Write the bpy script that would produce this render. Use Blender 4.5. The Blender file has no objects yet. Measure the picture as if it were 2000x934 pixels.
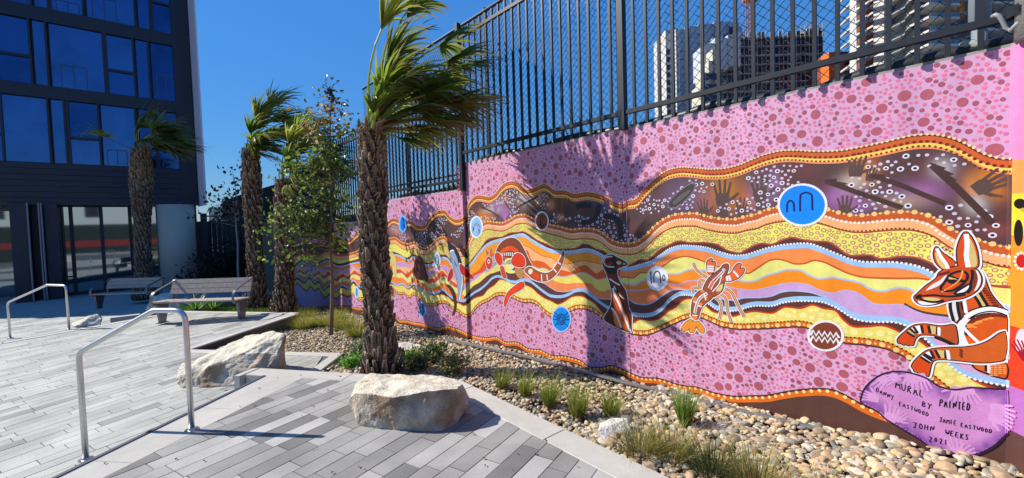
import bpy, bmesh, math, random
import numpy as np
from mathutils import Vector, Matrix, noise
from mathutils.geometry import tessellate_polygon
random.seed(7); RNG = np.random.default_rng(7)
SC = bpy.context.scene; COL = SC.collection
R_ = math.radians

# ------------------------------------------------------------------ camera, world, sun, exposure
FPX, HC = 844.0, 1.6
def _frame():
    a = np.array([265-1000., -(458-467), -FPX]); a /= np.linalg.norm(a)
    b = np.array([1970-1000., -(405-467), -FPX]); b /= np.linalg.norm(b)
    b -= a*np.dot(a, b); b /= np.linalg.norm(b)
    return np.stack([b, a, np.cross(b, a)])
RW = _frame()
cam = bpy.data.cameras.new('camera'); cam_o = bpy.data.objects.new('camera', cam); COL.objects.link(cam_o)
cam.sensor_width = 36; cam.lens = 36*FPX/2000; cam.clip_end = 5000; cam.clip_start = .05
m4 = Matrix(RW.tolist()).to_4x4(); m4.translation = (0, 0, HC); cam_o.matrix_world = m4
SC.camera = cam_o

SUN_EL = R_(39.3); TRAVEL = Vector((.642, -.766, 0))
world = bpy.data.worlds.new('World'); SC.world = world; world.use_nodes = True
wn = world.node_tree; bg = wn.nodes['Background']
sky = wn.nodes.new('ShaderNodeTexSky'); sky.sky_type = 'NISHITA'; sky.sun_disc = False
sky.sun_elevation = SUN_EL; sky.sun_rotation = math.atan2(-.642, .766)
sky.altitude = 5000; sky.air_density = 2; sky.dust_density = 0; sky.ozone_density = 10
hs = wn.nodes.new('ShaderNodeHueSaturation'); hs.inputs['Saturation'].default_value = 1.12
# gentler brightness fall-off towards the zenith (tone of the whole dome, same in every direction)
_l = wn.nodes.new('ShaderNodeRGBToBW'); _p = wn.nodes.new('ShaderNodeMath'); _p.operation = 'POWER'; _p.inputs[1].default_value = -.6
_m = wn.nodes.new('ShaderNodeMath'); _m.operation = 'MULTIPLY'; _m.inputs[1].default_value = 1.42; _v = wn.nodes.new('ShaderNodeVectorMath'); _v.operation = 'SCALE'
wn.links.new(sky.outputs[0], _l.inputs[0]); wn.links.new(_l.outputs[0], _p.inputs[0]); wn.links.new(_p.outputs[0], _m.inputs[0])
wn.links.new(sky.outputs[0], _v.inputs[0]); wn.links.new(_m.outputs[0], _v.inputs['Scale'])
wn.links.new(_v.outputs[0], hs.inputs['Color']); wn.links.new(hs.outputs[0], bg.inputs[0]); bg.inputs[1].default_value = .12
sl = bpy.data.lights.new('sun', 'SUN'); sl.energy = 5.0; sl.angle = R_(.53); sl.color = (1, .95, .87)
so = bpy.data.objects.new('sun', sl); COL.objects.link(so); so.location = (-8, 10, 12)
sd = Vector((TRAVEL.x*math.cos(SUN_EL), TRAVEL.y*math.cos(SUN_EL), -math.sin(SUN_EL)))
so.rotation_euler = sd.to_track_quat('-Z', 'Y').to_euler()
SC.view_settings.view_transform = 'Standard'; SC.view_settings.look = 'None'
SC.view_settings.exposure = .50; SC.view_settings.gamma = 1

# ------------------------------------------------------------------ geometry helpers
def ray(px, py): return RW @ np.array([px-1000., -(py-467.), -FPX])
def P(px, py, z=0.):
    d = ray(px, py); return np.array([0, 0, HC]) + d*(z-HC)/d[2]
def OX(px, py, X):
    d = ray(px, py); return np.array([0, 0, HC]) + d*X/d[0]
def OY(px, py, Y):
    d = ray(px, py); return np.array([0, 0, HC]) + d*Y/d[1]
def F(px, py, dep): return np.array([0, 0, HC]) + ray(px, py)/FPX*dep
UU = np.array([.754, -.657, 0.]); WW = np.array([.657, .754, 0.])      # across / away, level

def lin(c): return tuple(((v/255)/12.92 if v/255 <= .04045 else ((v/255+.055)/1.055)**2.4) for v in c)
def A(r, g, b, k=.82): return tuple(v*k for v in lin((r, g, b)))

MATS = {}
def nt_of(m):
    m.use_nodes = True; nt = m.node_tree; b = nt.nodes['Principled BSDF']; return nt, b
def add_streak(m, amount, sc=(5, 5, .45)):
    nt, b = nt_of(m); L = nt.links; src = b.inputs['Base Color'].links[0].from_socket
    tc = nt.nodes.new('ShaderNodeTexCoord'); mp = nt.nodes.new('ShaderNodeMapping'); mp.inputs['Scale'].default_value = sc; n = nt.nodes.new('ShaderNodeTexNoise'); n.inputs['Scale'].default_value = 1.6; n.inputs['Detail'].default_value = 6
    mr = nt.nodes.new('ShaderNodeMapRange'); mr.inputs[1].default_value = .35; mr.inputs[2].default_value = .7; mr.inputs[3].default_value = 1; mr.inputs[4].default_value = 1-amount
    v = nt.nodes.new('ShaderNodeVectorMath'); v.operation = 'SCALE'
    L.new(tc.outputs['Object'], mp.inputs[0]); L.new(mp.outputs[0], n.inputs['Vector']); L.new(n.outputs[0], mr.inputs[0]); L.new(src, v.inputs[0]); L.new(mr.outputs[0], v.inputs['Scale']); L.new(v.outputs[0], b.inputs['Base Color'])
def mat(name, base, rough=.6, metal=0., bump=0., bscale=40., var=.0, vscale=6., spec=.5, src=None, coat=0., translucent=0., var2=None):
    """src: None = base colour, 'attr' = colour attribute, 'obj' = object colour"""
    if name in MATS: return MATS[name]
    m = bpy.data.materials.new(name); nt, b = nt_of(m); L = nt.links
    b.inputs['Roughness'].default_value = rough; b.inputs['Metallic'].default_value = metal
    b.inputs['Specular IOR Level'].default_value = spec
    b.inputs['Coat Weight'].default_value = coat
    if src == 'attr':
        c = nt.nodes.new('ShaderNodeAttribute'); c.attribute_name = 'col'; out = c.outputs['Color']
    elif src == 'obj':
        c = nt.nodes.new('ShaderNodeObjectInfo'); out = c.outputs['Color']
    else:
        c = nt.nodes.new('ShaderNodeRGB'); c.outputs[0].default_value = (*base, 1); out = c.outputs[0]
    tc = nt.nodes.new('ShaderNodeTexCoord')
    if var:
        n = nt.nodes.new('ShaderNodeTexNoise'); n.inputs['Scale'].default_value = vscale; n.inputs['Detail'].default_value = 8
        n.inputs['Roughness'].default_value = .62
        L.new(tc.outputs['Object'], n.inputs['Vector'])
        mr = nt.nodes.new('ShaderNodeMapRange'); mr.inputs[1].default_value = .3; mr.inputs[2].default_value = .7
        mr.inputs[3].default_value = 1-var; mr.inputs[4].default_value = 1+var
        L.new(n.outputs[0], mr.inputs[0])
        mx = nt.nodes.new('ShaderNodeVectorMath'); mx.operation = 'SCALE'
        L.new(out, mx.inputs[0]); L.new(mr.outputs[0], mx.inputs['Scale']); out = mx.outputs[0]
        if var2:
            n2 = nt.nodes.new('ShaderNodeTexNoise'); n2.inputs['Scale'].default_value = var2[1]; n2.inputs['Detail'].default_value = 3
            L.new(tc.outputs['Object'], n2.inputs['Vector'])
            m2 = nt.nodes.new('ShaderNodeMapRange'); m2.inputs[1].default_value = .35; m2.inputs[2].default_value = .65
            m2.inputs[3].default_value = 1-var2[0]; m2.inputs[4].default_value = 1+var2[0]
            L.new(n2.outputs[0], m2.inputs[0])
            x2 = nt.nodes.new('ShaderNodeVectorMath'); x2.operation = 'SCALE'
            L.new(out, x2.inputs[0]); L.new(m2.outputs[0], x2.inputs['Scale']); out = x2.outputs[0]
    L.new(out, b.inputs['Base Color'])
    if bump:
        n = nt.nodes.new('ShaderNodeTexNoise'); n.inputs['Scale'].default_value = bscale; n.inputs['Detail'].default_value = 6
        L.new(tc.outputs['Object'], n.inputs['Vector'])
        bp = nt.nodes.new('ShaderNodeBump'); bp.inputs['Strength'].default_value = bump; bp.inputs['Distance'].default_value = .02
        L.new(n.outputs[0], bp.inputs['Height']); L.new(bp.outputs[0], b.inputs['Normal'])
    if translucent:
        tr = nt.nodes.new('ShaderNodeBsdfTranslucent'); L.new(out, tr.inputs[0])
        mix = nt.nodes.new('ShaderNodeMixShader'); mix.inputs[0].default_value = translucent
        L.new(b.outputs[0], mix.inputs[1]); L.new(tr.outputs[0], mix.inputs[2])
        L.new(mix.outputs[0], nt.nodes['Material Output'].inputs[0])
    MATS[name] = m; return m

def tag(o, label=None, cat=None, group=None, kind=None):
    for k, v in (('label', label), ('category', cat), ('group', group), ('kind', kind)):
        if v: o[k] = v
    return o
def thing(name, loc, label, cat, group=None):
    o = bpy.data.objects.new(name, None); COL.objects.link(o); o.location = loc; o.empty_display_size = .1
    return tag(o, label, cat, group)
def link(name, me, parent=None):
    o = bpy.data.objects.new(name, me); COL.objects.link(o)
    if parent is not None:
        o.parent = parent
        t = Vector((0, 0, 0)); p = parent
        while p is not None: t += Vector(p.location); p = p.parent
        o.matrix_parent_inverse = Matrix.Translation(-t) if parent.type == 'EMPTY' else Matrix()
    return o
def mk(name, V, Fc, m, parent=None, cols=None, smooth=False, kind=None, label=None, facecols=None):
    """V, Fc in world coordinates; cols = per-vertex colours; facecols = per-face"""
    me = bpy.data.meshes.new(name)
    V = np.asarray(V, dtype=np.float64).reshape(-1, 3)
    me.from_pydata(V.tolist(), [], [list(f) for f in Fc] if not isinstance(Fc, np.ndarray) else Fc.tolist())
    if cols is not None:
        a = me.color_attributes.new('col', 'FLOAT_COLOR', 'POINT')
        c = np.ones((len(V), 4), dtype=np.float32); c[:, :3] = np.asarray(cols, dtype=np.float32).reshape(-1, 3)
        a.data.foreach_set('color', c.ravel())
    if facecols is not None:
        a = me.color_attributes.new('col', 'FLOAT_COLOR', 'CORNER')
        n = np.zeros(len(me.polygons), dtype=np.int32); me.polygons.foreach_get('loop_total', n)
        fc = np.ones((len(n), 4), dtype=np.float32); fc[:, :3] = np.asarray(facecols, dtype=np.float32).reshape(-1, 3)
        a.data.foreach_set('color', np.repeat(fc, n, axis=0).ravel())
    if smooth: me.polygons.foreach_set('use_smooth', [True]*len(me.polygons))
    me.materials.append(m); me.update()
    o = link(name, me, parent)
    if kind: o['kind'] = kind
    if label: o['label'] = label
    return o

class MB:
    def __init__(s): s.V = []; s.F = []; s.C = []
    def add(s, V, Fc, c=None):
        n = len(s.V); s.V += [tuple(v) for v in V]; s.F += [tuple(i+n for i in f) for f in Fc]
        if c is not None: s.C += [c]*len(V)
        return s
    def obox(s, o, ax, ay, az, c=None):
        """box from corner o with edge vectors"""
        o, ax, ay, az = (np.asarray(v, float) for v in (o, ax, ay, az))
        V = [o, o+ax, o+ax+ay, o+ay, o+az, o+ax+az, o+ax+ay+az, o+ay+az]
        return s.add(V, [(0, 3, 2, 1), (4, 5, 6, 7), (0, 1, 5, 4), (1, 2, 6, 5), (2, 3, 7, 6), (3, 0, 4, 7)], c)
    def box(s, x0, x1, y0, y1, z0, z1, c=None):
        return s.obox((x0, y0, z0), (x1-x0, 0, 0), (0, y1-y0, 0), (0, 0, z1-z0), c)
    def tube(s, pts, r, n=8, c=None, cap=True):
        pts = [np.asarray(p, float) for p in pts]; rr = r if hasattr(r, '__len__') else [r]*len(pts)
        base = len(s.V); up = np.array([0, 0, 1.]); prev = None
        for i, p in enumerate(pts):
            t = pts[min(i+1, len(pts)-1)]-pts[max(i-1, 0)]; t = t/(np.linalg.norm(t)+1e-9)
            if prev is None:
                a = np.cross(t, up if abs(t[2]) < .9 else np.array([1., 0, 0])); 
            else: a = prev-t*np.dot(prev, t)
            a /= np.linalg.norm(a)+1e-9; b = np.cross(t, a); prev = a
            for k in range(n):
                th = 2*math.pi*k/n; s.V.append(tuple(p+rr[i]*(math.cos(th)*a+math.sin(th)*b)))
        for i in range(len(pts)-1):
            for k in range(n):
                q = base+i*n; s.F.append((q+k, q+(k+1) % n, q+n+(k+1) % n, q+n+k))
        if cap:
            s.F.append(tuple(base+k for k in reversed(range(n)))); e = base+(len(pts)-1)*n; s.F.append(tuple(e+k for k in range(n)))
        if c is not None: s.C += [c]*(len(s.V)-base)
        return s
    def build(s, name, m, parent=None, smooth=False, kind=None, label=None):
        return mk(name, s.V, s.F, m, parent, cols=s.C if s.C else None, smooth=smooth, kind=kind, label=label)

def clip_half(poly, nx, ny, c):
    """keep nx*x+ny*y<=c"""
    out = []; n = len(poly)
    for i in range(n):
        a, b = poly[i], poly[(i+1) % n]; da = nx*a[0]+ny*a[1]-c; db = nx*b[0]+ny*b[1]-c
        if da <= 0: out.append(a)
        if (da < 0 < db) or (db < 0 < da):
            t = da/(da-db); out.append((a[0]+t*(b[0]-a[0]), a[1]+t*(b[1]-a[1])))
    return out
def clip_convex(poly, conv):
    """conv: ccw convex polygon"""
    for i in range(len(conv)):
        a, b = conv[i], conv[(i+1) % len(conv)]; nx, ny = b[1]-a[1], -(b[0]-a[0])
        poly = clip_half(poly, nx, ny, nx*a[0]+ny*a[1])
        if len(poly) < 3: return []
    return poly
def parea(p): return .5*sum(p[i][0]*p[(i+1) % len(p)][1]-p[(i+1) % len(p)][0]*p[i][1] for i in range(len(p)))

# ------------------------------------------------------------------ materials
M_conc = mat('kerb_concrete', A(214, 208, 196, .68), .8, bump=.12, bscale=90, var=.07, vscale=9, var2=(.08, 1.3))
M_base = mat('joint_mortar', (.10, .10, .10), .95)
M_paver = mat('granite_paver', None, .72, src='obj', var=.26, vscale=150, bump=.14, bscale=160, var2=(.16, 2.3))
M_paverA = mat('granite_paving_far', None, .75, src='attr', var=.16, vscale=90, bump=.06, bscale=120, var2=(.12, 1.7))
M_steel = mat('brushed_steel', (.62, .6, .58), .33, metal=1., bump=.03, bscale=200, var=.08, vscale=30)
M_dark = mat('powder_coat_black', (.015, .017, .023), .45, spec=.32, var=.15, vscale=12)
M_nose = mat('step_nosing', (.07, .075, .09), .6, var=.2, vscale=120)
M_paint = mat('mural_paint', None, .45, src='attr', var=.07, vscale=22, bump=.10, bscale=120, spec=.3, var2=(.07, 1.1))
add_streak(M_paint, .14)
M_leaf = mat('leaf', None,   .32, src='attr', translucent=.5, spec=.6)
M_grass = mat('grass_blade', None, .55, src='attr', translucent=.35, spec=.3)
M_bark = mat('palm_bark', None, .9, src='attr', var=.4, vscale=40, bump=.5, bscale=70, spec=.2)
M_wood = mat('weathered_timber', A(176, 160, 146, .8), .7, var=.25, vscale=22, bump=.15, bscale=60)
M_pebble = mat('river_pebble', None, .75, src='attr', var=.16, vscale=45, bump=.12, bscale=90, spec=.3)
M_soil = mat('garden_soil', A(120, 98, 76), .95, var=.3, vscale=30, bump=.5, bscale=60)

# ------------------------------------------------------------------ ground plan
a0 = np.array([-.501, 4.163]); dd = np.array([.7706, .6374]); nn = np.array([-.6374, .7706])
S2, S3 = 7.62, 14.0
def sof(x, y): return (x-a0[0])*nn[0]+(y-a0[1])*nn[1]
def tof(x, y): return (x-a0[0])*dd[0]+(y-a0[1])*dd[1]
G1_ = -.036*nn+.04*dd
def zt1(x, y): return -.27-.036*sof(x, y)+.04*tof(x, y)
def zt2(x, y): return -.60-.026*(sof(x, y)-S2)+.015*(tof(x, y)-4)
def zt3(x, y): return -.60-.026*(S3-S2)-.12
def P1(px, py):
    r = ray(px, py); t = (-.27-float(G1_@a0)-HC)/(r[2]-float(r[:2]@G1_)); return np.array([0, 0, HC])+t*r
def zg(x, y):
    """level of the planting bed"""
    ys = [-3, .2, .9, 2.4, 3.6, 4.5, 6, 8, 10.2, 14, 20, 30]; zs = [.06, .05, -.02, -.07, -.08, -.12, -.2, -.29, -.42, -.68, -.8, -.85]
    z = float(np.interp(y, ys, zs))
    return z

# ground sheet to the horizon
mk('ground', [(-900, -900, -1.3), (900, -900, -1.3), (900, 900, -1.3), (-900, 900, -1.3)], [(0, 1, 2, 3)], mat('distant_ground', (.12, .115, .10), .95, var=.3, vscale=.05), kind='structure')

E1o = lambda t, s=0.: tuple(a0+dd*t+nn*s)
# --- foreground terrace (z = 0)
north0, north1 = np.array([1.02, 5.70]), np.array([2.44, 3.72])
KW = .215
nd = (north1-north0)/np.linalg.norm(north1-north0); nin = np.array([nd[1], -nd[0]]);  # towards the terrace (right-hand side)
if np.dot(nin, np.array([0, 2.])-north0) < 0: nin = -nin
T0core = [(2.185, -4.), (2.185, 3.38), tuple(north1+nin*KW), tuple(north0+nin*KW)]
# cut by inner edge of the step band: line from (-.243,3.914) to (1.337,5.017)
bi0, bi1 = np.array([-.243, 3.914]), np.array([1.337, 5.017]); bd = (bi1-bi0)/np.linalg.norm(bi1-bi0)
_nk = north1+nin*KW; _nk = _nk-nd*((_nk[0]-2.185)/nd[0])
T0big = [(-6, -4), (2.185, -4), tuple(_nk), tuple(north0+nin*KW+nd*-.3), (-6, 9)]
T0poly = clip_half(T0big, -bd[1], bd[0], -bd[1]*bi0[0]+bd[0]*bi0[1])
def slab(name, poly, z0, z1, m, parent=None, kind='structure', zf=None):
    V = [(x, y, (zf(x, y) if zf else z1)) for x, y in poly]+[(x, y, (zf(x, y)+z0 if zf else z0)) for x, y in poly]; n = len(poly)
    Fc = [tuple(range(n)), tuple(reversed(range(n, 2*n)))]+[(i, i+n, (i+1) % n+n, (i+1) % n) for i in range(n)]
    return mk(name, V, Fc, m, parent, kind=kind)
terr = slab('plaza_terrace', T0poly, -1.3, -.012, M_base)

ang = R_(17); pd = np.array([math.cos(ang), math.sin(ang)]); pn = np.array([-math.sin(ang), math.cos(ang)])
def pave(parent, conv_list, zf, tone, limit, zt=0., seed=3, PL=.49, PWd=.145, detail=lambda c: True, gap=.0035, stuffname='paver'):
    rnd = random.Random(seed); cells = []
    allp = [p for c in conv_list for p in c]
    a = [np.dot(p, pd) for p in allp]; b = [np.dot(p, pn) for p in allp]
    r0, r1 = int(min(b)/PWd)-1, int(max(b)/PWd)+1
    for r in range(r0, r1):
        off = rnd.random()*PL; k0, k1 = int((min(a)-off)/PL)-1, int((max(a)-off)/PL)+1
        x = min(a)-PL+off
        while x < max(a):
            L = PL*rnd.choice([1, 1, .62, 1, .8]); c = [(x+gap, r*PWd+gap), (x+L-gap, r*PWd+gap), (x+L-gap, (r+1)*PWd-gap), (x+gap, (r+1)*PWd-gap)]
            x += L; g = tone(rnd)
            quad = [tuple(pd*u+pn*v) for u, v in c]
            for conv in conv_list:
                q = clip_convex(quad, conv)
                if len(q) >= 3 and abs(parea(q)) > .0006: cells.append((q, g))
    def near(c):
        q = np.mean(np.array(c[0]), axis=0); return q[0]**2+q[1]**2
    def visible(c):
        q = np.mean(np.array(c[0]), axis=0); v = RW.T @ (np.array([q[0], q[1], zf(*q)])-np.array([0, 0, HC]))
        if v[2] > -.3: return False
        X, Y = 1000-FPX*v[0]/v[2], 467+FPX*v[1]/v[2]; return -120 < X < 2120 and Y < 1010
    cells.sort(key=near); mbS = MB(); FCs = []; cnt = 0
    for q, g in cells:
        n = len(q); dz = rnd.uniform(-.0012, .0012)
        V = [(x, y, zf(x, y)+zt+dz) for x, y in q]+[(x, y, zf(x, y)+zt-.011) for x, y in q]
        Fc = [tuple(range(n))]+[(i, i+n, (i+1) % n+n, (i+1) % n) for i in range(n)]
        if parea(q) < 0: Fc = [tuple(reversed(f)) for f in Fc]
        if cnt < limit and visible((q, g)):
            o = mk('paver', V, Fc, M_paver, parent); o.color = (*g, 1); cnt += 1
        else:
            mbS.add(V, Fc, g)
    if mbS.V: mbS.build('paving_field', M_paverA, parent, kind='stuff')
def tone0(r):
    v = r.choices([.33, .275, .215, .15, .39], [3, 4, 3.4, 2.6, 1.2])[0]*r.uniform(.93, 1.07); return (v*1.06, v*1.01, v*.93)
def tone1(r):
    v = r.choices([.365, .335, .22, .295, .385], [5, 4, 1.3, 2, 2])[0]*r.uniform(.96, 1.04); return (v*1.04, v*1.02, v*.91)
T0ccw = T0poly if parea(T0poly) > 0 else T0poly[::-1]
pave(terr, [T0ccw], lambda x, y: 0., tone0, 300)

# kerb band along the step (pale) + dark nosing, kerb stones on the garden sides
def strip(name, line, w_in, z0, z1, m, side, joint=1.2, parent=None, gap=.003, curved=False):
    """kerb pieces laid end to end along a polyline; side = +1 left of the line, -1 right"""
    out = []
    for (p, q) in zip(line[:-1], line[1:]):
        p, q = np.array(p, float), np.array(q, float); L = np.linalg.norm(q-p); t = (q-p)/L; nrm = np.array([-t[1], t[0]])*side
        k = max(1, int(round(L/joint)))
        for i in range(k):
            u0, u1 = L*i/k+gap, L*(i+1)/k-gap
            mb = MB(); o = p+t*u0
            za = z0 if not callable(z0) else z0(*o)
            zb = z1 if not callable(z1) else z1(*o); zb2 = z1 if not callable(z1) else z1(*(p+t*u1))
            A0, A1 = o, p+t*u1; B0, B1 = A0+nrm*w_in, A1+nrm*w_in; e = .008
            V = [(*A0, za), (*A1, za), (*B1, za), (*B0, za), (*A0, zb-e), (*A1, zb2-e), (*B1, zb2-e), (*B0, zb-e),
                 (*(A0+nrm*e+t*e*.4), zb), (*(A1+nrm*e-t*e*.4), zb2), (*(B1-nrm*e-t*e*.4), zb2), (*(B0-nrm*e+t*e*.4), zb)]
            Fc = [(0, 1, 5, 4), (1, 2, 6, 5), (2, 3, 7, 6), (3, 0, 4, 7), (4, 5, 9, 8), (5, 6, 10, 9), (6, 7, 11, 10), (7, 4, 8, 11), (8, 9, 10, 11)]
            if side < 0: Fc = [tuple(reversed(f)) for f in Fc]
            out.append(mb.add(V, Fc).build(name, m, parent))
    return out
# pale step band between outer edge line and inner line (slightly wedge shaped, as laid)
o0, o1 = a0-dd*6, np.array([1.03, 5.43])
i1 = bi1+bd*.02; i0 = bi0-bd*6
def quadslab(name, q, z0, z1, m, parent):
    V = [(x, y, z0) for x, y in q]+[(x, y, z1) for x, y in q]
    Fc = [(3, 2, 1, 0), (4, 5, 6, 7)]+[(i, (i+1) % 4, (i+1) % 4+4, i+4) for i in range(4)]
    if parea(q) < 0: Fc = [tuple(reversed(f)) for f in Fc]
    return mk(name, V, Fc, m, parent)
N = 9
for k in range(N):
    t0, t1 = k/N, (k+1)/N
    oo = lambda t: o0+(o1-o0)*t+np.array([.6374, -.7706])*.062
    ii = lambda t: i0+(i1-i0)*t
    dj = (o1-o0)/np.linalg.norm(o1-o0)*.0015
    quadslab('step_kerb', [tuple(ii(t0)+dj), tuple(ii(t1)-dj), tuple(oo(t1)-dj), tuple(oo(t0)+dj)], -.5, .001, M_conc, terr)
q0, q1 = o0, o1
off = np.array([.6374, -.7706])
quadslab('step_nosing', [tuple(q0+off*.0), tuple(q1+off*.0), tuple(q1+off*.034), tuple(q0+off*.034)], -.4, .003, M_nose, terr)
quadslab('step_nosing', [tuple(q0+off*.036), tuple(q1+off*.036), tuple(q1+off*.060), tuple(q0+off*.060)], -.4, -.004, mat('aluminium_trim', (.42, .44, .5), .4, metal=.7), terr)
# north kerb, hooked end by the step, east kerb
ki0 = north0+nd*.0
strip('garden_kerb', [tuple(ki0), tuple(north1)], KW-.004, -.6, .004, M_conc, +1 if np.dot(np.array([-nd[1], nd[0]]), nin) > 0 else -1, 1.25, terr)
hk = north0-nd*.02
quadslab('garden_kerb', [tuple(hk), tuple(hk+nin*(KW+.06)), tuple(hk+nin*(KW+.06)-nd*.07), tuple(hk-nd*.07+nin*.03)], -.6, .004, M_conc, terr)
strip('garden_kerb', [(2.445, 3.70), (2.445, 3.45)], .255, -.6, .0035, M_conc, -1, .5, terr)
strip('garden_kerb', [(2.44, 3.445), (2.40, 1.0), (2.40, -4)], .245, -.6, .004, M_conc, -1, 1.3, terr)

# --- middle terrace (T1) : sloping plane
_f = lambda px, py: tuple(P1(px, py)[:2])
g2, g3, g4, g5 = _f(672, 690), _f(557, 688), _f(375, 683), _f(580, 615)
_c = P1(635, 718)[:2]; g1 = tuple(_c+(_c-np.array(g2))*1.0); g3 = tuple(np.array(g2)+(np.array(g4)-np.array(g2))*.37)
def at1(px, py): p = P1(px, py); return (p[0], p[1])
bk0 = _f(585, 611.5); bk1 = _f(350, 608); q2l = P1(0, 670)[:2]; s2d = (np.array(bk1)-q2l)/np.linalg.norm(np.array(bk1)-q2l); s2n = np.array([-s2d[1], s2d[0]])
s2r = np.array(bk1); s2l = s2r-dd*12
T1convs = [
    [tuple(a0-dd*8), tuple(o1), (g1[0], g1[1]), g2, g3, g4, tuple(a0-dd*8+nn*4.2)],
    [tuple(a0-dd*8+nn*4.2), g4, g5, bk0, bk1, tuple(s2l), ],
]
# make each piece convex & ccw by hand
pA = [tuple(a0-dd*8-nn*.0), (o1[0], o1[1]), g1, g2, g3, g4]; pA = [tuple(a0-dd*8), tuple(a0+dd*1.99), (1.02, 5.42), ]
Z4 = sof(*g4)
_t4, _s4 = (tof(*g4), sof(*g4)); _t5, _s5 = (tof(*g5), sof(*g5)); sl_at = lambda t: _s4+(t-_t4)*(_s5-_s4)/(_t5-_t4)
cA = [tuple(a0-dd*4.5), tuple(a0+dd*2.0), tuple(a0+dd*2.0+nn*sl_at(2.)), tuple(a0-dd*4.5+nn*sl_at(-4.5))]        # band s 0..Z4 , t<=2
Lx = lambda t, s: tuple(a0+dd*t+nn*s)
def ts(p): v = np.array(p)-a0; return float(v@dd), float(v@nn)
cB = [Lx(2.0, ts(g1)[1]-.05), g1, g2, g4, Lx(2.0, sl_at(2.))]
cC = [Lx(-4.5, sl_at(-4.5)), g4, g5, bk0, bk1, tuple(q2l-s2d*8.2)]
for c in (cA, cB, cC):
    if parea(c) < 0: c.reverse()
t1o = slab('middle_terrace', cA, -1., 0, M_base, zf=lambda x, y: zt1(x, y)-.012)
for c in (cB, cC): slab('terrace_bed', c, -1., 0, M_base, t1o, kind=None, zf=lambda x, y: zt1(x, y)-.0125)
inset = lambda c, d: c
pave(t1o, [cA, cB, cC], zt1, tone1, 300, seed=11)
# flush pale edging towards the bed, raised kerb under the bench
strip('edge_kerb', [g1, g2], .15, -.8, lambda x, y: zt1(x, y)+.006, M_conc, 1, 1., t1o)
strip('edge_kerb', [g2, g3, g4], .15, -.8, lambda x, y: zt1(x, y)+.0065, M_conc, 1, 1.2, t1o)
strip('edge_kerb', [g4, g5], .14, -.8, lambda x, y: zt1(x, y)+.014, M_conc, 1, 1.3, t1o)
strip('edge_kerb', [bk0, bk1], .15, -.9, lambda x, y: zt1(x, y)+.012, M_conc, 1, 1.3, t1o)
# second step: band + nosing + hooked end
sA, sB = q2l-s2d*8, np.array(bk1)
for i in range(8):
    a_, b_ = sA+(sB-sA)*i/8, sA+(sB-sA)*(i+1)/8
    V = []; q = [tuple(a_), tuple(b_), tuple(b_-nn*.2), tuple(a_-nn*.2)]
    strip('step_kerb', [tuple(a_), tuple(b_)], .2, -1., lambda x, y: zt1(x, y)+.010, M_conc, -1, 5, t1o)
strip('step_nosing', [tuple(sA+s2n*.012), tuple(sB+s2n*.012)], .035, -1., lambda x, y: zt1(x, y)+.013, M_nose, -1, 30, t1o)
hp = P1(215, 628)[:2]
MB().box(hp[0], hp[0]+.5, hp[1]+.1, hp[1]+.26, -.9, zt1(*hp)+.06).build('kerb_end', M_conc, t1o)

# --- lower terraces
c2 = [Lx(-12, 7.5), Lx(3, 5.9), Lx(8, 5.9), Lx(8, S3), Lx(-12, S3)]
t2o = slab('lower_terrace', c2[::-1] if parea(c2) < 0 else c2, -.8, 0, M_base, zf=lambda x, y: zt2(x, y)-.012)
pave(t2o, [c2 if parea(c2) > 0 else c2[::-1]], zt2, tone1, 0, seed=5, PL=.6, PWd=.2, gap=.003)
strip('step_kerb', [Lx(-9, S3), Lx(6, S3)], .2, -1.2, lambda x, y: zt2(x, y)+.010, M_conc, -1, 3, t2o)
strip('step_nosing', [Lx(-9, S3+.012), Lx(6, S3+.012)], .035, -1.2, lambda x, y: zt2(x, y)+.013, M_nose, -1, 30, t2o)
MB().box(-14, 4.2, 14, 60, -1.28, zt3(0, 0)).build('forecourt', mat('forecourt_paving', (.36, .36, .35), .85, var=.12, vscale=3, bump=.1, bscale=20), kind='structure')
# soil surface of the planting bed
nx, ny = 24, 150; V = []; Fc = []
for j in range(ny+1):
    y = -3+j*(21/ny)
    for i in range(nx+1):
        xl = .2 if y > 6.0 else (1.5 if y > 4.2 else 2.2); x = xl+(3.75-xl)*i/nx
        z = zg(x, y)-.03
        if y > 6.2:   # never above the terraces next to it
            z = min(z, zt1(x, y)-.03 if sof(x, y) < S2 else zt2(x, y)+.14) if x < 2.2 else z
        elif x < 2.45: z = min(z, -.2)
        V.append((x, y, z+.012*noise.noise(Vector((x*3, y*3, 1)))))
for j in range(ny):
    for i in range(nx): q = j*(nx+1)+i; Fc.append((q, q+1, q+nx+2, q+nx+1))
mk('garden_bed', V, Fc, M_soil, kind='structure', smooth=True)

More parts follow.
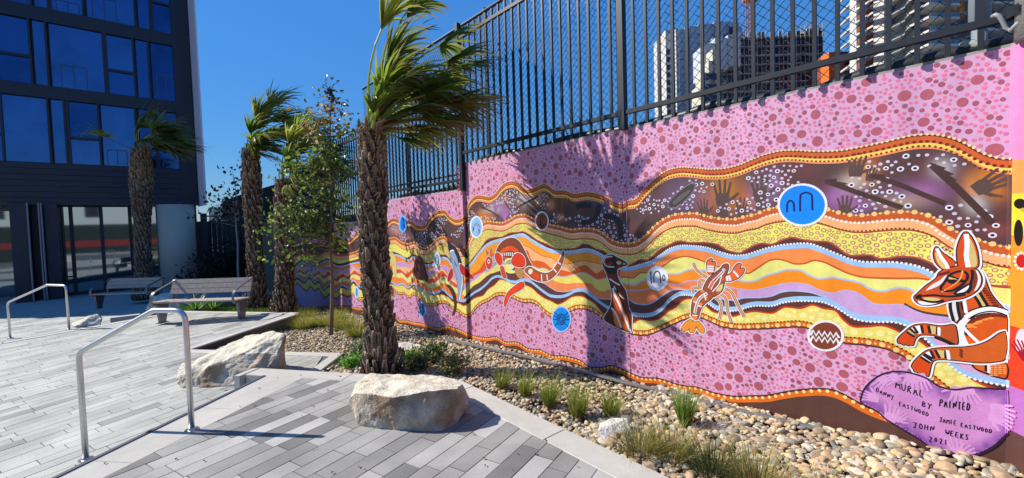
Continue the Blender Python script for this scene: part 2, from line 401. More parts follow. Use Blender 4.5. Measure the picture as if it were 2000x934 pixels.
# ------------------------------------------------------------------ the mural wall (panels step a few cm towards the plaza)
WP = [np.array(p, float) for p in [(3.60, -1.8), (3.60, -.12), (3.75, 0.), (3.75, 2.53), (3.746, 2.53), (3.746, 5.35), (3.70, 5.35), (3.70, 17.)]]
WL = [np.linalg.norm(WP[i+1]-WP[i]) for i in range(len(WP)-1)]
WU = [0.]
for l in WL: WU.append(WU[-1]+l)
WTd = [(WP[i+1]-WP[i])/WL[i] for i in range(len(WL))]
WNm = [np.array([-t[1], t[0]]) for t in WTd]
for i, n in enumerate(WNm):
    if n[0] > .01 or (abs(n[0]) < .01 and n[1] > 0): WNm[i] = -n
def topz(y): return 2.5 if y < 5.35 else (2.11 if y < 8.15 else (1.72 if y < 10.95 else (1.33 if y < 13.75 else .94)))
def UZ(px, py):
    r = ray(px, py); best = None
    for i in range(len(WL)):
        p, t = WP[i], WTd[i]; M = np.array([[r[0], -t[0]], [r[1], -t[1]]])
        if abs(np.linalg.det(M)) < 1e-9: continue
        s, k = np.linalg.solve(M, p)
        if s > 0 and -1e-6 <= k <= WL[i]+1e-6 and (best is None or s < best[0]): best = (s, WU[i]+k)
    if best is None: best = (12., WU[-1])
    return (best[1], HC+r[2]*best[0])
def W3(u, z, off=0., seg=None):
    if seg is None:
        seg = len(WL)-1
        for i in range(len(WL)):
            if u <= WU[i+1]: seg = i; break
    p = WP[seg]+WTd[seg]*(u-WU[seg])+WNm[seg]*off
    return (p[0], p[1], z)
U_STEP = WU[2]+0  # u at y=0
def Y2U(y):
    for i in range(2, len(WL)):
        if WP[i+1][1] >= y and abs(WTd[i][1]) > .5: return WU[i]+(y-WP[i][1])
    return WU[-1]
wall = thing('mural_wall', (3.7, 2.5, -.1), 'long stepped wall painted with wavy mural bands on pink dotted ground', 'wall')
M_wall = mat('painted_render', A(220, 166, 202), .5, bump=.05, bscale=70, var=.05, vscale=4)
add_streak(M_wall, .14)
M_conc2 = mat('raw_concrete', A(150, 150, 145), .85, bump=.2, bscale=40, var=.15, vscale=8)
for i in range(len(WL)):
    if WNm[i][1] < -.9: continue
    ya, yb = WP[i][1], WP[i+1][1]
    cuts = sorted({ya, yb, *[c for c in (8.15, 10.95, 13.75) if ya < c < yb]})
    for c0, c1 in zip(cuts[:-1], cuts[1:]):
        f = lambda y: WP[i][0]+(WP[i+1][0]-WP[i][0])*(y-ya)/(yb-ya)
        z1 = topz((c0+c1)/2)
        if i == 0: z1 = 2.52
        V = [(f(c0), c0, -1.2), (4.0, c0, -1.2), (4.0, c1, -1.2), (f(c1), c1, -1.2), (f(c0), c0, z1), (4.0, c0, z1), (4.0, c1, z1), (f(c1), c1, z1)]
        mk('wall_panel', V, [(3, 2, 1, 0), (4, 5, 6, 7), (0, 1, 5, 4), (1, 2, 6, 5), (2, 3, 7, 6), (3, 0, 4, 7)], M_wall, wall)
        mk('wall_coping', [(f(c0)+.006, c0, z1), (4.0, c0, z1), (4.0, c1, z1), (f(c1)+.006, c1, z1), (f(c0)+.006, c0, z1+.018), (4.0, c0, z1+.018), (4.0, c1, z1+.018), (f(c1)+.006, c1, z1+.018)],
           [(4, 5, 6, 7), (0, 1, 5, 4), (1, 2, 6, 5), (2, 3, 7, 6), (3, 0, 4, 7)], M_conc2, wall)

class Paint:
    def __init__(s): s.V = []; s.F = []; s.C = []; s.k = 0
    def conv(s, poly, c, layer):
        """convex polygon in (u, z)"""
        us = [p[0] for p in poly]; lo, hi = min(us), max(us)
        for i in range(len(WL)):
            if hi <= WU[i] or lo >= WU[i+1]: continue
            q = poly
            if lo < WU[i] or hi > WU[i+1]:
                q = clip_half(clip_half(poly, 1, 0, WU[i+1]), -1, 0, -WU[i])
            if len(q) < 3: continue
            n = len(s.V); s.V += [W3(u, z, .00026*layer+.0006+1e-6*(s.k % 120), i) for u, z in q]; s.k += 1
            f = tuple(range(n, n+len(q)))
            if parea(q) < 0: f = f[::-1]
            s.F.append(f); s.C.append(c)
    def poly(s, pts, c, layer):
        """any simple polygon in (u, z)"""
        for t in tessellate_polygon([[Vector((p[0], p[1], 0)) for p in pts]]):
            s.conv([pts[i] for i in t], c, layer)
    def px(s, pts, c, layer, smooth=2):
        s.poly([UZ(*p) for p in chaikin(pts, smooth, True)], c, layer)
    def ell(s, cx, cy, rx, ry, c, layer, n=28, rot=0.):
        s.conv([UZ(cx+rx*math.cos(t)*math.cos(rot)-ry*math.sin(t)*math.sin(rot), cy+rx*math.cos(t)*math.sin(rot)+ry*math.sin(t)*math.cos(rot)) for t in [2*math.pi*k/n for k in range(n)]], c, layer)
    def dot(s, u, z, r, c, layer, n=10, sq=1.):
        s.conv([(u+r*sq*math.cos(2*math.pi*k/n), z+r*math.sin(2*math.pi*k/n)) for k in range(n)], c, layer)
    def line(s, pts, w, c, layer, closed=False, taper=False):
        """pts in (u,z), width in metres"""
        n = len(pts); L, Rr = [], []
        for i in range(n):
            a = pts[(i-1) % n] if (closed or i > 0) else pts[i]; b = pts[(i+1) % n] if (closed or i < n-1) else pts[i]
            dx, dz = b[0]-a[0], b[1]-a[1]; l = math.hypot(dx, dz)+1e-9; ww = w/2*(1-.85*i/(n-1) if taper else 1)
            L.append((pts[i][0]-dz/l*ww, pts[i][1]+dx/l*ww)); Rr.append((pts[i][0]+dz/l*ww, pts[i][1]-dx/l*ww))
        for i in range(n if closed else n-1):
            j = (i+1) % n; s.conv([Rr[i], Rr[j], L[j], L[i]], c, layer)
    def lpx(s, pts, w, c, layer, closed=False, smooth=2, taper=False):
        s.line([UZ(*p) for p in chaikin(pts, smooth, closed)], w, c, layer, closed, taper)
    def build(s, name, kind=None, label=None):
        return mk(name, s.V, s.F, M_paint, wall, facecols=s.C, kind=kind, label=label)
def chaikin(pts, k, closed):
    pts = [tuple(map(float, p)) for p in pts]
    for _ in range(k):
        out = []; n = len(pts)
        rng = range(n) if closed else range(n-1)
        if not closed: out.append(pts[0])
        for i in rng:
            a, b = pts[i], pts[(i+1) % n]
            out += [(.75*a[0]+.25*b[0], .75*a[1]+.25*b[1]), (.25*a[0]+.75*b[0], .25*a[1]+.75*b[1])]
        if not closed: out.append(pts[-1])
        pts = out
    return pts

# colours of the paints
KP = .80
def K(r, g, b): return A(r, g, b, KP)
LILAC, ROSE, ROSE2, PINK = K(226, 178, 222), K(184, 94, 108), K(172, 88, 106), K(232, 120, 152)
BROWN, DBROWN, RUST, ORANGE, DORANGE = K(92, 52, 44), K(70, 48, 44), K(176, 66, 40), K(252, 150, 40), K(236, 104, 26)
SALMON, PEACH, YEL, YELG, SKYB, LIL2 = K(250, 146, 80), K(252, 184, 122), K(238, 232, 124), K(240, 232, 110), K(160, 200, 240), K(206, 164, 212)
CREAM, WHITE, BLACK, RED, TAN, BLUE = K(252, 222, 140), K(246, 244, 244), K(28, 24, 30), K(222, 62, 16), K(224, 196, 120), K(10, 140, 250)
SPOTY = K(240, 214, 96)

def curve(pts):
    uz = sorted(UZ(*p) for p in pts); u = [a[0] for a in uz]; z = [a[1] for a in uz]
    U, Z = [u[0]], [z[0]]
    for a, b in zip(u[1:], z[1:]):
        if a-U[-1] > .012: U.append(a); Z.append(b)
    U, Z = np.array(U), np.array(Z); h = np.diff(U); d = np.diff(Z)/h; m = np.zeros(len(U))
    for i in range(1, len(U)-1):
        if d[i-1]*d[i] > 0: m[i] = (h[i-1]+h[i])/(h[i]/d[i-1]+h[i-1]/d[i])*.6+.4*(d[i-1]*h[i]+d[i]*h[i-1])/(h[i]+h[i-1])
        else: m[i] = (d[i-1]*h[i]+d[i]*h[i-1])/(h[i]+h[i-1])*.3
    m[0], m[-1] = d[0], d[-1]
    def f(x):
        x = np.clip(np.asarray(x, float), U[0], U[-1]); i = np.clip(np.searchsorted(U, x)-1, 0, len(U)-2)
        t = (x-U[i])/h[i]
        return (2*t**3-3*t**2+1)*Z[i]+(t**3-2*t**2+t)*h[i]*m[i]+(-2*t**3+3*t**2)*Z[i+1]+(t**3-t**2)*h[i]*m[i+1]
    f.lo, f.hi = U[0], U[-1]
    return f
def samples(u0, u1):
    out = []; u = u0
    while u < u1: out.append(u); u += .014 if u < 7 else .03
    return np.array(out+[u1])
def band(name, ft, fb, c, layer, u0=None, u1=None, build=True, paint=None, label=None):
    lo = u0 if u0 is not None else UR; hi = u1 if u1 is not None else UL
    us = samples(lo, hi); T, B = ft(us), fb(us); p = paint or Paint()
    for i in range(len(us)-1):
        if T[i] <= B[i] and T[i+1] <= B[i+1]: continue
        p.conv([(us[i], B[i]), (us[i+1], min(B[i+1], T[i+1])), (us[i+1], T[i+1]), (us[i], max(T[i], B[i]))], c, layer)
    if paint is None: p.build(name, label=label)
def shift(f, d): return lambda u: f(u)+d
def mixf(f, g, t): return lambda u: f(u)*(1-t)+g(u)*t
def row(paint, f, d, r, sp, c, layer, u0=None, u1=None, sizes=None, n=8):
    u = (u0 if u0 is not None else UR)+sp*.5; hi = u1 if u1 is not None else UL; k = 0
    while u < hi:
        rr = r*(sizes[k % len(sizes)] if sizes else 1); e = .01; sl_ = float(f(u+e)-f(u-e))/(2*e); nrm = math.sqrt(1+min(sl_*sl_, 9))
        paint.dot(u, float(f(u))+d*nrm, rr, c, layer, n); u += sp/nrm*RNG.uniform(.93, 1.07); k += 1
UR = WU[1]+.075      # just round the splayed corner
UR = WU[2]-.02
UL = WU[-1]-.02

C0 = curve([(575,478),(600,470),(625,476),(645,464),(660,466),(680,471),(700,456),(725,451),(745,441),(754.5,438),(768,428),(780,432),(795,432.5),(805,434.7),(814,441.5),(829,441.5),(840,426.5),(855,413.7),(867,412),(880,425),(891,430),(899,429),(910.5,418.7),(914.5,402.6),(922,390),(933,383),(944,384),(955.5,385.8),(967,380),(978,367),(989,357.7),(999,355.3),(1008.5,357.7),(1020,367.3),(1031,371.7),(1046,367.4),(1061.7,361),(1072,364.8),(1082,372.5),(1103,373.4),(1123,380),(1145.6,376.8),(1164.5,379.4),(1185,387),(1202,396.5),(1216,400.3),(1226,394),(1240,391.4),(1258.5,371.3),(1283.6,348.2),(1306.7,333.7),(1328,329),(1355,330),(1384,332.8),(1412.7,331.8),(1441.7,325),(1475,311.5),(1499,303),(1528,296.8),(1556.7,296.3),(1585.6,298),(1614.6,298),(1643.5,296.3),(1672.4,291.4),(1701,285.7),(1730,279.5),(1752,274),(1784,267.5),(1816,265.4),(1840,268),(1870,276.8),(1895.5,289.6),(1923.4,304.6),(1951,312),(1972,313.6)])
C1 = curve([(575,502),(600,494),(620,499),(640,489),(660,497),(690,493),(710,485),(735,479),(753,468.4),(771,464),(784.5,473),(795,476),(810,473),(820.4,482),(831,485),(843,477.4),(855,466),(868,462.4),(880,476),(895,486),(905,486),(912,480),(920,459),(942.6,436.4),(952,432.4),(967,434),(981,434.8),(995.7,428.4),(1008.5,421),(1023,419),(1043,427.4),(1070,437.6),(1094,442.8),(1116.5,448.3),(1137,446.2),(1157.6,447),(1176.4,454),(1192,466.8),(1209,473.6),(1228,475.3),(1241,473),(1258.5,462),(1281.7,438.8),(1301,425.3),(1322,418.5),(1355,416.6),(1384,423.4),(1412.7,427.6),(1436,428),(1457,422.4),(1475,418.8),(1493,411),(1516,405),(1560,400),(1600,405),(1620,410),(1643.5,416.7),(1672.4,420.6),(1691.7,420),(1711,417.7),(1728,415.8),(1752,413.8),(1780,413.8),(1799,417),(1822.8,424.5),(1843,438),(1862.6,449.6),(1880,458.3),(1905,468),(1932,474.7),(1951,480),(1972,482.8)])
C3 = curve([(575,519),(590,508),(610,516),(640,506),(660,515),(690,509),(720,503),(745,497),(757.5,495),(766.5,492),(777,495),(795,504),(807,497),(814.4,500),(828,512),(840,513.4),(846,510),(858,500),(870,498),(879,506),(895,517),(907,520),(914.6,515.5),(925.5,502.8),(938,487),(952,468.5),(965,464.5),(979.6,463),(997,455),(1011.7,454),(1021,452.4),(1031,456.5),(1051,470),(1068.5,477),(1089,486.5),(1106,486.5),(1125,484.8),(1140.5,477),(1150.7,478.8),(1164.5,486.5),(1180,491),(1190,500),(1210,515),(1225,519),(1240,512.8),(1248,508),(1267,507),(1284,492),(1305.7,479.3),(1327,471),(1348.5,474),(1376,474),(1398,477),(1423.5,490),(1445,494.3),(1458,488),(1475,479),(1489,475.5),(1506.6,477.5),(1528,469),(1547,464),(1566,468),(1595,471.7),(1616.5,472.6),(1634,482),(1651,495),(1663,499.6),(1682,498.7),(1701,498.7),(1717,505.4),(1735,504.6),(1758.5,501.3),(1783.6,502.6),(1803,507.5),(1824,517),(1839.5,526.7),(1880,540),(1928,555.6),(1947,559.5),(1972,561.8)])
C4 = curve([(575,523),(590,512),(610,520),(640,510),(660,519),(690,513),(720,507),(745,501),(766,496),(777,497),(787.5,502),(799.4,507),(807,501.5),(814.4,503),(831,517),(846,516),(861,503),(874,505),(882,516),(897,525),(907,526),(916,519),(938,491),(949,479),(960,472.5),(983,466),(1008.5,459),(1021,457.5),(1037.7,467.6),(1056.5,478.8),(1075.4,487.5),(1103,491.5),(1123,490),(1145.6,486.6),(1157.6,489),(1171,495),(1185,504),(1212,521),(1225,523),(1252,516.8),(1273.5,510.3),(1290.7,498.6),(1310,485.7),(1335.7,480.3),(1359,481.4),(1380.6,484.6),(1406,493),(1434,499.6),(1455.6,498.6),(1475,493),(1508.5,483),(1547,477.5),(1578,476.5),(1605,485),(1634,496.7),(1663,508),(1691.7,513),(1725,513),(1739,513),(1768,516),(1787.5,520),(1803,524.8),(1824,535.4),(1870,560),(1972,600)])
L0 = curve([(570.7,550.6),(581.4,540),(594,548.5),(605,539),(614.6,550.6),(622,546),(633,563.5),(642.5,555),(654,566.7),(669,556),(680,561.4),(690.6,546.4),(699,556),(712,562.4),(735,552),(748,548),(759,545),(768,551.7),(777,555.4),(786,552.4),(796.4,560),(808.4,552.4),(817.4,558.4),(829.4,566),(840,570.4),(853.4,570.4),(865.4,564.4),(874.4,572),(883.4,579.4),(896.4,584.7),(905.5,585.6),(916.4,577.4),(925.5,570),(938,562.8),(951,552),(962,541),(973,537.3),(983.8,540),(994.7,546.4),(1005.6,548.3),(1021,543.6),(1034.7,546.5),(1048,556),(1061.7,566.7),(1077,575.4),(1096,576.4),(1112,571.6),(1125,564.8),(1139,563.9),(1152,572.5),(1166,583),(1181,593.7),(1200,603),(1235,610),(1273.5,610),(1290.7,600.3),(1310,580),(1331.4,569),(1353,570),(1385,586.4),(1402,597),(1419,599),(1445,597),(1460,591.7),(1475,589),(1509.4,588.5),(1529,582.3),(1568.5,578.6),(1603,580),(1627.6,588.5),(1647,599.5),(1672,614),(1691.6,617.5),(1725,618.6),(1743,618.3),(1764,623),(1781.7,631.8),(1800,645),(1830,672),(1856,702),(1885,722),(1920,733),(1972,744)])
L2 = curve([(570.7,556),(581.4,546),(594,554),(605,545),(614.6,556),(622,552),(633,568),(642.5,561),(654,571),(669,562),(680,566),(690.6,554),(699,563),(712,569),(735,560),(748,555),(759,551.7),(768,556),(777,559),(786,557),(797,565),(810,558.4),(822,564.4),(834,572),(846,577),(861,575),(876,580),(885,589.4),(896.4,592),(905.5,597),(914.6,592),(923.7,584),(932.8,580),(943.7,576.6),(952.8,565.6),(965.6,556.5),(978.3,545.6),(991,549.3),(1003.8,554.7),(1027,557),(1038.6,562),(1050,572.5),(1063.6,582),(1077,588),(1088.7,593.8),(1102,589),(1117.6,579.3),(1135,578.3),(1150.4,585),(1162,592.8),(1173.5,607),(1190,622),(1235,631),(1250,623.8),(1273.5,626),(1288.5,621.7),(1305.7,607.8),(1320.7,599),(1331,588.5),(1348.5,583),(1378.5,597),(1391,607.8),(1412.8,613),(1430,617.4),(1451,612),(1475,608),(1507,611.4),(1534,599.5),(1563.6,602),(1588,595.4),(1608,602),(1632.5,607),(1647,624),(1667,637.7),(1691.6,637.7),(1725,636),(1743,641.4),(1758.5,649),(1790,662),(1830,692),(1860,712),(1890,735),(1930,755),(1972,768)])
L3 = curve([(570.7,560),(581,552),(598.5,566),(606,558),(615.7,566),(622,561),(634,579),(645.7,572),(656.4,581),(667,572),(678,577),(690.6,572),(699,582),(714,586),(745,575),(765,561),(780,571),(789,570),(798,577),(808.4,571),(817.4,575),(825,584),(834,591.4),(846,593),(861,587),(873,588.4),(882,597),(896.4,605),(907.3,613),(918,612),(927.3,599),(940,588.3),(954.6,581),(969,572),(983.8,571),(1002,576),(1020,583.5),(1038.6,584),(1052,590.8),(1063.6,603.4),(1077,612),(1092,612),(1108,603.4),(1125,595.7),(1142.7,595.7),(1160,601.4),(1173.5,611),(1190,624),(1212,636),(1237,644),(1263,645),(1284,637.8),(1316.4,622.8),(1340,613),(1370,611),(1391,619.6),(1412.8,628),(1434,631.3),(1475,631.2),(1519,628.6),(1568.5,627),(1610,640),(1652,657.4),(1686.7,660),(1725,666),(1739,670),(1758.5,679),(1785.5,695.4),(1816,725),(1835.6,741.6),(1855,757),(1880,775),(1972,800)])
B0 = curve([(575,598),(600,600),(640,598),(686,599),(700,602),(720,601),(745,603),(759,605),(765,608),(780,625),(795,626),(810,630),(825,632),(843,637),(850,640),(876.8,637.5),(903.5,646.4),(925,655.8),(951.7,659.8),(970.5,658.4),(986.5,667.8),(1010.6,669),(1032,681),(1056,683.9),(1077.6,694.6),(1104,696),(1131,703),(1150,716),(1171,718.7),(1198,715),(1225,726),(1249.4,736.7),(1289,740.6),(1328.5,752.8),(1365,758),(1395,768),(1425.8,774),(1470,774),(1500,773),(1530.4,767),(1561,762.5),(1627.7,763),(1652,773),(1679.4,788.4),(1710,802),(1740,812),(1800,812),(1880,812),(1972,812)])

# plinth, painted brown below the lower border
def gnd(u): return np.array([-1.15 for _ in np.atleast_1d(u)]) if hasattr(u, '__len__') else -1.15
band('painted_plinth', shift(B0, -.05), gnd, K(96, 62, 54), 1)
# pink bubbles
bub = Paint()
bubc = []
H = {}
def cell(u, z): return (int(u/.08), int(z/.08))
def clash(u, z, r):
    cu, cz = cell(u, z)
    for i in range(cu-1, cu+2):
        for j in range(cz-1, cz+2):
            for (a, b, c) in H.get((i, j), ()):
                if (a-u)**2+(b-z)**2 < (c+r)**2: return True
    return False
def ucam(u): return u-WU[2]
for rmin, rmax, tries, gap, cc, n in ((.024, .038, 1700, .010, ROSE, 14), (.011, .018, 8500, .005, ROSE2, 10), (.0075, .013, 150000, .0025, PINK, 8)):
    us = RNG.uniform(WU[2]+.01, 14.2, tries); c0v, c1v, l3v, b0v = C0(us), C1(us), L3(us), B0(us)
    for k in range(tries):
        u = us[k]; y = max(u-WU[2]-.16, 0); tp = topz(max(y, 0)); r = RNG.uniform(rmin, rmax)*(1.0 if n != 14 else 1)
        if u > 9.5 and n == 8: continue
        hi1, lo1, hi2, lo2 = tp, c0v[k]+.01, l3v[k]-.04, b0v[k]
        a1, a2 = max(hi1-lo1, .01), max(hi2-lo2, .01); v = RNG.random()*2.2
        z = -.3+v*1.3 if False else RNG.uniform(lo2, tp)
        if lo2+r < z < hi2-r*.3 or lo1+r*.6 < z < hi1-r: pass
        else: continue
        if clash(u, z, r+gap): continue
        H.setdefault(cell(u, z), []).append((u, z, r))
        bub.dot(u, z, r, cc if n == 14 else tuple(v_*RNG.uniform(.9, 1.12) for v_ in cc), 1, n, sq=RNG.uniform(.86, 1.1))
bub.build('painted_bubbles', kind='stuff')

# --- dark zone with sprayed patches, per-vertex paint colours
blobs = [(1412, 375, 38, 40, K(214, 132, 40)), (1455, 395, 26, 30, K(200, 110, 50)), (1378, 395, 22, 24, K(190, 110, 96)), (1485, 375, 26, 32, K(150, 110, 150)), (1515, 360, 14, 30, K(150, 112, 150)), (1330, 385, 40, 34, K(118, 92, 128)),
         (1690, 335, 26, 30, K(222, 128, 30)), (1640, 385, 34, 26, K(176, 112, 176)), (1668, 402, 40, 18, K(160, 100, 160)), (1665, 355, 30, 20, K(200, 180, 160)), (1930, 345, 26, 26, K(224, 130, 24)), (1948, 375, 22, 22, K(200, 112, 30)), (1900, 365, 26, 30, K(220, 140, 60)),
         (1840, 330, 26, 22, K(190, 186, 190)), (1800, 375, 60, 26, K(160, 104, 160)), (1760, 395, 50, 16, K(176, 150, 120)), (1905, 400, 24, 20, K(200, 196, 196)), (1945, 450, 30, 14, K(140, 70, 70)), (1850, 440, 30, 20, K(130, 70, 66)), (1555, 330, 40, 20, K(116, 64, 64)),
         (1050, 385, 12, 16, K(220, 140, 50)), (1075, 400, 10, 12, K(226, 150, 90)), (1095, 425, 10, 8, K(226, 140, 70)), (1105, 395, 12, 16, K(150, 100, 60)), (1150, 395, 22, 10, K(92, 74, 96)), (1185, 400, 16, 20, K(112, 86, 126)), (1025, 390, 18, 16, K(176, 160, 150)), (1025, 375, 10, 10, K(170, 158, 160)),
         (985, 390, 10, 12, K(180, 110, 60)), (970, 400, 16, 14, K(176, 130, 170)), (985, 415, 14, 14, K(170, 110, 170)), (943, 420, 12, 10, K(210, 120, 40)), (955, 425, 10, 8, K(210, 120, 40)), (960, 410, 20, 8, K(190, 180, 170)), (1150, 430, 26, 10, K(80, 66, 84)), (1215, 440, 14, 24, K(84, 66, 70)),
         (865, 435, 14, 14, K(96, 70, 70)), (770, 450, 14, 12, K(190, 130, 130)), (790, 465, 14, 8, K(170, 110, 120))]
DZ = Paint(); V = []; Fc = []; Cc = []
us = samples(UR, UL); nz = 22; T, B = C0(us)-.078, C1(us)+.004
base = K(88, 62, 60)
bl = [(*UZ(b[0], b[1]), b) for b in blobs]; bl = [(u, z, abs(UZ(b[0]-b[2], b[1])[0]-u)+.001, abs(UZ(b[0], b[1]-b[3])[1]-z)+.001, b[4]) for u, z, b in bl]
def seg_of(u):
    for i in range(len(WL)):
        if u <= WU[i+1]: return i
    return len(WL)-1
for i, u in enumerate(us):
    for j in range(nz+1):
        z = B[i]+(T[i]-B[i])*j/nz; V.append(W3(u, z, .0006+.00026*2.4)); c = np.array(base)*(1+.22*noise.noise(Vector((u*4, z*6, 3))))
        c = c+np.array([.03, -.005, -.005])*max(0, noise.noise(Vector((u*9, z*3, 8))))*2
        for (bu, bz, su, sz, bc) in bl:
            q = ((u-bu)/su)**2+((z-bz)/sz)**2
            if q < 4: w = math.exp(-q*1.3)*.92; c = c*(1-w)+np.array(bc)*w
        Cc.append(c)
for i in range(len(us)-1):
    if seg_of(us[i]) != seg_of(us[i+1]) and WU[seg_of(us[i+1])] - us[i] > .02: continue
    for j in range(nz): q = i*(nz+1)+j; Fc.append((q, q+1, q+nz+2, q+nz+1))
mk('painted_dark_band', V, Fc, M_paint, wall, cols=Cc, smooth=False)

# --- bands
band('painted_border', C0, shift(C0, -.046), K(214, 98, 44), 3)
band('painted_border', shift(C0, -.044), shift(C0, -.066), K(252, 212, 96), 4)
band('painted_border', shift(C0, -.064), shift(C0, -.080), K(250, 150, 96), 3)
d1 = Paint()
us_ = samples(UR, UL)
d1.line([(u, float(C0(u))+.003) for u in us_ if True], .009, K(88, 40, 30), 4)
row(d1, C0, .010, .0085, .027, CREAM, 5, UR, 9, n=7)
row(d1, C0, -.034, .0095, .031, K(120, 40, 20), 5, UR, 11, n=8)
row(d1, C0, -.062, .0072, .026, K(120, 50, 20), 5, UR, 9, n=7)
# second border below the dark band
band('painted_border', C1, shift(C1, -.052), K(206, 92, 34), 3)
band('painted_border', shift(C1, -.050), shift(C1, -.118), K(252, 182, 120), 4)
row(d1, C1, .000, .0125, .033, K(252, 206, 122), 5, UR, 12, sizes=[1.25, .62], n=9)
row(d1, C1, -.052, .0088, .025, WHITE, 6, UR, 9, n=8)
d1.line([(u, float(C1(u))-.118) for u in us_], .010, RUST, 5)
row(d1, C1, -.108, .0058, .022, K(120, 30, 16), 6, UR, 9, n=6)
band('painted_yellow_band', shift(C1, -.116), C3, YELG, 2)
yp = Paint(); HY = {}
def scatter(paint, ft, fb, rmin, rmax, tries, gap, fn, u1, mar=.004):
    us = RNG.uniform(UR+.01, u1, tries); T, B = ft(us), fb(us)
    for k in range(tries):
        r = RNG.uniform(rmin, rmax)
        if T[k]-B[k] < 2*r+2*mar: continue
        u, z = us[k], RNG.uniform(B[k]+r+mar, T[k]-r-mar); key = (int(u/.05), int(z/.05)); bad = False
        for i in (-1, 0, 1):
            for j in (-1, 0, 1):
                for (a, b, c) in HY.get((key[0]+i, key[1]+j), ()):
                    if (a-u)**2+(b-z)**2 < (c+r+gap)**2: bad = True; break
        if bad: continue
        HY.setdefault(key, []).append((u, z, r)); fn(paint, u, z, r)
def ringf(p, u, z, r): p.dot(u, z, r, K(186, 124, 84), 3, 10, 1.1); p.dot(u, z, r*.62, K(250, 206, 150), 4, 8, 1.1)
def olive(p, u, z, r): p.dot(u, z, r, K(196, 160, 80), 3, 7, 1.15)
scatter(yp, shift(C1, -.122), C3, .012, .016, 9000, .005, ringf, 9)
scatter(yp, shift(C1, -.122), C3, .0055, .0085, 12000, .004, olive, 9)
yp.build('painted_rings', kind='stuff')
band('painted_brown_band', C3, shift(C4, .002), K(92, 48, 44), 2)
d1.line([(u, float(C3(u))) for u in us_], .013, K(176, 72, 66), 5)
band('painted_blue_band', C4, shift(C4, -.034), SKYB, 6)
row(d1, C4, .004, .0078, .0215, WHITE, 7, UR, 9, n=8)
# flowing bands right of the emu
uR1 = UZ(1212, 560)[0]
C6 = curve([(1212,543),(1220,541.4),(1235,543.5),(1252,532.8),(1263,532.8),(1280,527),(1295,520),(1316,506),(1340,501),(1359,505),(1380.6,513.5),(1402,521),(1423.5,526.4),(1445,531.7),(1462,534),(1473,528),(1485.4,520),(1502.8,509),(1520,506.4),(1535.5,510),(1553,515.6),(1570,515),(1591.4,508.7),(1608.8,512),(1634,523.7),(1662.8,536),(1691.7,542),(1725,543.4),(1758.5,544),(1797,544),(1822,548),(1900,556),(1972,560)])
C7 = curve([(1212,553),(1220,553),(1237,557.4),(1254,550),(1263,545.7),(1285,540),(1303.5,535),(1327,534.5),(1340,528.5),(1357,526.4),(1380,529),(1400,535),(1434,543.5),(1455.6,550),(1473,549.5),(1493,540),(1518,532.4),(1541,526.6),(1562.5,527.6),(1581.8,538),(1601,545),(1624,542),(1653,546.9),(1682,553.6),(1701,565),(1725,569),(1735.4,567),(1754.7,561.8),(1772,563.3),(1787.5,571),(1820,585),(1972,600)])
C8 = curve([(1212,567),(1252,567),(1263,565),(1285,560),(1305.7,554),(1327,556.4),(1340,550),(1359,548),(1385,552),(1423.5,560.7),(1445,565),(1470,567),(1499,562),(1528,555.5),(1553,553),(1578,556.5),(1601,567),(1624,573),(1653,567.7),(1672.4,571.5),(1691.6,583.5),(1706,593.4),(1730,596),(1758.5,595.7),(1768,598),(1781.7,605.7),(1806.7,614.4),(1828,618),(1860,622),(1972,640)])
C9 = curve([(1212,580),(1226.4,584),(1241.4,592.8),(1258.5,595),(1273.5,591.7),(1290.7,580),(1312,567),(1327,565),(1340,567),(1359,566),(1385,574),(1410,584),(1434,586.4),(1451,582),(1485.4,581),(1508.5,577.7),(1524,571),(1553,568),(1578,570),(1605,578),(1622,585),(1640,597),(1664,610),(1691.6,617),(1730,619),(1764,623.2),(1781.7,632),(1800,645),(1972,700)])
F0 = shift(C4, -.032)
band('painted_orange_band', F0, C6, K(252, 144, 72), 3, UR, uR1)
band('painted_pale_band', C6, C7, K(238, 232, 128), 3, UR, uR1)
band('painted_orange_band', C7, C8, K(252, 146, 26), 3, UR, uR1)
uLil = UZ(1440, 570)[0]
band('painted_lilac_band', C8, C9, LIL2, 3, UR, uLil)
band('painted_salmon_band', C8, C9, K(248, 134, 80), 3, uLil, uR1)
band('painted_brown_band', C9, shift(L0, -.002), K(94, 60, 56), 2, UZ(1640, 597)[0], uR1)
band('painted_brown_band', lambda u: np.minimum(C8(u), C7(u))+.02, lambda u: C8(u)+.004, K(88, 58, 54), 4, UZ(1880, 610)[0], UZ(1766, 597)[0])
for f, c, w in ((C6, K(204, 92, 20), .012), (C7, K(176, 196, 226), .013), (C8, K(196, 176, 226), .010), (C9, K(176, 190, 232), .012)):
    d1.line([(u, float(f(u))) for u in samples(UR, uR1)], w, c, 5)
# flowing bands between the standing kangaroo and the emu, and further left
uK = UZ(1022, 500)[0]; u5 = UZ(1199, 560)[0]
D1 = curve([(1022,479),(1035,484),(1046,491.6),(1059.8,500),(1075,503),(1090.6,512.8),(1108,515.7),(1123,512.8),(1139,509),(1154,511.8),(1177,516.6),(1205,520)])
D2 = curve([(1022,488),(1032.8,493),(1036.6,506),(1050,509),(1061.7,511.8),(1077,523.4),(1096,527),(1115.7,531),(1129,522.4),(1142.7,517.6),(1154,526),(1164,534),(1179,526),(1205,524)])
D3 = curve([(1022,510),(1038.6,518.6),(1052,524.3),(1063.6,524.3),(1077,532),(1086.7,538.8),(1102,540.7),(1115.7,537.8),(1142.7,533),(1154,538.8),(1167.7,546.5),(1185,542.7),(1205,540)])
D4 = curve([(1022,530),(1050,540),(1077,545.5),(1092.5,552.3),(1108,554.2),(1123,553),(1154,554.2),(1166,565),(1177,569.6),(1192.8,564.8),(1205,566)])
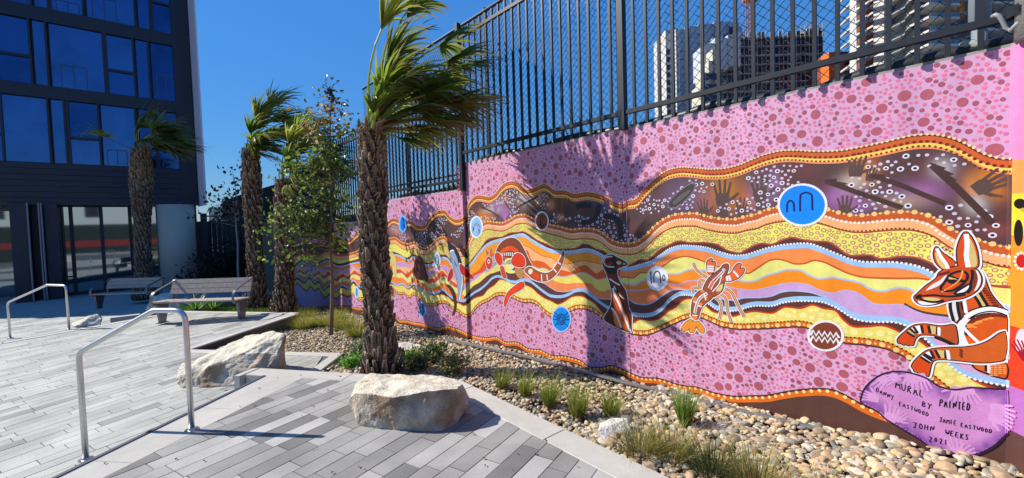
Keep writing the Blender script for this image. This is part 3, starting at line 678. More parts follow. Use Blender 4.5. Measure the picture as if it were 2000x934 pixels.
D5 = curve([(1022,543),(1045,548),(1063.6,554),(1077,563),(1088.7,569),(1104,570),(1116,568),(1130,563.9),(1142,564),(1155,573),(1168,583),(1197,585),(1205,587)])
for f, g, c in ((F0, D1, K(254, 158, 44)), (D1, D2, PEACH), (D2, D3, K(232, 96, 24)), (D3, D4, K(244, 222, 104)), (D4, D5, K(248, 140, 80)), (D5, shift(L0, -.002), K(92, 58, 54))):
    band('painted_wave_band', f, g, c, 3, uR1, uK)
for f, c, w in ((D1, K(200, 100, 30), .007), (D3, K(190, 190, 220), .010), (D5, K(190, 180, 220), .009)):
    d1.line([(u, float(f(u))) for u in samples(uR1, uK)], w, c, 5)
uS = UZ(905, 540)[0]
def wob(t, a, ph): return lambda u: F0(u)*(1-t)+L0(u)*t+a*np.sin(np.asarray(u)*7+ph)+a*.5*np.sin(np.asarray(u)*17+ph*2)
wv = [F0, wob(.34, .03, 0), wob(.52, .03, 1), wob(.66, .03, 2.2), wob(.84, .02, 3), shift(L0, -.002)]
for k, c in enumerate((K(252, 160, 40), K(230, 84, 24), K(210, 160, 206), K(240, 226, 120), K(98, 58, 54))):
    band('painted_wave_band', wv[k], wv[k+1], c, 3, uK, uS)
wv = [F0, wob(.17, .02, .5), wob(.32, .025, 1.5), wob(.47, .025, 2.5), wob(.62, .02, 3.3), wob(.8, .02, 4), shift(L0, -.002)]
for k, c in enumerate((K(248, 140, 50), K(216, 150, 200), K(252, 190, 130), K(226, 80, 30), K(238, 232, 130), K(250, 140, 70))):
    band('painted_wave_band', wv[k], wv[k+1], c, 3, uS, UL)
for k in (1, 2, 4): d1.line([(u, float(wv[k](u))) for u in samples(uS, UL)], .012, K(190, 190, 214), 4)
# lower blue stripe, brown scallops, yellow, border
band('painted_brown_band', shift(L0, -.004), L2, K(94, 50, 44), 2)
band('painted_blue_band', L0, shift(L0, -.036), SKYB, 6)
row(d1, shift(L0, -.036), 0, .0078, .0215, WHITE, 7, UR, UZ(1240, 620)[0], n=8)
band('painted_yellow_band', L2, L3, K(242, 222, 110), 2)
d1.line([(u, float(L2(u))) for u in us_], .013, K(206, 58, 18), 5)
bp_ = Paint(); HY = {}
scatter(bp_, L2, L3, .014, .026, 7000, .003, lambda p, u, z, r: p.dot(u, z, r, K(250, 238, 150), 3, 9, 1.1), 9, .012)
bp_.build('painted_pale_spots', kind='stuff')
band('painted_border', L3, shift(L3, -.048), K(222, 108, 32), 4)
row(d1, L3, -.002, .0062, .025, K(84, 44, 30), 6, UR, 9, n=6)
row(d1, L3, -.027, .013, .036, K(252, 214, 128), 6, UR, 12, sizes=[1.3, .55], n=9)
d1.line([(u, float(L3(u))-.048) for u in us_], .011, K(80, 44, 44), 6)
band('painted_border', B0, shift(B0, -.050), K(236, 116, 30), 4)
d1.line([(u, float(B0(u))+.002) for u in us_], .014, K(76, 40, 44), 5)
row(d1, B0, -.012, .0125, .052, K(252, 226, 140), 6, UR, 12, n=9)
d1.build('painted_dot_rows', kind='stuff')

# white dots and rings in the dark band
rp = Paint(); HY = {}
def pdot(p, u, z, r): p.dot(u, z, r, K(214, 202, 226), 4, 9, 1.1)
def pring(p, u, z, r): p.dot(u, z, r, K(240, 232, 244), 4, 12, 1.1); p.dot(u, z, r*.5, K(40, 30, 50), 5, 9, 1.1)
_ft, _fb = shift(C0, -.085), shift(C1, .012)
def masked(fn, thr):
    def g(p, u, z, r):
        if noise.noise(Vector((u*3.1, z*4.3, 12))) > thr: fn(p, u, z, r)
    return g
scatter(rp, _ft, _fb, .013, .017, 1300, .02, masked(pring, -.02), 11)
scatter(rp, _ft, _fb, .008, .0105, 5200, .009, masked(pdot, .0), 11)
rp.build('painted_white_rings', kind='stuff')

# hands, spears, boomerangs, shield in the dark band
def hand(p, cx, cy, s, c, layer, rot=0., arm=0.):
    u0, z0 = UZ(cx, cy); up = abs(UZ(cx, cy-10)[1]-z0)/10; S = s*up   # metres
    def T(x, y):
        return (u0-(x*math.cos(rot)-y*math.sin(rot))*S, z0+(x*math.sin(rot)+y*math.cos(rot))*S)
    p.conv([T(*q) for q in [(-.32, -.5), (.32, -.5), (.4, -.1), (.36, .22), (-.36, .22), (-.4, -.1)]][::1], c, layer)
    for k, (x, l, a) in enumerate(((-.3, .62, .28), (-.1, .78, .08), (.11, .76, -.08), (.3, .6, -.26))):
        e = (x-math.sin(a)*l, .2+math.cos(a)*l); w = .085
        p.conv([T(x-w, .1), T(x+w, .1), T(e[0]+w*.8, e[1]), T(e[0], e[1]+w), T(e[0]-w*.8, e[1])], c, layer)
    p.conv([T(.3, -.35), T(.42, -.1), T(.86, .22), T(.92, .12), T(.62, -.2)], c, layer)
    if arm: p.conv([T(-.26, -.45), T(.26, -.45), T(.3, -arm), T(-.3, -arm)], c, layer)
HD = K(96, 72, 66)
hp_ = Paint()
for (x, y, s, r, ar) in ((1411, 385, 34, 0, 1.2), (1374, 410, 22, .1, .7), (1448, 410, 24, -.1, .6), (1484, 375, 32, .05, 1.1), (1672, 330, 30, -.1, .5), (1650, 406, 24, 0, .45), (1925, 362, 36, -1.0, .4), (1700, 345, 18, -.2, 0)):
    hand(hp_, x, y, s, HD, 4, r, ar)
for (x, y, s, c) in ((940, 424, 14, K(206, 116, 30)), (955, 427, 12, K(206, 116, 30)), (968, 402, 14, K(160, 110, 160)), (985, 420, 14, K(176, 112, 180)), (1107, 408, 20, K(80, 60, 50)), (1185, 398, 16, K(110, 86, 120)), (865, 440, 12, K(120, 84, 70)), (775, 452, 10, K(200, 130, 110))):
    hand(hp_, x, y, s, c, 4, RNG.uniform(-.2, .2), .8)
hp_.build('painted_hands', kind='stuff')
def spear(pts, w, head=None):
    p = Paint(); p.lpx(pts, w, K(78, 52, 46), 6, smooth=0)
    if head: p.px(head, K(78, 52, 46), 6, 0)
    p.build('painted_spear')
spear([(1820, 323), (1870, 368), (1938, 436)], .035, [(1815, 317), (1848, 328), (1843, 331), (1863, 340), (1855, 343), (1869, 352), (1858, 354), (1870, 364), (1852, 362), (1835, 345)])
spear([(1700, 342), (1760, 362), (1846, 398)], .03, [(1700, 338), (1730, 342), (1722, 346), (1742, 356), (1725, 354)])
spear([(1612, 354), (1680, 378), (1762, 406)], .032, [(1606, 351), (1636, 349), (1632, 354), (1656, 358), (1650, 361), (1672, 370), (1668, 378), (1640, 366)])
spear([(1011, 405), (1052, 383)], .026, [(1008, 408), (1018, 398), (1020, 403)])
spear([(939, 404), (960, 413), (976, 424)], .022, [(937, 402), (948, 405), (944, 409)])
spear([(985, 393), (1000, 414)], .022)
p = Paint()
p.px([(1305,398),(1320,378),(1345,358),(1358,355),(1360,366),(1350,384),(1330,402),(1314,409),(1304,406)], K(126, 116, 122), 5)
p.px([(1306,397),(1321,379),(1345,361),(1356,358),(1357,366),(1348,382),(1329,399),(1314,406),(1306,404)], K(72, 62, 62), 6)
p.px([(1312,396),(1330,380),(1350,368),(1349,376),(1330,392),(1316,402)], K(104, 94, 92), 7); p.build('painted_shield')
for pts in ([(1135, 435), (1152, 434), (1164, 425), (1172, 400)], [(1180, 423), (1200, 424), (1211, 434), (1214, 468)], [(1125, 405), (1140, 400), (1155, 402)]):
    p = Paint(); p.lpx(pts, .06, K(50, 38, 42), 6); p.build('painted_boomerang')

# ------------------------------------------------------------------ round emblems
def emblem(cx, cy, rx, ry, col, dots=0, rim=WHITE, fn=None, label=None):
    p = Paint(); p.ell(cx, cy, rx+1.4, ry+1.8, rim if not dots else col, 10); p.ell(cx, cy, rx-1, ry-1, col, 11)
    for k in range(dots):
        t = 2*math.pi*k/dots; u, z = UZ(cx+rx*math.cos(t), cy+ry*math.sin(t)); p.dot(u, z, .0095, WHITE, 12, 8)
    if fn: fn(p)
    p.build('painted_emblem', label=label)
NAVY = K(20, 28, 90)
def e1(p):
    for (x0, x1, yb, yt) in ((1537.5, 1551, 414, 394), (1563, 1586.5, 412, 378)):
        m = (x0+x1)/2; p.lpx([(x0, yb+1), (x0, yt+5), (x0+2, yt+1), (m-2, yt-2), (m+2, yt-2), (x1-2, yt+1), (x1, yt+5), (x1+.5, yb-1)], .0125, NAVY, 13)
emblem(1567.5, 400.5, 46.5, 40, BLUE, 62, fn=e1, label='bright blue disc with two arches')
def e2(p):
    p.lpx([(1271, 530), (1273, 554)], .012, BLACK, 13); p.lpx([(1278, 553), (1277, 538), (1281, 530), (1287, 530), (1290, 538), (1291, 553)], .012, BLACK, 13)
    p.lpx([(1296.5, 535), (1294, 543), (1297, 550), (1300, 543)], .009, BLACK, 13, closed=True)
emblem(1284.3, 543.5, 20, 22.5, K(244, 244, 250), 30, fn=e2, label='white disc with black strokes')
def e3(p):
    for k in range(8):
        t = math.pi*(1.05-k*.105*1.2); x, y = 932-8.0*math.cos(math.pi-t)*-1, 447-11*math.sin(t)
        u, z = UZ(931+7.5*math.cos(t), 450-12*math.sin(t)); p.dot(u, z, .017, BLACK, 13); p.dot(u, z, .010, K(200, 224, 250), 14)
    u, z = UZ(924.5, 447); p.dot(u, z, .026, BLACK, 13); p.lpx([(936.5, 447), (936, 455)], .035, K(150, 120, 110), 13)
emblem(930.6, 443.6, 11.5, 20, K(150, 196, 244), 0, fn=e3)
def e4(p):
    p.lpx([(1055.5, 420), (1056.5, 442)], .014, BLACK, 13); p.lpx([(1060, 420), (1059.5, 442)], .014, BLACK, 13)
    p.lpx([(1053, 437), (1057, 444), (1060, 444), (1064, 437)], .014, BLACK, 13)
emblem(1058.6, 432, 12.3, 17.3, K(150, 74, 48), 0, fn=e4)
def e5(p):
    cx, cy = 1096.5, 623.5
    for (x, y) in ((-14, -14), (-16, 0), (-13, 13), (13, -13), (16, 1), (14, 15), (-15, -7), (15, -6)):
        p.lpx([(cx+x*.48, cy+y*.5), (cx+x, cy+y)], .010, NAVY, 13, smooth=0)
    for r in (1, .68, .38): p.lpx([(cx+8*r*math.cos(t), cy+11*r*math.sin(t)) for t in np.linspace(0, 6.28, 12)], .010, NAVY, 14)
emblem(1096.7, 623.5, 18, 24, K(20, 146, 240), 0, rim=K(180, 210, 246), fn=e5)
def e6(p):
    for y in (650, 661):
        pts = []
        for k in range(11): pts.append((1583+k*5.6, y+(4.5 if k % 2 == 0 else -5)+k*.55))
        p.lpx(pts, .017, WHITE, 13, smooth=0)
emblem(1612.7, 656, 33.5, 28.5, K(134, 62, 40), 44, fn=e6, label='brown disc with two white zigzags')
def e7(p):
    for x in (785.5, 788.3): p.lpx([(x, 427), (x+.2, 448)], .02, NAVY, 13)
emblem(787, 437.5, 6.5, 15, BLUE, 0, rim=K(120, 190, 250), fn=e7)
def e8(p):
    for r in (1, .6): p.lpx([(824.5+4.2*r*math.cos(t), 604+10*r*math.sin(t)) for t in np.linspace(0, 6.28, 12)], .016, NAVY, 13)
    p.lpx([(824.5, 599), (824.5, 607)], .02, NAVY, 13)
emblem(824.5, 605, 6.2, 14.5, K(70, 140, 210), 0, rim=K(160, 200, 240), fn=e8)
emblem(767, 570, 3.8, 9, K(130, 66, 46), 0, rim=K(200, 160, 120))
def e9(p):
    for r in (1, .55): p.lpx([(854+4*r*math.cos(t), 508+9*r*math.sin(t)) for t in np.linspace(0, 6.28, 12)], .012, K(60, 60, 90), 13)
emblem(854, 507.5, 5.6, 13.5, K(190, 206, 226), 0, rim=K(230, 236, 246), fn=e9)
emblem(697, 571, 3.3, 10, K(80, 150, 220), 0, rim=K(210, 226, 246))
emblem(609, 520, 3, 12, K(90, 110, 220), 0, rim=K(160, 180, 240))

# ------------------------------------------------------------------ animals
def MAP(ox, oy, s): return lambda pts: [(ox+x/s, oy+y/s) for x, y in pts]
def outlined(p, pts, col, lay=11, wo=.027, wi=.012, ci=BLACK, co=WHITE, smooth=2, closed=True):
    cp = chaikin(pts, smooth, True); uz = [UZ(*q) for q in cp]
    p.line(uz, wo, co, lay, True); p.line(uz, wi, ci, lay+1, True); p.poly(uz, col, lay+2)
K1, K2 = MAP(1720, 440, 5.189), MAP(1720, 600, 5.189)
RB, RO = K(216, 88, 18), K(238, 84, 16)
kg = Paint()
outlined(kg, K1([(700, 755), (700, 840), (725, 940), (770, 1000), (900, 960), (1000, 900), (1130, 850), (1240, 880), (1290, 890), (1200, 800), (1110, 690), (1075, 600), (1050, 520), (1000, 455), (930, 470), (860, 600), (760, 700)]), RB, 9, .028)
outlined(kg, K2([(770, 330), (760, 230), (790, 150), (860, 90), (960, 40), (1060, 12), (1150, 15), (1290, 50), (1290, 240), (1290, 560), (1150, 600), (1000, 560), (900, 420), (800, 400)]), RB, 9, .028)
outlined(kg, K2([(930, 570), (1000, 555), (1290, 545), (1290, 730), (1180, 700), (1060, 660), (960, 620)]), RB, 9, .01, .018)
kg.px(K2([(935, 572), (1060, 570), (1070, 650), (980, 625)]), K(222, 104, 20), 12); kg.lpx(K2([(1075, 575), (1080, 650)]), .02, BLACK, 13)
for k in range(7): u, z = UZ(*K2([(1098, 578+k*13)])[0]); kg.dot(u, z, .007, WHITE, 14)
for k in range(22):
    u, z = UZ(1720+(1120+(k % 4)*45)/5.189, 600+(590+(k//4)*20)/5.189); kg.dot(u, z, .004, K(246, 170, 90), 14, sq=2.2)
# haunch with white arcs and dotted texture
kg.lpx(K2([(820, 395), (785, 300), (785, 220), (820, 150), (890, 95), (980, 55), (1080, 35), (1180, 38), (1285, 62)]), .038, BLACK, 12)
kg.lpx(K2([(820, 395), (785, 300), (785, 220), (820, 150), (890, 95), (980, 55), (1080, 35), (1180, 38), (1285, 62)]), .022, WHITE, 13)
kg.lpx(K2([(870, 385), (830, 300), (825, 240), (850, 170), (905, 120)]), .044, BLACK, 12); kg.lpx(K2([(870, 385), (830, 300), (825, 240), (850, 170), (905, 120)]), .026, WHITE, 14, taper=True)
kg.px(K2([(850, 270), (880, 300), (930, 340), (975, 385), (900, 385), (865, 330)]), K(240, 96, 16), 12)
for k in range(14):
    t = k/13; q = (850+150*t**1.1, 215+150*t); u, z = UZ(*K2([q])[0]); kg.dot(u, z, .0085, WHITE, 15)
for k in range(34):
    t = math.pi*(.55+.9*RNG.random()); rr = RNG.uniform(.72, 1.0); x, y = 1190+330*math.cos(t)*rr, 235-165*math.sin(t)*rr if False else 235+175*-abs(math.sin(t))*rr
    if 860 < x < 1285 and 70 < y < 330: u, z = UZ(*K2([(x, y)])[0]); kg.dot(u, z, .0045, K(244, 150, 60), 13, sq=2)
for k in range(12): u, z = UZ(*K2([(900+k*33, 150-70*math.sin(k/11*2.2))])[0]); kg.dot(u, z, .010, K(120, 40, 16), 13, sq=1.4)
# neck
kg.px(K1([(705, 760), (765, 755), (790, 860), (800, 950), (745, 985), (725, 880)]), K(236, 232, 230), 12)
kg.lpx(K1([(705, 755), (705, 850), (740, 970)]), .016, BLACK, 13); kg.lpx(K1([(775, 755), (785, 860), (810, 960)]), .014, BLACK, 13)
kg.px(K1([(780, 755), (825, 745), (840, 830), (865, 890), (820, 940), (795, 860)]), K(140, 60, 24), 12); kg.lpx(K1([(828, 750), (832, 830), (870, 900)]), .016, BLACK, 13)
for k in range(10): u, z = UZ(*K1([(846+k*2.2, 755+k*14)])[0]); kg.dot(u, z, .0085, WHITE, 14)
kg.px(K1([(935, 700), (985, 655), (1020, 720), (1085, 825), (1020, 835), (985, 760)]), TAN, 12)
kg.lpx(K1([(935, 700), (985, 760), (1020, 835)]), .014, BLACK, 13); kg.lpx(K1([(990, 655), (1025, 720), (1090, 825)]), .014, BLACK, 13)
for k in range(16): u, z = UZ(*K1([(1030+(k % 8)*18+(k//8)*22, 640+(k % 8)*24)])[0]); kg.dot(u, z, .006, K(120, 36, 14), 13, sq=1.5)
kg.lpx(K1([(860, 935), (940, 880), (1060, 848), (1150, 845), (1240, 868), (1290, 890)]), .038, BLACK, 13)
kg.lpx(K1([(860, 935), (940, 880), (1060, 848), (1150, 845), (1240, 868), (1290, 890)]), .023, WHITE, 14, taper=False)
# arms
AF = K2([(170, 340), (190, 300), (250, 250), (300, 205), (350, 178), (460, 168), (560, 188), (650, 192), (740, 172), (765, 200), (790, 385), (740, 362), (640, 312), (540, 282), (420, 275), (375, 292), (345, 330), (330, 395), (300, 375), (285, 395), (255, 370), (235, 388), (210, 360), (185, 372)])
outlined(kg, AF, K(196, 84, 30), 14, .028)
kg.px(K2([(185, 335), (205, 300), (265, 250), (345, 295), (325, 385), (300, 355), (285, 385), (258, 350), (235, 378), (212, 345), (195, 362)]), K(222, 72, 14), 17)
def bar(pts, c, lay=17): kg.px(pts, c, lay, 0)
bar(K2([(275, 240), (300, 222), (350, 262), (338, 290)]), TAN); bar(K2([(300, 215), (335, 200), (375, 240), (352, 262)]), WHITE); bar(K2([(345, 195), (405, 182), (425, 262), (380, 270), (368, 225)]), WHITE)
bar(K2([(418, 182), (480, 184), (498, 262), (432, 260)]), RO); bar(K2([(490, 186), (575, 198), (572, 275), (510, 266)]), TAN)
for q in ([(265, 250), (345, 300)], [(295, 215), (352, 265)], [(335, 198), (378, 262)], [(412, 180), (430, 262)], [(484, 184), (503, 266)], [(578, 198), (574, 278)]): kg.lpx(K2(q), .014, BLACK, 18, smooth=0)
for k in range(6): u, z = UZ(*K2([(592, 212+k*13)])[0]); kg.dot(u, z, .0075, WHITE, 18)
kg.lpx(K2([(545, 300), (650, 340), (755, 395)]), .016, BLACK, 15)
AL = K2([(312, 600), (340, 550), (400, 490), (460, 442), (530, 420), (640, 410), (760, 408), (880, 405), (1010, 380), (1120, 330), (1200, 265), (1290, 238), (1290, 530), (1150, 555), (1000, 562), (850, 545), (650, 525), (545, 530), (512, 570), (500, 640), (482, 712), (465, 680), (440, 700), (425, 665), (395, 690), (380, 650), (345, 655), (335, 622)])
outlined(kg, AL, K(208, 96, 30), 18, .030)
kg.px(K2([(325, 600), (350, 555), (405, 505), (500, 560), (490, 640), (480, 695), (465, 660), (440, 685), (425, 645), (395, 670), (380, 632), (350, 640)]), K(222, 72, 14), 21)
bar(K2([(410, 498), (425, 480), (520, 545), (508, 562)]), WHITE, 21); bar(K2([(440, 472), (490, 445), (530, 500), (528, 535)]), WHITE, 21); bar(K2([(520, 432), (550, 430), (598, 515), (560, 520), (545, 490)]), RO, 21)
bar(K2([(562, 430), (655, 440), (660, 515), (615, 515), (590, 470)]), TAN, 21)
for q in ([(405, 502), (505, 565)], [(430, 478), (525, 545)], [(440, 470), (530, 520)], [(505, 436), (545, 520)], [(553, 430), (600, 515)], [(660, 438), (662, 518)]): kg.lpx(K2(q), .014, BLACK, 22, smooth=0)
for k in range(7): u, z = UZ(*K2([(680+k*2, 445+k*12)])[0]); kg.dot(u, z, .0085, WHITE, 22)
for k in range(6): u, z = UZ(*K2([(812+(k % 2)*8, 430+k*14)])[0]); kg.dot(u, z, .007, K(130, 50, 20), 22)
# head
outlined(kg, K1([(340, 722), (380, 690), (450, 620), (540, 560), (575, 530), (590, 482), (640, 450), (700, 430), (790, 412), (880, 428), (960, 438), (1005, 480), (1030, 560), (1000, 640), (920, 705), (820, 745), (720, 752), (640, 772), (560, 800), (440, 812), (380, 790), (345, 755)]), K(206, 78, 20), 16, .030)
kg.px(K1([(370, 762), (430, 772), (520, 782), (600, 775), (545, 802), (440, 812), (390, 795)]), K(240, 240, 240), 19); kg.px(K1([(415, 735), (500, 728), (625, 745), (570, 775), (470, 768)]), TAN, 20)
kg.lpx(K1([(400, 745), (470, 772), (560, 780), (640, 760)]), .013, BLACK, 21)
kg.px(K1([(445, 670), (520, 600), (600, 560), (650, 510), (680, 500), (640, 570), (580, 620), (500, 650)]), K(240, 226, 224), 19)
kg.px(K1([(600, 640), (640, 590), (690, 520), (760, 480), (850, 470), (885, 510), (860, 560), (800, 620), (720, 665), (650, 665)]), K(226, 74, 12), 19)
kg.lpx(K1([(600, 645), (640, 590), (690, 510), (760, 472), (850, 462), (890, 510), (865, 565), (800, 625), (720, 668), (640, 665)]), .013, BLACK, 20, closed=True)
kg.px(K1([(690, 520), (760, 515), (820, 545), (740, 552), (690, 545)]), TAN, 21); kg.px(K1([(655, 555), (720, 545), (800, 556), (860, 572), (780, 582), (715, 598), (680, 575)]), BLACK, 21)
kg.lpx(K1([(680, 510), (760, 530), (850, 565)]), .011, BLACK, 22)
kg.px(K1([(740, 690), (820, 640), (905, 585), (912, 620), (870, 680), (780, 695)]), WHITE, 20); kg.lpx(K1([(735, 692), (820, 640), (905, 585), (915, 625), (870, 682), (780, 698)]), .011, BLACK, 21, closed=True)
kg.px(K1([(930, 450), (975, 465), (990, 540), (955, 635), (890, 690), (915, 620), (945, 540)]), K(134, 56, 26), 20); kg.lpx(K1([(925, 450), (935, 520), (910, 590), (915, 640), (880, 690)]), .012, BLACK, 21)
kg.px(K1([(955, 440), (1000, 480), (1022, 560), (995, 635), (940, 680), (980, 600), (990, 520)]), WHITE, 21)
for k in range(18):
    t = k/17; x = 830+60*math.sin(t*3)-t*210; y = 465+t*205; u, z = UZ(*K1([(x, y)])[0]); kg.dot(u, z, .0045, K(250, 180, 90), 22)
kg.px(K1([(345, 722), (400, 692), (432, 712), (405, 742), (362, 752)]), BLACK, 22); kg.lpx(K1([(430, 715), (540, 705), (640, 720), (760, 720), (860, 700)]), .012, BLACK, 21)
kg.lpx(K1([(585, 500), (640, 490), (700, 470)]), .014, K(110, 30, 30), 21)
# ears
outlined(kg, K1([(790, 425), (775, 330), (775, 230), (810, 130), (862, 50), (930, 130), (972, 230), (992, 340), (990, 428), (930, 436), (850, 432)]), K(218, 78, 16), 16, .030)
kg.px(K1([(880, 95), (932, 170), (962, 260), (980, 350), (975, 424), (900, 424), (875, 330), (882, 200)]), K(222, 192, 122), 19); kg.lpx(K1([(868, 90), (880, 200), (866, 310), (890, 425)]), .022, WHITE, 20)
outlined(kg, K1([(632, 452), (560, 385), (535, 300), (550, 232), (572, 212), (620, 280), (690, 320), (750, 368), (762, 402), (690, 442)]), K(218, 80, 18), 15, .028)
kg.px(K1([(557, 258), (600, 320), (650, 385), (668, 438), (640, 450), (582, 390), (552, 310)]), TAN, 19); kg.lpx(K1([(570, 235), (610, 320), (660, 380), (685, 440)]), .016, WHITE, 20)
kg.build('painted_kangaroo', label='resting orange kangaroo with upright ears')

# standing kangaroo in the middle distance
k2 = Paint(); Mm = MAP(860, 470, 5.494)
outlined(k2, [(967, 500), (972, 483), (983, 470), (996, 464.5), (1008, 466), (1018, 476), (1026, 492), (1033, 508), (1041, 521), (1030, 528), (1014, 524), (1004, 530), (994, 520), (984, 508), (975, 506)], K(140, 66, 40), 8, .03)
k2.px([(973, 499), (980, 487), (995, 479), (1009, 484), (1017, 498), (1008, 508), (988, 508)], K(238, 84, 20), 11); k2.px([(978, 500), (987, 491), (998, 489), (1009, 495), (1010, 505), (995, 503)], K(110, 30, 20), 12)
for k in range(8): k2.lpx([(981+k*4, 492+abs(k-3.5)*.7), (982+k*3.8, 500)], .02, K(240, 236, 226), 13, smooth=0)
k2.px([(984, 508), (996, 503), (1004, 508), (1006, 522), (998, 528), (990, 520)], K(236, 230, 170), 12)
for r in (1, .7, .4): k2.lpx([(996-8*r*math.cos(t), 518-9*r*math.sin(t)) for t in np.linspace(0.3, 2.8, 9)], .010, BROWN, 13)
for (pt, c) in (([(1012, 494), (1022, 499), (1027, 510), (1025, 521), (1012, 522), (1001, 518), (999, 508), (1004, 498)], K(232, 58, 14)), ([(972, 493), (980, 499), (982, 511), (978, 520), (971, 513), (967, 503), (968, 495)], K(232, 58, 14))): outlined(k2, pt, c, 13, .03)
k2.px([(1003, 522), (1024, 525), (1024, 543), (1012, 545)], K(196, 140, 80), 13); outlined(k2, [(977, 520), (984, 520), (987, 536), (991, 542), (984, 544), (979, 532)], K(226, 70, 20), 12, .024)
outlined(k2, [(956, 500), (962, 508), (961, 520), (955, 527), (950, 519), (949, 507)], K(228, 66, 20), 12, .028); u, z = UZ(955, 511); k2.dot(u, z, .03, WHITE, 15); k2.dot(u, z, .015, BLACK, 16)
for q in ([(951, 498), (949, 486), (954, 494)], [(957, 497), (959, 482), (961, 495)]): outlined(k2, q, K(228, 60, 20), 12, .02, .008, smooth=0)
outlined(k2, [(962, 500), (968, 500), (970, 515), (962, 516)], K(190, 180, 180), 11, .02)
outlined(k2, [(1022, 548), (1006, 558), (990, 572), (984, 590), (986, 602), (992, 590), (996, 577), (1012, 569), (1026, 560)], K(236, 66, 20), 13, .03)
outlined(k2, MAP(1000, 480, 5.1875)([(175, 210), (210, 225), (270, 265), (340, 285), (400, 268), (450, 205), (500, 120), (518, 50), (530, 60), (525, 150), (490, 230), (450, 290), (380, 350), (290, 365), (210, 335), (160, 285), (120, 250)]), K(170, 84, 46), 11, .032)
k2.px(MAP(1000, 480, 5.1875)([(215, 260), (270, 285), (275, 355), (230, 335), (200, 300)]), K(236, 72, 24), 14); k2.px(MAP(1000, 480, 5.1875)([(180, 225), (220, 245), (195, 300), (160, 270)]), K(240, 230, 200), 14)
for q in ([(300, 290), (305, 360)], [(355, 290), (362, 350)], [(425, 235), (455, 270)], [(470, 170), (500, 190)]): k2.lpx(MAP(1000, 480, 5.1875)(q), .016, WHITE, 15, smooth=0)
k2.build('painted_kangaroo', label='standing red kangaroo with long curved tail')

# emu
em = Paint(); E_ = MAP(1000, 480, 5.1875)
outlined(em, E_([(930, 130), (960, 102), (1020, 92), (1065, 122), (1130, 150), (1180, 192), (1130, 205), (1065, 228), (1062, 290), (1090, 370), (1150, 450), (1165, 520), (1180, 630), (1215, 700), (1210, 800), (1215, 885), (1120, 852), (1040, 812), (980, 780), (922, 745), (1000, 630), (1022, 540), (1010, 430), (980, 330), (950, 250), (918, 190)]), K(110, 44, 30), 10, .028)
em.px(E_([(930, 135), (965, 108), (1020, 98), (1070, 130), (1060, 215), (1055, 290), (990, 300), (955, 240), (925, 190)]), BLACK, 13)
em.lpx(E_([(1010, 120), (960, 125), (940, 160), (965, 195), (1010, 190), (1000, 160)]), .022, K(176, 40, 50), 14); em.lpx(E_([(1020, 110), (950, 110), (925, 165), (960, 215), (1040, 215)]), .010, WHITE, 15)
em.px(E_([(1050, 170), (1080, 150), (1120, 170), (1090, 200)]), TAN, 14); em.px(E_([(1125, 165), (1170, 190), (1125, 198)]), K(170, 170, 180), 14); em.px(E_([(985, 280), (1050, 300), (1060, 340), (1010, 340)]), K(150, 30, 44), 14)
em.px(E_([(1025, 440), (1080, 520), (1130, 640), (1190, 760), (1205, 875), (1120, 845), (1060, 720), (1030, 600)]), K(238, 104, 20), 13)
em.px(E_([(1015, 640), (1060, 700), (1110, 800), (1110, 845), (1040, 805)]), K(250, 140, 30), 14)
em.px(E_([(930, 745), (1000, 650), (1035, 720), (1035, 800)]), K(80, 40, 30), 14)
for q, w in (([(1025, 430), (1040, 500), (1090, 590), (1150, 740), (1200, 870)], .026), ([(1010, 630), (1060, 690), (1110, 830)], .022), ([(990, 335), (1040, 370), (1095, 400)], .016)): em.lpx(E_(q), w, WHITE, 15)
em.lpx(E_([(1035, 410), (1090, 500), (1140, 540)]), .012, WHITE, 15); em.lpx(E_([(1060, 440), (1110, 560), (1180, 720), (1200, 800)]), .016, BLACK, 15); em.lpx(E_([(1040, 520), (1080, 640), (1130, 760)]), .012, RED, 15)
for k in range(12): u, z = UZ(*E_([(1085+k*7, 530+k*20)])[0]); em.dot(u, z, .008, K(250, 130, 60), 16)
em.build('painted_emu')

# crayfish
cr = Paint(); C_ = MAP(1340, 490, 5.493)
def leg(q, w=.030):
    cr.lpx(C_(q), w, WHITE, 8, smooth=1); cr.lpx(C_(q), w*.68, BLACK, 9, smooth=1); cr.lpx(C_(q), w*.42, K(226, 160, 110), 10, smooth=1)
for q in ([(80, 130), (100, 190), (150, 240), (240, 295)], [(215, 335), (148, 302), (142, 395)], [(205, 405), (66, 392), (80, 450)], [(395, 400), (488, 432), (545, 560), (622, 705)], [(370, 465), (432, 505), (445, 640), (488, 768)], [(300, 480), (392, 572), (360, 732)]): leg(q, .034)
OR2 = K(246, 150, 44)
for q in ([(75, 735), (20, 745), (-35, 800), (-55, 850), (-20, 865), (20, 850), (60, 800)], [(75, 745), (25, 860), (60, 885), (100, 860), (115, 750)], [(112, 735), (180, 800), (205, 850), (190, 890), (140, 868), (105, 800)]): outlined(cr, C_(q), OR2, 9, .026, .010)
outlined(cr, C_([(150, 415), (230, 440), (295, 490), (255, 530), (195, 570), (150, 640), (130, 745), (62, 720), (58, 620), (75, 510)]), K(168, 84, 50), 11, .026)
for q in ([(85, 495), (120, 500), (110, 550), (75, 540)], [(165, 415), (205, 430), (190, 455), (150, 440)], [(140, 550), (185, 565), (165, 595), (128, 590)], [(65, 690), (125, 700), (120, 740), (70, 735)], [(205, 470), (240, 500), (215, 530)]): cr.px(C_(q), K(244, 130, 70), 14, 1)
cr.lpx(C_([(230, 455), (150, 500), (115, 570), (95, 670)]), .026, WHITE, 15); cr.lpx(C_([(228, 458), (150, 503), (116, 573), (97, 668)]), .012, K(170, 140, 120), 16)
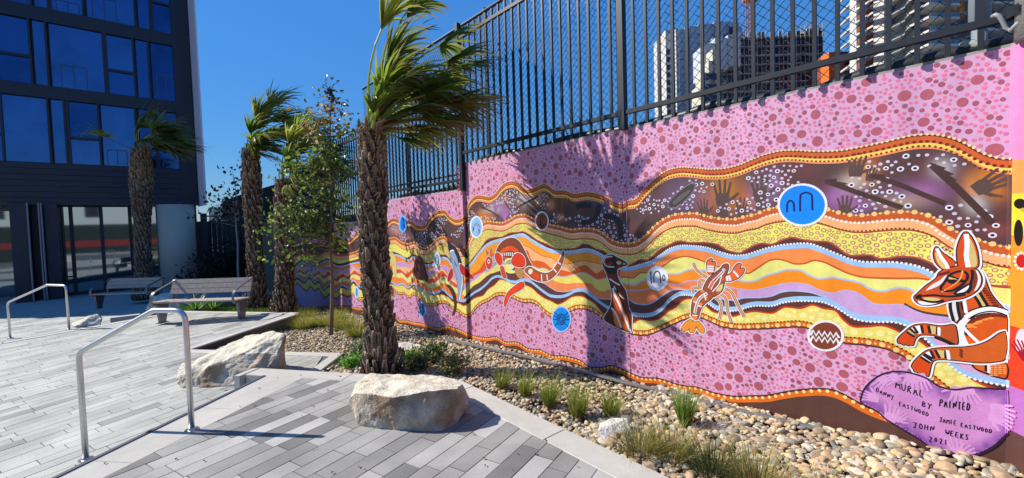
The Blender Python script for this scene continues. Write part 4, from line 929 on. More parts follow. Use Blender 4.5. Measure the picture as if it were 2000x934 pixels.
for q in ([(80, 545), (120, 560)], [(70, 690), (125, 695)], [(130, 590), (170, 600)], [(195, 460), (215, 530)]): cr.lpx(C_(q), .010, WHITE, 16, smooth=0)
outlined(cr, C_([(185, 400), (230, 310), (290, 252), (375, 195), (400, 148), (455, 138), (458, 190), (432, 262), (415, 330), (400, 400), (380, 440), (340, 470), (290, 498), (240, 470), (190, 430)]), K(160, 78, 54), 11, .026)
cr.px(C_([(330, 400), (375, 360), (400, 350), (395, 400), (370, 440), (320, 440)]), K(226, 200, 130), 14); cr.px(C_([(330, 440), (375, 425), (380, 445), (335, 470)]), K(216, 90, 40), 15); cr.px(C_([(385, 280), (415, 270), (405, 340), (385, 320)]), K(206, 90, 50), 14)
for q in ([(240, 400), (270, 330), (330, 280), (390, 220)], [(270, 415), (300, 350), (350, 290), (410, 230)], [(285, 440), (330, 390), (365, 345), (385, 260)]): cr.lpx(C_(q), .008, WHITE, 15)
for k in range(9): u, z = UZ(*C_([(255+k*5, 400-k*9)])[0]); cr.dot(u, z, .008, K(240, 110, 80), 16, sq=1.5)
u, z = UZ(*C_([(405, 205)])[0]); cr.dot(u, z, .016, K(190, 200, 220), 16)
outlined(cr, C_([(235, 255), (225, 175), (222, 120), (248, 88), (290, 84), (268, 128), (302, 108), (318, 130), (310, 185), (290, 245)]), K(240, 110, 56), 11, .024)
for y in (165, 190, 215): cr.lpx(C_([(228, y), (300, y+4)]), .014, WHITE, 14, smooth=0)
outlined(cr, C_([(415, 325), (420, 272), (490, 240), (520, 172), (560, 133), (600, 140), (568, 200), (630, 178), (622, 230), (572, 290), (500, 322), (450, 330)]), K(240, 106, 50), 11, .024)
for q in ([(510, 215), (565, 280)], [(460, 265), (480, 320)], [(440, 270), (448, 325)]): cr.lpx(C_(q), .016, WHITE, 14, smooth=0)
cr.build('painted_crayfish')

# dolphin, echidna, goanna
dp = Paint()
outlined(dp, Mm([(70, -40), (100, 30), (150, 50), (200, 130), (235, 250), (250, 370), (250, 470), (235, 560), (205, 645), (190, 640), (195, 560), (180, 430), (150, 300), (100, 170)]), K(44, 34, 44), 9, .02)
dp.px(Mm([(98, 135), (112, 100), (140, 104), (170, 150), (198, 250), (225, 370), (235, 470), (222, 560), (200, 640), (192, 638), (197, 560), (184, 430), (152, 300), (112, 190)]), K(150, 166, 196), 12)
dp.lpx(Mm([(102, 125), (125, 100), (150, 112)]), .02, WHITE, 13); dp.lpx(Mm([(205, 240), (235, 370), (240, 470), (222, 570), (205, 640)]), .022, WHITE, 13)
outlined(dp, Mm([(210, 240), (250, 272), (310, 340), (357, 390), (352, 412), (300, 402), (240, 370), (210, 320)]), K(190, 32, 28), 13, .024)
outlined(dp, Mm([(128, 285), (100, 335), (78, 400), (80, 442), (102, 432), (142, 372)]), K(190, 32, 28), 13, .024)
dp.px(Mm([(60, 455), (130, 495), (168, 570), (182, 680), (165, 775), (118, 822), (148, 740), (150, 650), (118, 560)]), K(84, 46, 30), 13); dp.px(Mm([(60, -60), (100, -40), (140, 20), (90, 30)]), K(120, 50, 30), 11); dp.px(Mm([(180, 20), (250, 60), (310, 200), (270, 190), (230, 150)]), K(70, 30, 26), 11)
dp.build('painted_dolphin')
ec = Paint(); ec.px([(808, 520), (812, 502), (820, 498), (828, 510), (833, 528), (834, 545), (822, 548), (812, 545), (807, 535)], K(96, 44, 36), 8); ec.px([(831, 530), (838, 540), (836, 552), (828, 546)], K(70, 36, 30), 8)
for k in range(40): u, z = UZ(RNG.uniform(810, 830), RNG.uniform(505, 544)); ec.dot(u, z, .012, K(140, 80, 60), 9, 5)
ec.build('painted_echidna')
go = Paint(); outlined(go, [(760, 492), (768, 494), (774, 505), (775, 530), (772, 540), (768, 532), (764, 515), (759, 505)], K(232, 206, 120), 8, .02); go.build('painted_goanna')

# ------------------------------------------------------------------ signed patch at the right end
S_ = MAP(1660, 720, 4.3647)
pp = Paint()
SP = S_([(90, 270), (115, 180), (190, 95), (290, 38), (400, 18), (520, 33), (640, 72), (700, 110), (760, 152), (860, 176), (930, 178), (1020, 158), (1120, 163), (1340, 176), (1364, 178), (1364, 560), (1345, 560), (1300, 590), (1240, 655), (1130, 712), (1020, 750), (900, 764), (800, 752), (720, 700), (600, 600), (480, 532), (380, 472), (300, 425), (250, 370), (180, 332), (110, 300)])
sp = chaikin(SP, 2, True); uz = [UZ(*q) for q in sp]
pp.line([UZ(*q) for q in chaikin(SP[0:14]+[], 2, False)], .011, K(52, 24, 60), 27); pp.line([UZ(*q) for q in chaikin(SP[15:]+[SP[0]], 2, False)], .011, K(52, 24, 60), 27)
# graded violet ground (real paint): grid clipped to the outline
def inside(x, y, P_):
    c = False; n = len(P_)
    for i in range(n):
        a, b = P_[i], P_[(i+1) % n]
        if (a[1] > y) != (b[1] > y) and x < (b[0]-a[0])*(y-a[1])/(b[1]-a[1])+a[0]: c = not c
    return c
pp.poly(uz, K(204, 136, 200), 24)
dk = K(112, 52, 152); lt = K(216, 146, 206)
stp = 3.4; x = 1682
def edge(x, y, P_):
    m = 1e9
    for i in range(len(P_)):
        ax, ay = P_[i]; bx, by = P_[(i+1) % len(P_)]; l = (bx-ax)**2+(by-ay)**2+1e-9; t = max(0, min(1, ((x-ax)*(bx-ax)+(y-ay)*(by-ay))/l))
        m = min(m, math.hypot(x-ax-t*(bx-ax), y-ay-t*(by-ay)))
    return m
V, Fc, Cc = [], [], []
idx = {}
def gv(i, j):
    if (i, j) in idx: return idx[(i, j)]
    px_, py_ = 1678+i*stp, 722+j*stp; u, z = UZ(px_, py_); e = edge(px_, py_, sp) if inside(px_, py_, sp) else 0
    w = max(0, 1-e/30)**1.0*(.9+.5*noise.noise(Vector((px_*.06, py_*.06, 2)))); w = max(0, min(1, w))
    V.append(W3(u, z, .0006+.00026*25)); Cc.append(np.array(lt)*(1-w)+np.array(dk)*w); idx[(i, j)] = len(V)-1; return idx[(i, j)]
for i in range(86):
    for j in range(52):
        q = [(1678+(i+a)*stp, 722+(j+b)*stp) for a, b in ((0, 0), (1, 0), (1, 1), (0, 1))]
        if all(inside(*c, sp) for c in q): Fc.append((gv(i, j), gv(i+1, j), gv(i+1, j+1), gv(i, j+1)))
# splay + pier part
mk('painted_violet_ground', V, Fc, M_paint, wall, cols=Cc)
PH = K(226, 162, 216)
for (x, y, s, r) in ((1722, 742, 22, 2.5), (1745, 738, 20, 2.1), (1780, 742, 26, 3.0), (1800, 740, 22, 3.4), (1702, 775, 22, 1.5), (1740, 812, 24, -.15), (1755, 815, 18, -.6), (1872, 768, 26, 3.1), (1893, 765, 22, 3.5), (1868, 878, 24, .2), (1880, 882, 20, -.7), (1955, 800, 28, -1.5), (1950, 818, 26, -1.7)):
    hand(pp, x, y, s, PH, 26, r)
# lettering
FONT = {'M': [[(0, 0), (.05, 1), (.45, .35), (.85, 1), (1, 0)]], 'U': [[(0, 1), (.05, .2), (.4, 0), (.8, .2), (.85, 1)]], 'R': [[(0, 0), (.1, 1), (.6, .95), (.7, .7), (.1, .5), (.8, 0)]], 'A': [[(0, 0), (.4, 1), (.85, 0)], [(.15, .38), (.7, .38)]],
        'L': [[(.1, 1), (0, 0), (.75, .05)]], 'P': [[(0, 0), (.1, 1), (.7, .95), (.8, .65), (.1, .5)]], 'I': [[(.3, 1), (.3, 0)]], 'N': [[(0, 0), (.05, 1), (.7, .02), (.8, 1)]], 'T': [[(0, 1), (.9, 1)], [(.45, 1), (.45, 0)]], 'E': [[(.75, 1), (.1, .98), (0, 0), (.75, .03)], [(.05, .5), (.6, .52)]],
        'D': [[(.05, 0), (.1, 1), (.6, .9), (.85, .5), (.55, .08), (.05, 0)]], 'B': [[(.05, 0), (.1, 1), (.6, .85), (.55, .6), (.1, .5), (.7, .35), (.65, .1), (.05, 0)]], 'Y': [[(0, 1), (.4, .5), (.8, 1)], [(.4, .5), (.15, -.15)]], 'S': [[(.75, .9), (.4, 1), (.1, .75), (.6, .4), (.55, .08), (0, .05)]],
        'W': [[(0, 1), (.2, 0), (.5, .7), (.75, 0), (1, 1)]], 'O': [[(.4, 1), (.05, .6), (.2, .05), (.65, .05), (.8, .6), (.4, 1)]], 'J': [[(0, 1), (.9, 1)], [(.55, 1), (.5, .1), (.25, 0), (.05, .2)]], 'H': [[(.05, 1), (0, 0)], [(.7, 1), (.7, 0)], [(0, .5), (.7, .55)]], 'K': [[(.1, 1), (.05, 0)], [(.75, 1), (.1, .5), (.8, 0)]],
        'C': [[(.8, .85), (.4, 1), (.05, .5), (.35, 0), (.8, .1)]], '2': [[(.05, .8), (.35, 1), (.7, .75), (.05, 0), (.8, .05)]], '0': [[(.4, .95), (.08, .5), (.35, .05), (.7, .5), (.4, .95)]], '1': [[(.3, .95), (.32, 0)]]}
def write(txt, p0, p1, h, w=.0085):
    w *= .55
    p0, p1 = np.array(S_([p0])[0]), np.array(S_([p1])[0]); d = (p1-p0)/len(txt); h /= 4.3647
    up = np.array([.06, -1.])*h
    for i, ch in enumerate(txt):
        for st in FONT.get(ch, []):
            jit = RNG.uniform(-.04, .04)
            pts = [p0+d*(i+x*.74)+up*(y+jit) for x, y in st]
            pp.line([UZ(*q) for q in (chaikin(pts, 1, False) if len(pts) > 2 else pts)], w, K(36, 18, 48), 28)
write('MURAL', (390, 165), (645, 250), 56, .011); write('PAINTED', (765, 320), (1035, 358), 62, .011); write('BY', (615, 318), (715, 350), 44, .010)
write('DANNY', (225, 195), (385, 275), 38); write('EASTWOOD', (420, 312), (680, 412), 34); write('JAMIE', (765, 452), (915, 484), 40)
write('EASTWOOD', (945, 492), (1220, 552), 34); write('JOHN', (540, 500), (735, 535), 44, .010); write('WEEKS', (815, 560), (1025, 612), 44, .010); write('2021', (675, 618), (850, 652), 44, .010)
pp.build('painted_signature', kind='stuff', label='violet hand-printed patch with hand-lettered credits')

# ------------------------------------------------------------------ splayed end and pier, own bands of colour
pr = Paint()
def colband(u0, u1, zs, layer=2):
    for (za, zb, c) in zs: pr.conv([(u0, za), (u1, za), (u1, zb), (u0, zb)], c, layer)
z_ = lambda y: UZ(1990, y)[1]
u0_, u1_ = WU[1]+.0, WU[2]-.0; uP = WU[1]
colband(uP, u1_, [(z_(312), 2.5, K(222, 140, 190)), (z_(378), z_(312), K(238, 160, 84)), (z_(460), z_(378), K(236, 216, 60)), (z_(640), z_(460), K(244, 150, 44)), (z_(760), z_(640), K(226, 60, 30)), (z_(848), z_(760), K(180, 110, 184)), (-1.1, z_(848), K(92, 62, 56))])
colband(WU[0], uP, [(z_(305), 2.5, K(190, 110, 180)), (z_(378), z_(305), K(226, 210, 60)), (z_(480), z_(378), K(216, 196, 50)), (z_(530), z_(480), K(236, 136, 40)), (z_(700), z_(530), K(206, 30, 20)), (z_(757), z_(700), K(150, 20, 16)), (z_(848), z_(757), K(168, 100, 176)), (-1.1, z_(848), K(80, 56, 52))])
pr.ell(1990, 455, 9, 26, K(26, 22, 20), 6); pr.ell(1993, 398, 12, 10, K(26, 22, 20), 6); pr.ell(1998, 410, 3, 4, K(230, 160, 60), 7); pr.ell(1997, 510, 11, 13, K(190, 20, 30), 6)
for k in range(12): u, z = UZ(1996+13*math.cos(k*.52), 510+16*math.sin(k*.52)); pr.dot(u, z, .008, WHITE, 7)
pr.ell(1996, 668, 12, 26, K(226, 200, 220), 5); hand(pr, 1998, 690, 26, K(150, 20, 40), 6, .6)
pr.build('painted_pier')

# ------------------------------------------------------------------ fence on the wall
fence = thing('security_fence', (3.72, 2.5, 2.5), 'black steel bar fence standing on top of the painted wall', 'fence')
XF = 3.715
barmesh = {}
for lo, hi, zt in ((-.29, 5.35, 2.5), (5.35, 8.15, 2.11), (8.15, 10.95, 1.72), (10.95, 13.75, 1.33)):
    zr0, zr1 = zt+.155, zt+1.83
    y = lo
    for (a, b) in ([(-.29, 2.53), (2.53, 5.35)] if lo < 0 else [(lo, hi)]):
        for z in (zr0, zr1):
            MB().box(XF-.020, XF+.020, a+.035, b-.035, z-.021, z+.021).build('rail', M_dark, fence)
        n = 21
        for k in range(1, n):
            yy = a+(b-a)*k/n; key = round(zt, 2)
            MB().box(XF-.0125, XF+.0125, yy-.0125, yy+.0125, zt+.012 if k % 3 else zt+.008, zt+1.955+RNG.uniform(-.004, .004)).build('bar', M_dark, fence)
        for yy in ([b] if b not in (5.35,) else [b+.0]):
            MB().box(XF-.034, XF+.034, yy-.033, yy+.033, (2.11 if yy > 5 and yy < 6 else zt)-.01, zt+2.05).build('post', M_dark, fence)
# rear fence of woven wire
wf = thing('wire_mesh_fence', (4.02, 3, 2.5), 'dark chain link fence standing just behind the bar fence', 'fence')
XB = 4.02; ZT = 4.72
mb = MB(); cx = .062; z0_, z1_ = 2.35, ZT
y = -.6-(z1_-z0_)
def wire(mb, a, b, r=.0029): mb.tube([a, b], r, 3, cap=False)
k = 0
while y < 9.6:
    for sgn in (1, -1):
        ya, yb = (y, y+(z1_-z0_)) if sgn > 0 else (y+(z1_-z0_), y); za, zb = z0_, z1_
        c0, c1 = -.6, 9.6
        t0 = max(0, ((c0-ya)/(yb-ya)) if yb > ya else ((c1-ya)/(yb-ya))); t1 = min(1, ((c1-ya)/(yb-ya)) if yb > ya else ((c0-ya)/(yb-ya)))
        if t1 > t0: wire(mb, (XB+sgn*.002, ya+(yb-ya)*t0, za+(zb-za)*t0), (XB+sgn*.002, ya+(yb-ya)*t1, za+(zb-za)*t1))
    y += cx*1.35
mb.build('wire_mesh', mat('wire_black', (.03, .04, .07), .4, metal=.2), wf, kind='stuff')
MB().tube([(XB, -.6, ZT), (XB, 9.6, ZT)], .024, 8).build('top_rail', M_dark, wf)
MB().tube([(XB, -.6, 2.42), (XB, 9.6, 2.42)], .02, 8).build('bottom_rail', M_dark, wf)
for yy in (2.78, 5.1, 7.6): MB().tube([(XB+.02, yy, 1.6), (XB+.02, yy, ZT+.05)], .034, 10).build('post', M_dark, wf)
# black conduit lying behind the wall top
pts = [(3.90+.02*math.sin(k*1.7), -.1+k*.26, 2.50+.05+.022*math.sin(k*1.1)+.01*math.sin(k*2.9)) for k in range(21)]
o = MB().tube(pts, .045, 8).build('conduit', mat('black_plastic', (.02, .022, .026), .45), smooth=True); tag(o, 'sagging black conduit pipe lying along the wall top behind the bars', 'pipe')
pts = [(3.92, 5.4+k*.3, 2.13+.05+.03*math.sin(k*1.3)) for k in range(9)]
o = MB().tube(pts, .05, 8).build('conduit', MATS['black_plastic'], smooth=True); tag(o, 'black conduit pipe behind the lower wall section beside the big palm', 'pipe')
# retained ground behind the wall
MB().box(4.0, 60, -30, 22, -1.2, 1.9).build('retained_ground', mat('ballast', A(120, 112, 100), .95, var=.4, vscale=12), kind='structure')
# big pole and clamp at the right end
pol = thing('concrete_pole', (3.62, -.13, 2.5), 'pale grey pole at the far right end of the wall', 'pole')
pt = F(1992, 60, 2.6)
MB().tube([(3.66, -.085, 2.5), (3.68, -.09, 3.4)], [.075, .072], 18).build('pole_shaft', M_conc2, pol, smooth=True)
pq = OX(1913, 50, 3.98)
pl = thing('service_pipe', (3.98, pq[1], 2.4), 'upright grey pipe just behind the right end of the fence', 'pipe')
MB().tube([(3.98, pq[1], 2.3), (3.98, pq[1], 2.72)], .036, 14).build('pipe', mat('grey_pipe', (.2, .22, .24), .45), pl, smooth=True)
MB().tube([(3.98, pq[1], 2.72), (3.98, pq[1], 2.735), (3.98, pq[1], 3.6)], [.036, .05, .05], 14).build('sleeve', MATS['grey_pipe'], pl, smooth=True)
o = MB().tube([OX(1875+k*11, 92-6*math.sin(k*.9), 3.9) for k in range(5)], [.02, .03, .026, .03, .012], 8).build('bound_rag', mat('old_cloth', A(176, 190, 180), .9, bump=.3), smooth=True); tag(o, 'pale twisted rag on the wall top under the right-hand pipe', 'rag')
hq = thing('hose_clamp', tuple(OX(1960, 30, 3.7)), 'black clamp bracket with a curved grey hose at the end of the fence', 'bracket')
b0 = OX(1962, 42, 3.69); b1 = OX(1990, 22, 3.6)
MB().obox(b0, (b1-b0)*[1, 1, 0], (.06, .05, 0), (0, 0, .055)).build('bracket', M_dark, hq)
MB().tube([OX(1938, 33, 3.66), OX(1944, 29, 3.65), OX(1951, 31, 3.65), OX(1958, 40, 3.66), OX(1964, 54, 3.67), OX(1974, 60, 3.67), OX(1990, 44, 3.62)], .012, 8).build('hose', mat('grey_hose', (.25, .26, .26), .5), hq, smooth=True)

# metal drain edging in the gravel
e0, e1 = P(870, 664, -.13), P(1612, 863, -.045)
dr = thing('drain_edging', tuple(e0), 'long thin galvanised edging strip running through the gravel', 'edging')
dv = (e1-e0)/np.linalg.norm(e1-e0); dnn = np.array([-dv[1], dv[0], 0]); N = 8
for k in range(N):
    a, b = e0+(e1-e0)*(k/N), e0+(e1-e0)*((k+1)/N-.004)
    a = a.copy(); b = b.copy(); a[2] = zg(a[0], a[1])+.045; b[2] = zg(b[0], b[1])+.045
    MB().obox(a-dnn*.018, b-a, dnn*.008, (0, 0, .022)).obox(a+dnn*.006, b-a, dnn*.008, (0, 0, .022)).obox(a-dnn*.010, b-a, dnn*.016, (0, 0, .008)).build('edging_length', mat('galvanised', (.42, .44, .46), .38, metal=.8, var=.1), dr)

# ------------------------------------------------------------------ river pebbles
def ico(sub):
    bm = bmesh.new(); bmesh.ops.create_icosphere(bm, subdivisions=sub, radius=1); v = np.array([x.co[:] for x in bm.verts]); f = np.array([[y.index for y in x.verts] for x in bm.faces]); bm.free(); return v, f
I1, I2, I3 = ico(1), ico(2), ico(3)
PCOL = [A(216, 188, 144, .76), A(222, 200, 160, .76), A(200, 166, 122, .76), A(196, 184, 158, .74), A(172, 150, 118, .74), A(224, 212, 188, .74), A(178, 170, 150, .74), A(156, 134, 108, .74), A(208, 176, 140, .74), A(146, 142, 134, .7)]
def in_bed(x, y):
    if x > 3.74 if y < 5.35 else x > 3.69: return False
    if y < 1.0: return x > 2.42
    if y < 3.45: return x > 2.46
    # right of the north kerb
    if y < 5.2 and np.dot(np.array([x, y])-north0, nin) > -.02 and (x < 2.5): return False
    t, s = ts((x, y))
    for c in (cA, cB, cC):
        if clipin(x, y, c): return False
    if s > S2+.3 and x < 1.2: return False
    if y < 4.9: return x > 1.5
    return True
def clipin(x, y, c, m=0.):
    for i in range(len(c)):
        a, b = c[i], c[(i+1) % len(c)]
        if (b[0]-a[0])*(y-a[1])-(b[1]-a[1])*(x-a[0]) < -m: return False
    return True
def pebbles(n, y0, y1, smin, smax, tmpl, name, seed):
    r = np.random.default_rng(seed); v, f = tmpl; VV, FF, CC = [], [], []; nb = 0
    for k in range(n):
        x, y = r.uniform(1.2 if y1 > 5 else 2.2, 3.75), r.uniform(y0, y1)
        if y1 > 6: x = r.uniform(.6, 3.75)
        if not in_bed(x, y): continue
        s = r.uniform(smin, smax)*(1+.35*(r.random() < .12)); a, b, c = s, s*r.uniform(.6, .9), s*r.uniform(.38, .62)
        pw = (np.abs(v)**.86)*np.sign(v); dv_ = pw*(1+.16*r.normal(size=(len(v), 1)) if len(v) < 20 else pw*0+1+.10*np.sin(v@r.normal(size=3)*2.2+r.uniform(0, 6))[:, None])
        for _ in range(5 if len(v) > 20 else 2):
            pn_ = r.normal(size=3); pn_ /= np.linalg.norm(pn_); hh = r.uniform(.62, .85); ex = np.maximum(dv_@pn_-hh, 0); dv_ = dv_-ex[:, None]*pn_
        q = dv_*[a, b, c]; th = r.uniform(0, 6.28); ti = r.normal()*.35; ct, st = math.cos(th), math.sin(th)
        Rz = np.array([[ct, -st, 0], [st, ct, 0], [0, 0, 1]]); Rx = np.array([[1, 0, 0], [0, math.cos(ti), -math.sin(ti)], [0, math.sin(ti), math.cos(ti)]])
        q = q@(Rz@Rx).T; z = zg(x, y)+c*r.uniform(-.35, .9); z += .05*math.exp(-((3.72-x)/.18)**2)*(1 if y < 2.2 else .3)
        if y < 3.5 and x < 2.55 or y >= 3.5 and x < 2.6: z = min(z, zg(x, y)+.01)
        VV.append(q+[x, y, z]); FF.append(f+nb); nb += len(v); cc = np.array(PCOL[r.integers(len(PCOL))])*r.uniform(.8, 1.12); CC.append(np.tile(cc, (len(v), 1)))
    o = mk(name, np.concatenate(VV), np.concatenate(FF), M_pebble, cols=np.concatenate(CC), smooth=True, kind='stuff'); return o
pebbles(2100, -.6, 2.2, .022, .042, I3, 'gravel', 1)
pebbles(4600, -.6, 2.2, .015, .028, I2, 'gravel', 2)
pebbles(7600, 2.0, 5.4, .015, .028, I2, 'gravel', 3)
pebbles(14500, 5.0, 11.5, .017, .032, I1, 'gravel', 4)

# ------------------------------------------------------------------ rocks
def rock(name, pts, label, seed, amp=.02, col=(A(206, 188, 162, .62), A(160, 128, 96, .62), A(232, 222, 204, .68)), cuts=4, crack=.0, m=None, freq=1.):
    bm = bmesh.new(); vs = [bm.verts.new(tuple(p)) for p in pts]
    r = bmesh.ops.convex_hull(bm, input=vs); bmesh.ops.delete(bm, geom=[g for g in r['geom_interior'] if isinstance(g, bmesh.types.BMVert)], context='VERTS')
    bmesh.ops.triangulate(bm, faces=bm.faces)
    for _ in range(2 if False else 1): bmesh.ops.subdivide_edges(bm, edges=bm.edges, cuts=1, use_grid_fill=True)
    bmesh.ops.smooth_vert(bm, verts=bm.verts, factor=.05, use_axis_x=True, use_axis_y=True, use_axis_z=True)
    for _ in range(cuts): bmesh.ops.subdivide_edges(bm, edges=bm.edges, cuts=1, use_grid_fill=True); bmesh.ops.triangulate(bm, faces=bm.faces)
    bm.normal_update(); N3 = [v.normal.copy() for v in bm.verts]
    sx = Vector((seed*3.1, seed*1.7, seed))
    for v, n in zip(bm.verts, N3):
        c = v.co*freq
        d = noise.fractal(c*3.2+sx, 1.0, 2.1, 4)*amp*1.1 + (noise.ridged_multi_fractal(c*6+sx, .9, 2.2, 5, 1., 2.)-1.1)*amp*.35
        cell = noise.voronoi(c*5.5+sx)[0]; d += (cell[1]-cell[0])*amp*.55+noise.noise(c*34+sx)*amp*.13
        v.co += n*d
    cols = []
    for v, n in zip(bm.verts, N3):
        w = min(1, max(0, .5+noise.fractal(v.co*4+sx, 1, 2, 4)*.9)); c = np.array(col[0])*(1-w)+np.array(col[2])*w
        w2 = min(1, max(0, noise.fractal(v.co*2.6+sx*2, 1, 2, 4)*1.8+(.0 if n.z > .6 else .25))); w2 = w2*(.3 if n.z > .6 else .85); c = c*(1-w2)+np.array(col[1])*w2; up_ = min(1, max(0, (n.z-.35)*2)); c = c*(1-.6*up_)+np.array(A(244, 234, 208, .82))*.6*up_ if m is None else c  # upward faces whitened: sun-bright tops painted into the rock colour
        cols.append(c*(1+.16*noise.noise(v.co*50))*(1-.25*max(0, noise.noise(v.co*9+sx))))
    bm.verts.index_update()
    V = [tuple(v.co) for v in bm.verts]; Fc = [tuple(x.index for x in f.verts) for f in bm.faces]; bm.free()
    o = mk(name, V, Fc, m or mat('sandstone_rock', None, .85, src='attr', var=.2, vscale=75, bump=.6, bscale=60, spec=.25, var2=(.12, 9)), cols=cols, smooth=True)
    tag(o, label, 'rock'); return o
def depth(p): return float(-(RW.T@(np.array(p)-[0, 0, HC]))[2])
dB = depth(P(790, 842, 0)); 
bpts = [F(678, 790, dB+.26), F(690, 812, dB+.20), F(700, 834, dB+.12), F(770, 846, dB+.02), F(856, 851, dB-.02), F(882, 843, dB+.06), F(912, 800, dB+.20), F(916, 774, dB+.26), F(904, 752, dB+.24), F(893, 758, dB+.10),
        F(830, 765, dB+.00), F(768, 776, dB-.02), F(722, 769, dB+.08), F(692, 768, dB+.16), F(684, 776, dB+.2), F(700, 744, dB+.42), F(722, 729, dB+.66), F(820, 731, dB+.72), F(880, 738, dB+.60), F(905, 815, dB+.5), F(740, 812, dB+.8), F(850, 812, dB+.8), F(700, 800, dB+.6)]
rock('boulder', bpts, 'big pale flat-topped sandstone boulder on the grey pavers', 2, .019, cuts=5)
d1_ = depth(P1(400, 752)); 
rpts = [F(343, 740, d1_+.05), F(352, 757, d1_-.02), F(420, 756, d1_-.1), F(500, 752, d1_-.1), F(548, 742, d1_-.05), F(556, 700, d1_+.1), F(556, 655, d1_+.15), F(540, 648, d1_+.3), F(500, 655, d1_+.45), F(455, 672, d1_+.5), F(400, 694, d1_+.4), F(356, 712, d1_+.2), F(470, 690, d1_+.02), F(400, 722, d1_-.02), F(545, 690, d1_-.02), F(420, 745, d1_+.6), F(545, 715, d1_+.6)]
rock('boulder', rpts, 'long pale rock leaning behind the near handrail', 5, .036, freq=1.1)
d2_ = depth(P1(170, 638))
rpts = [F(x, y, d2_+.1+dz) for x, y, dz in ((138, 637, 0), (150, 640, -.2), (198, 635, 0), (200, 622, .1), (190, 613, .2), (180, 615, .1), (160, 624, .2), (140, 632, .3), (170, 632, .7), (195, 626, .6))]
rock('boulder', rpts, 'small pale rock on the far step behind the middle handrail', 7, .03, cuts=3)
d3_ = 10.6
rpts = [F(x, y, d3_+dz) for x, y, dz in ((284, 606, 0), (296, 584, 0), (306, 578, .2), (345, 582, .1), (352, 606, .1), (320, 608, -.2), (340, 566, .5), (350, 572, .6), (322, 572, .4), (300, 600, .7), (350, 600, .8))]
rpts = [F(x, y, 11.6+dz) for x, y, dz in ((284, 606, 0), (296, 584, 0), (306, 578, .2), (345, 584, .1), (356, 604, .1), (320, 608, -.2), (342, 566, .5), (350, 572, .6), (322, 573, .4), (300, 600, .7), (350, 600, .8))]
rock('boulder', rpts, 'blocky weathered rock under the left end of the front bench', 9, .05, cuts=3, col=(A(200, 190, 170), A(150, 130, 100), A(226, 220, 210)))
d4_ = depth(P(1200, 858, -.06))
rpts = [F(x, y, d4_+dz) for x, y, dz in ((1166, 842, .0), (1168, 858, -.03), (1190, 866, -.06), (1222, 862, -.03), (1232, 836, .05), (1226, 818, .1), (1195, 815, .12), (1172, 826, .08), (1200, 845, .25), (1225, 840, .22))]
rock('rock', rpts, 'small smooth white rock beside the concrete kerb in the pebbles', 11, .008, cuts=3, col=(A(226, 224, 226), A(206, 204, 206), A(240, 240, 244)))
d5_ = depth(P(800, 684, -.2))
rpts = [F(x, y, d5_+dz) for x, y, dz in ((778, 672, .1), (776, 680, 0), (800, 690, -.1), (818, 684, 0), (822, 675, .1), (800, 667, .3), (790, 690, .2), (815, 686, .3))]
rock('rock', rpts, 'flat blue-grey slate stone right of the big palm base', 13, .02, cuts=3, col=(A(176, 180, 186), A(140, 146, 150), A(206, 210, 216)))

# ------------------------------------------------------------------ handrails
def handrail(name, loc, label, A_, B_, za, zb, top, r=.021, flat=.13):
    """A_ low post (x, y), B_ high post"""
    t = thing(name, (*A_, za), label, 'handrail', 'handrails beside the steps')
    A_, B_ = np.array([*A_, 0.]), np.array([*B_, 0.]); d = (B_-A_); L = np.linalg.norm(d); d /= L
    def arc(pts, rad, n=7):
        out = [pts[0]]
        for i in range(1, len(pts)-1):
            p0, p, p2 = pts[i-1], pts[i], pts[i+1]; a = (p0-p)/np.linalg.norm(p0-p); b = (p2-p)/np.linalg.norm(p2-p)
            cs = math.acos(max(-1, min(1, float(a@b)))); l = rad/math.tan(cs/2)
            l = min(l, .45*np.linalg.norm(p0-p), .45*np.linalg.norm(p2-p))
            for k in range(n+1):
                u = k/n; q = (1-u)**2*(p+a*l)+2*u*(1-u)*p+u*u*(p+b*l); out.append(q)
        out.append(pts[-1]); return out
    z3 = np.array([0, 0, 1.])
    pts = [A_+z3*(za-.1), A_+z3*(za+top[0]), A_+d*(L*(1-flat))+z3*(zb+top[1]), B_+z3*(zb+top[1]), B_+z3*(zb-.1)]
    full = arc([p.astype(float) for p in pts], .10)
    MB().tube(full, r, 14).build('rail_tube', M_steel, t, smooth=True)
    for q, z in ((A_, za), (B_, zb)): MB().tube([q+z3*(z-.01), q+z3*(z+.008), q+z3*(z+.0085), q+z3*(z+.022)], [.052, .050, .030, .0225], 20).build('floor_flange', M_steel, t)
    return t
pB = P(375, 840, 0)[:2]; pA_ = P1(168, 898)[:2]
_t = lambda px, py, xy: None
def zat(px, py, xy):
    d = ray(px, py); return HC+d[2]*(np.dot(xy, xy)/np.dot(d[:2], xy))
zl = zat(160, 688, pA_)-P1(168, 898)[2]; zh = zat(352, 607, pB)
handrail('handrail', None, 'large brushed steel handrail in the left foreground', pA_, pB, P1(168, 898)[2], 0., (zl, zh-.0), flat=.28)
qB = P1(135, 645); zb2 = zat(128, 558, qB[:2])-qB[2]
r_ = ray(20, 660); t_ = None
zz = zt2(-1.9, 14.2); qA = P(20, 660, -.60)
handrail('handrail', None, 'steel handrail on the second step behind the nearest one', qA[:2], qB[:2], -.61, qB[2], (zat(28, 590, qA[:2])+.61, zb2), flat=.3)
qC = P(-2, 618, -.76); handrail('handrail', None, 'steel handrail cut by the left edge of the frame', (qC[0]-1.3, qC[1]+.9), qC[:2], -.86, -.76, (.8, .93), flat=.3)

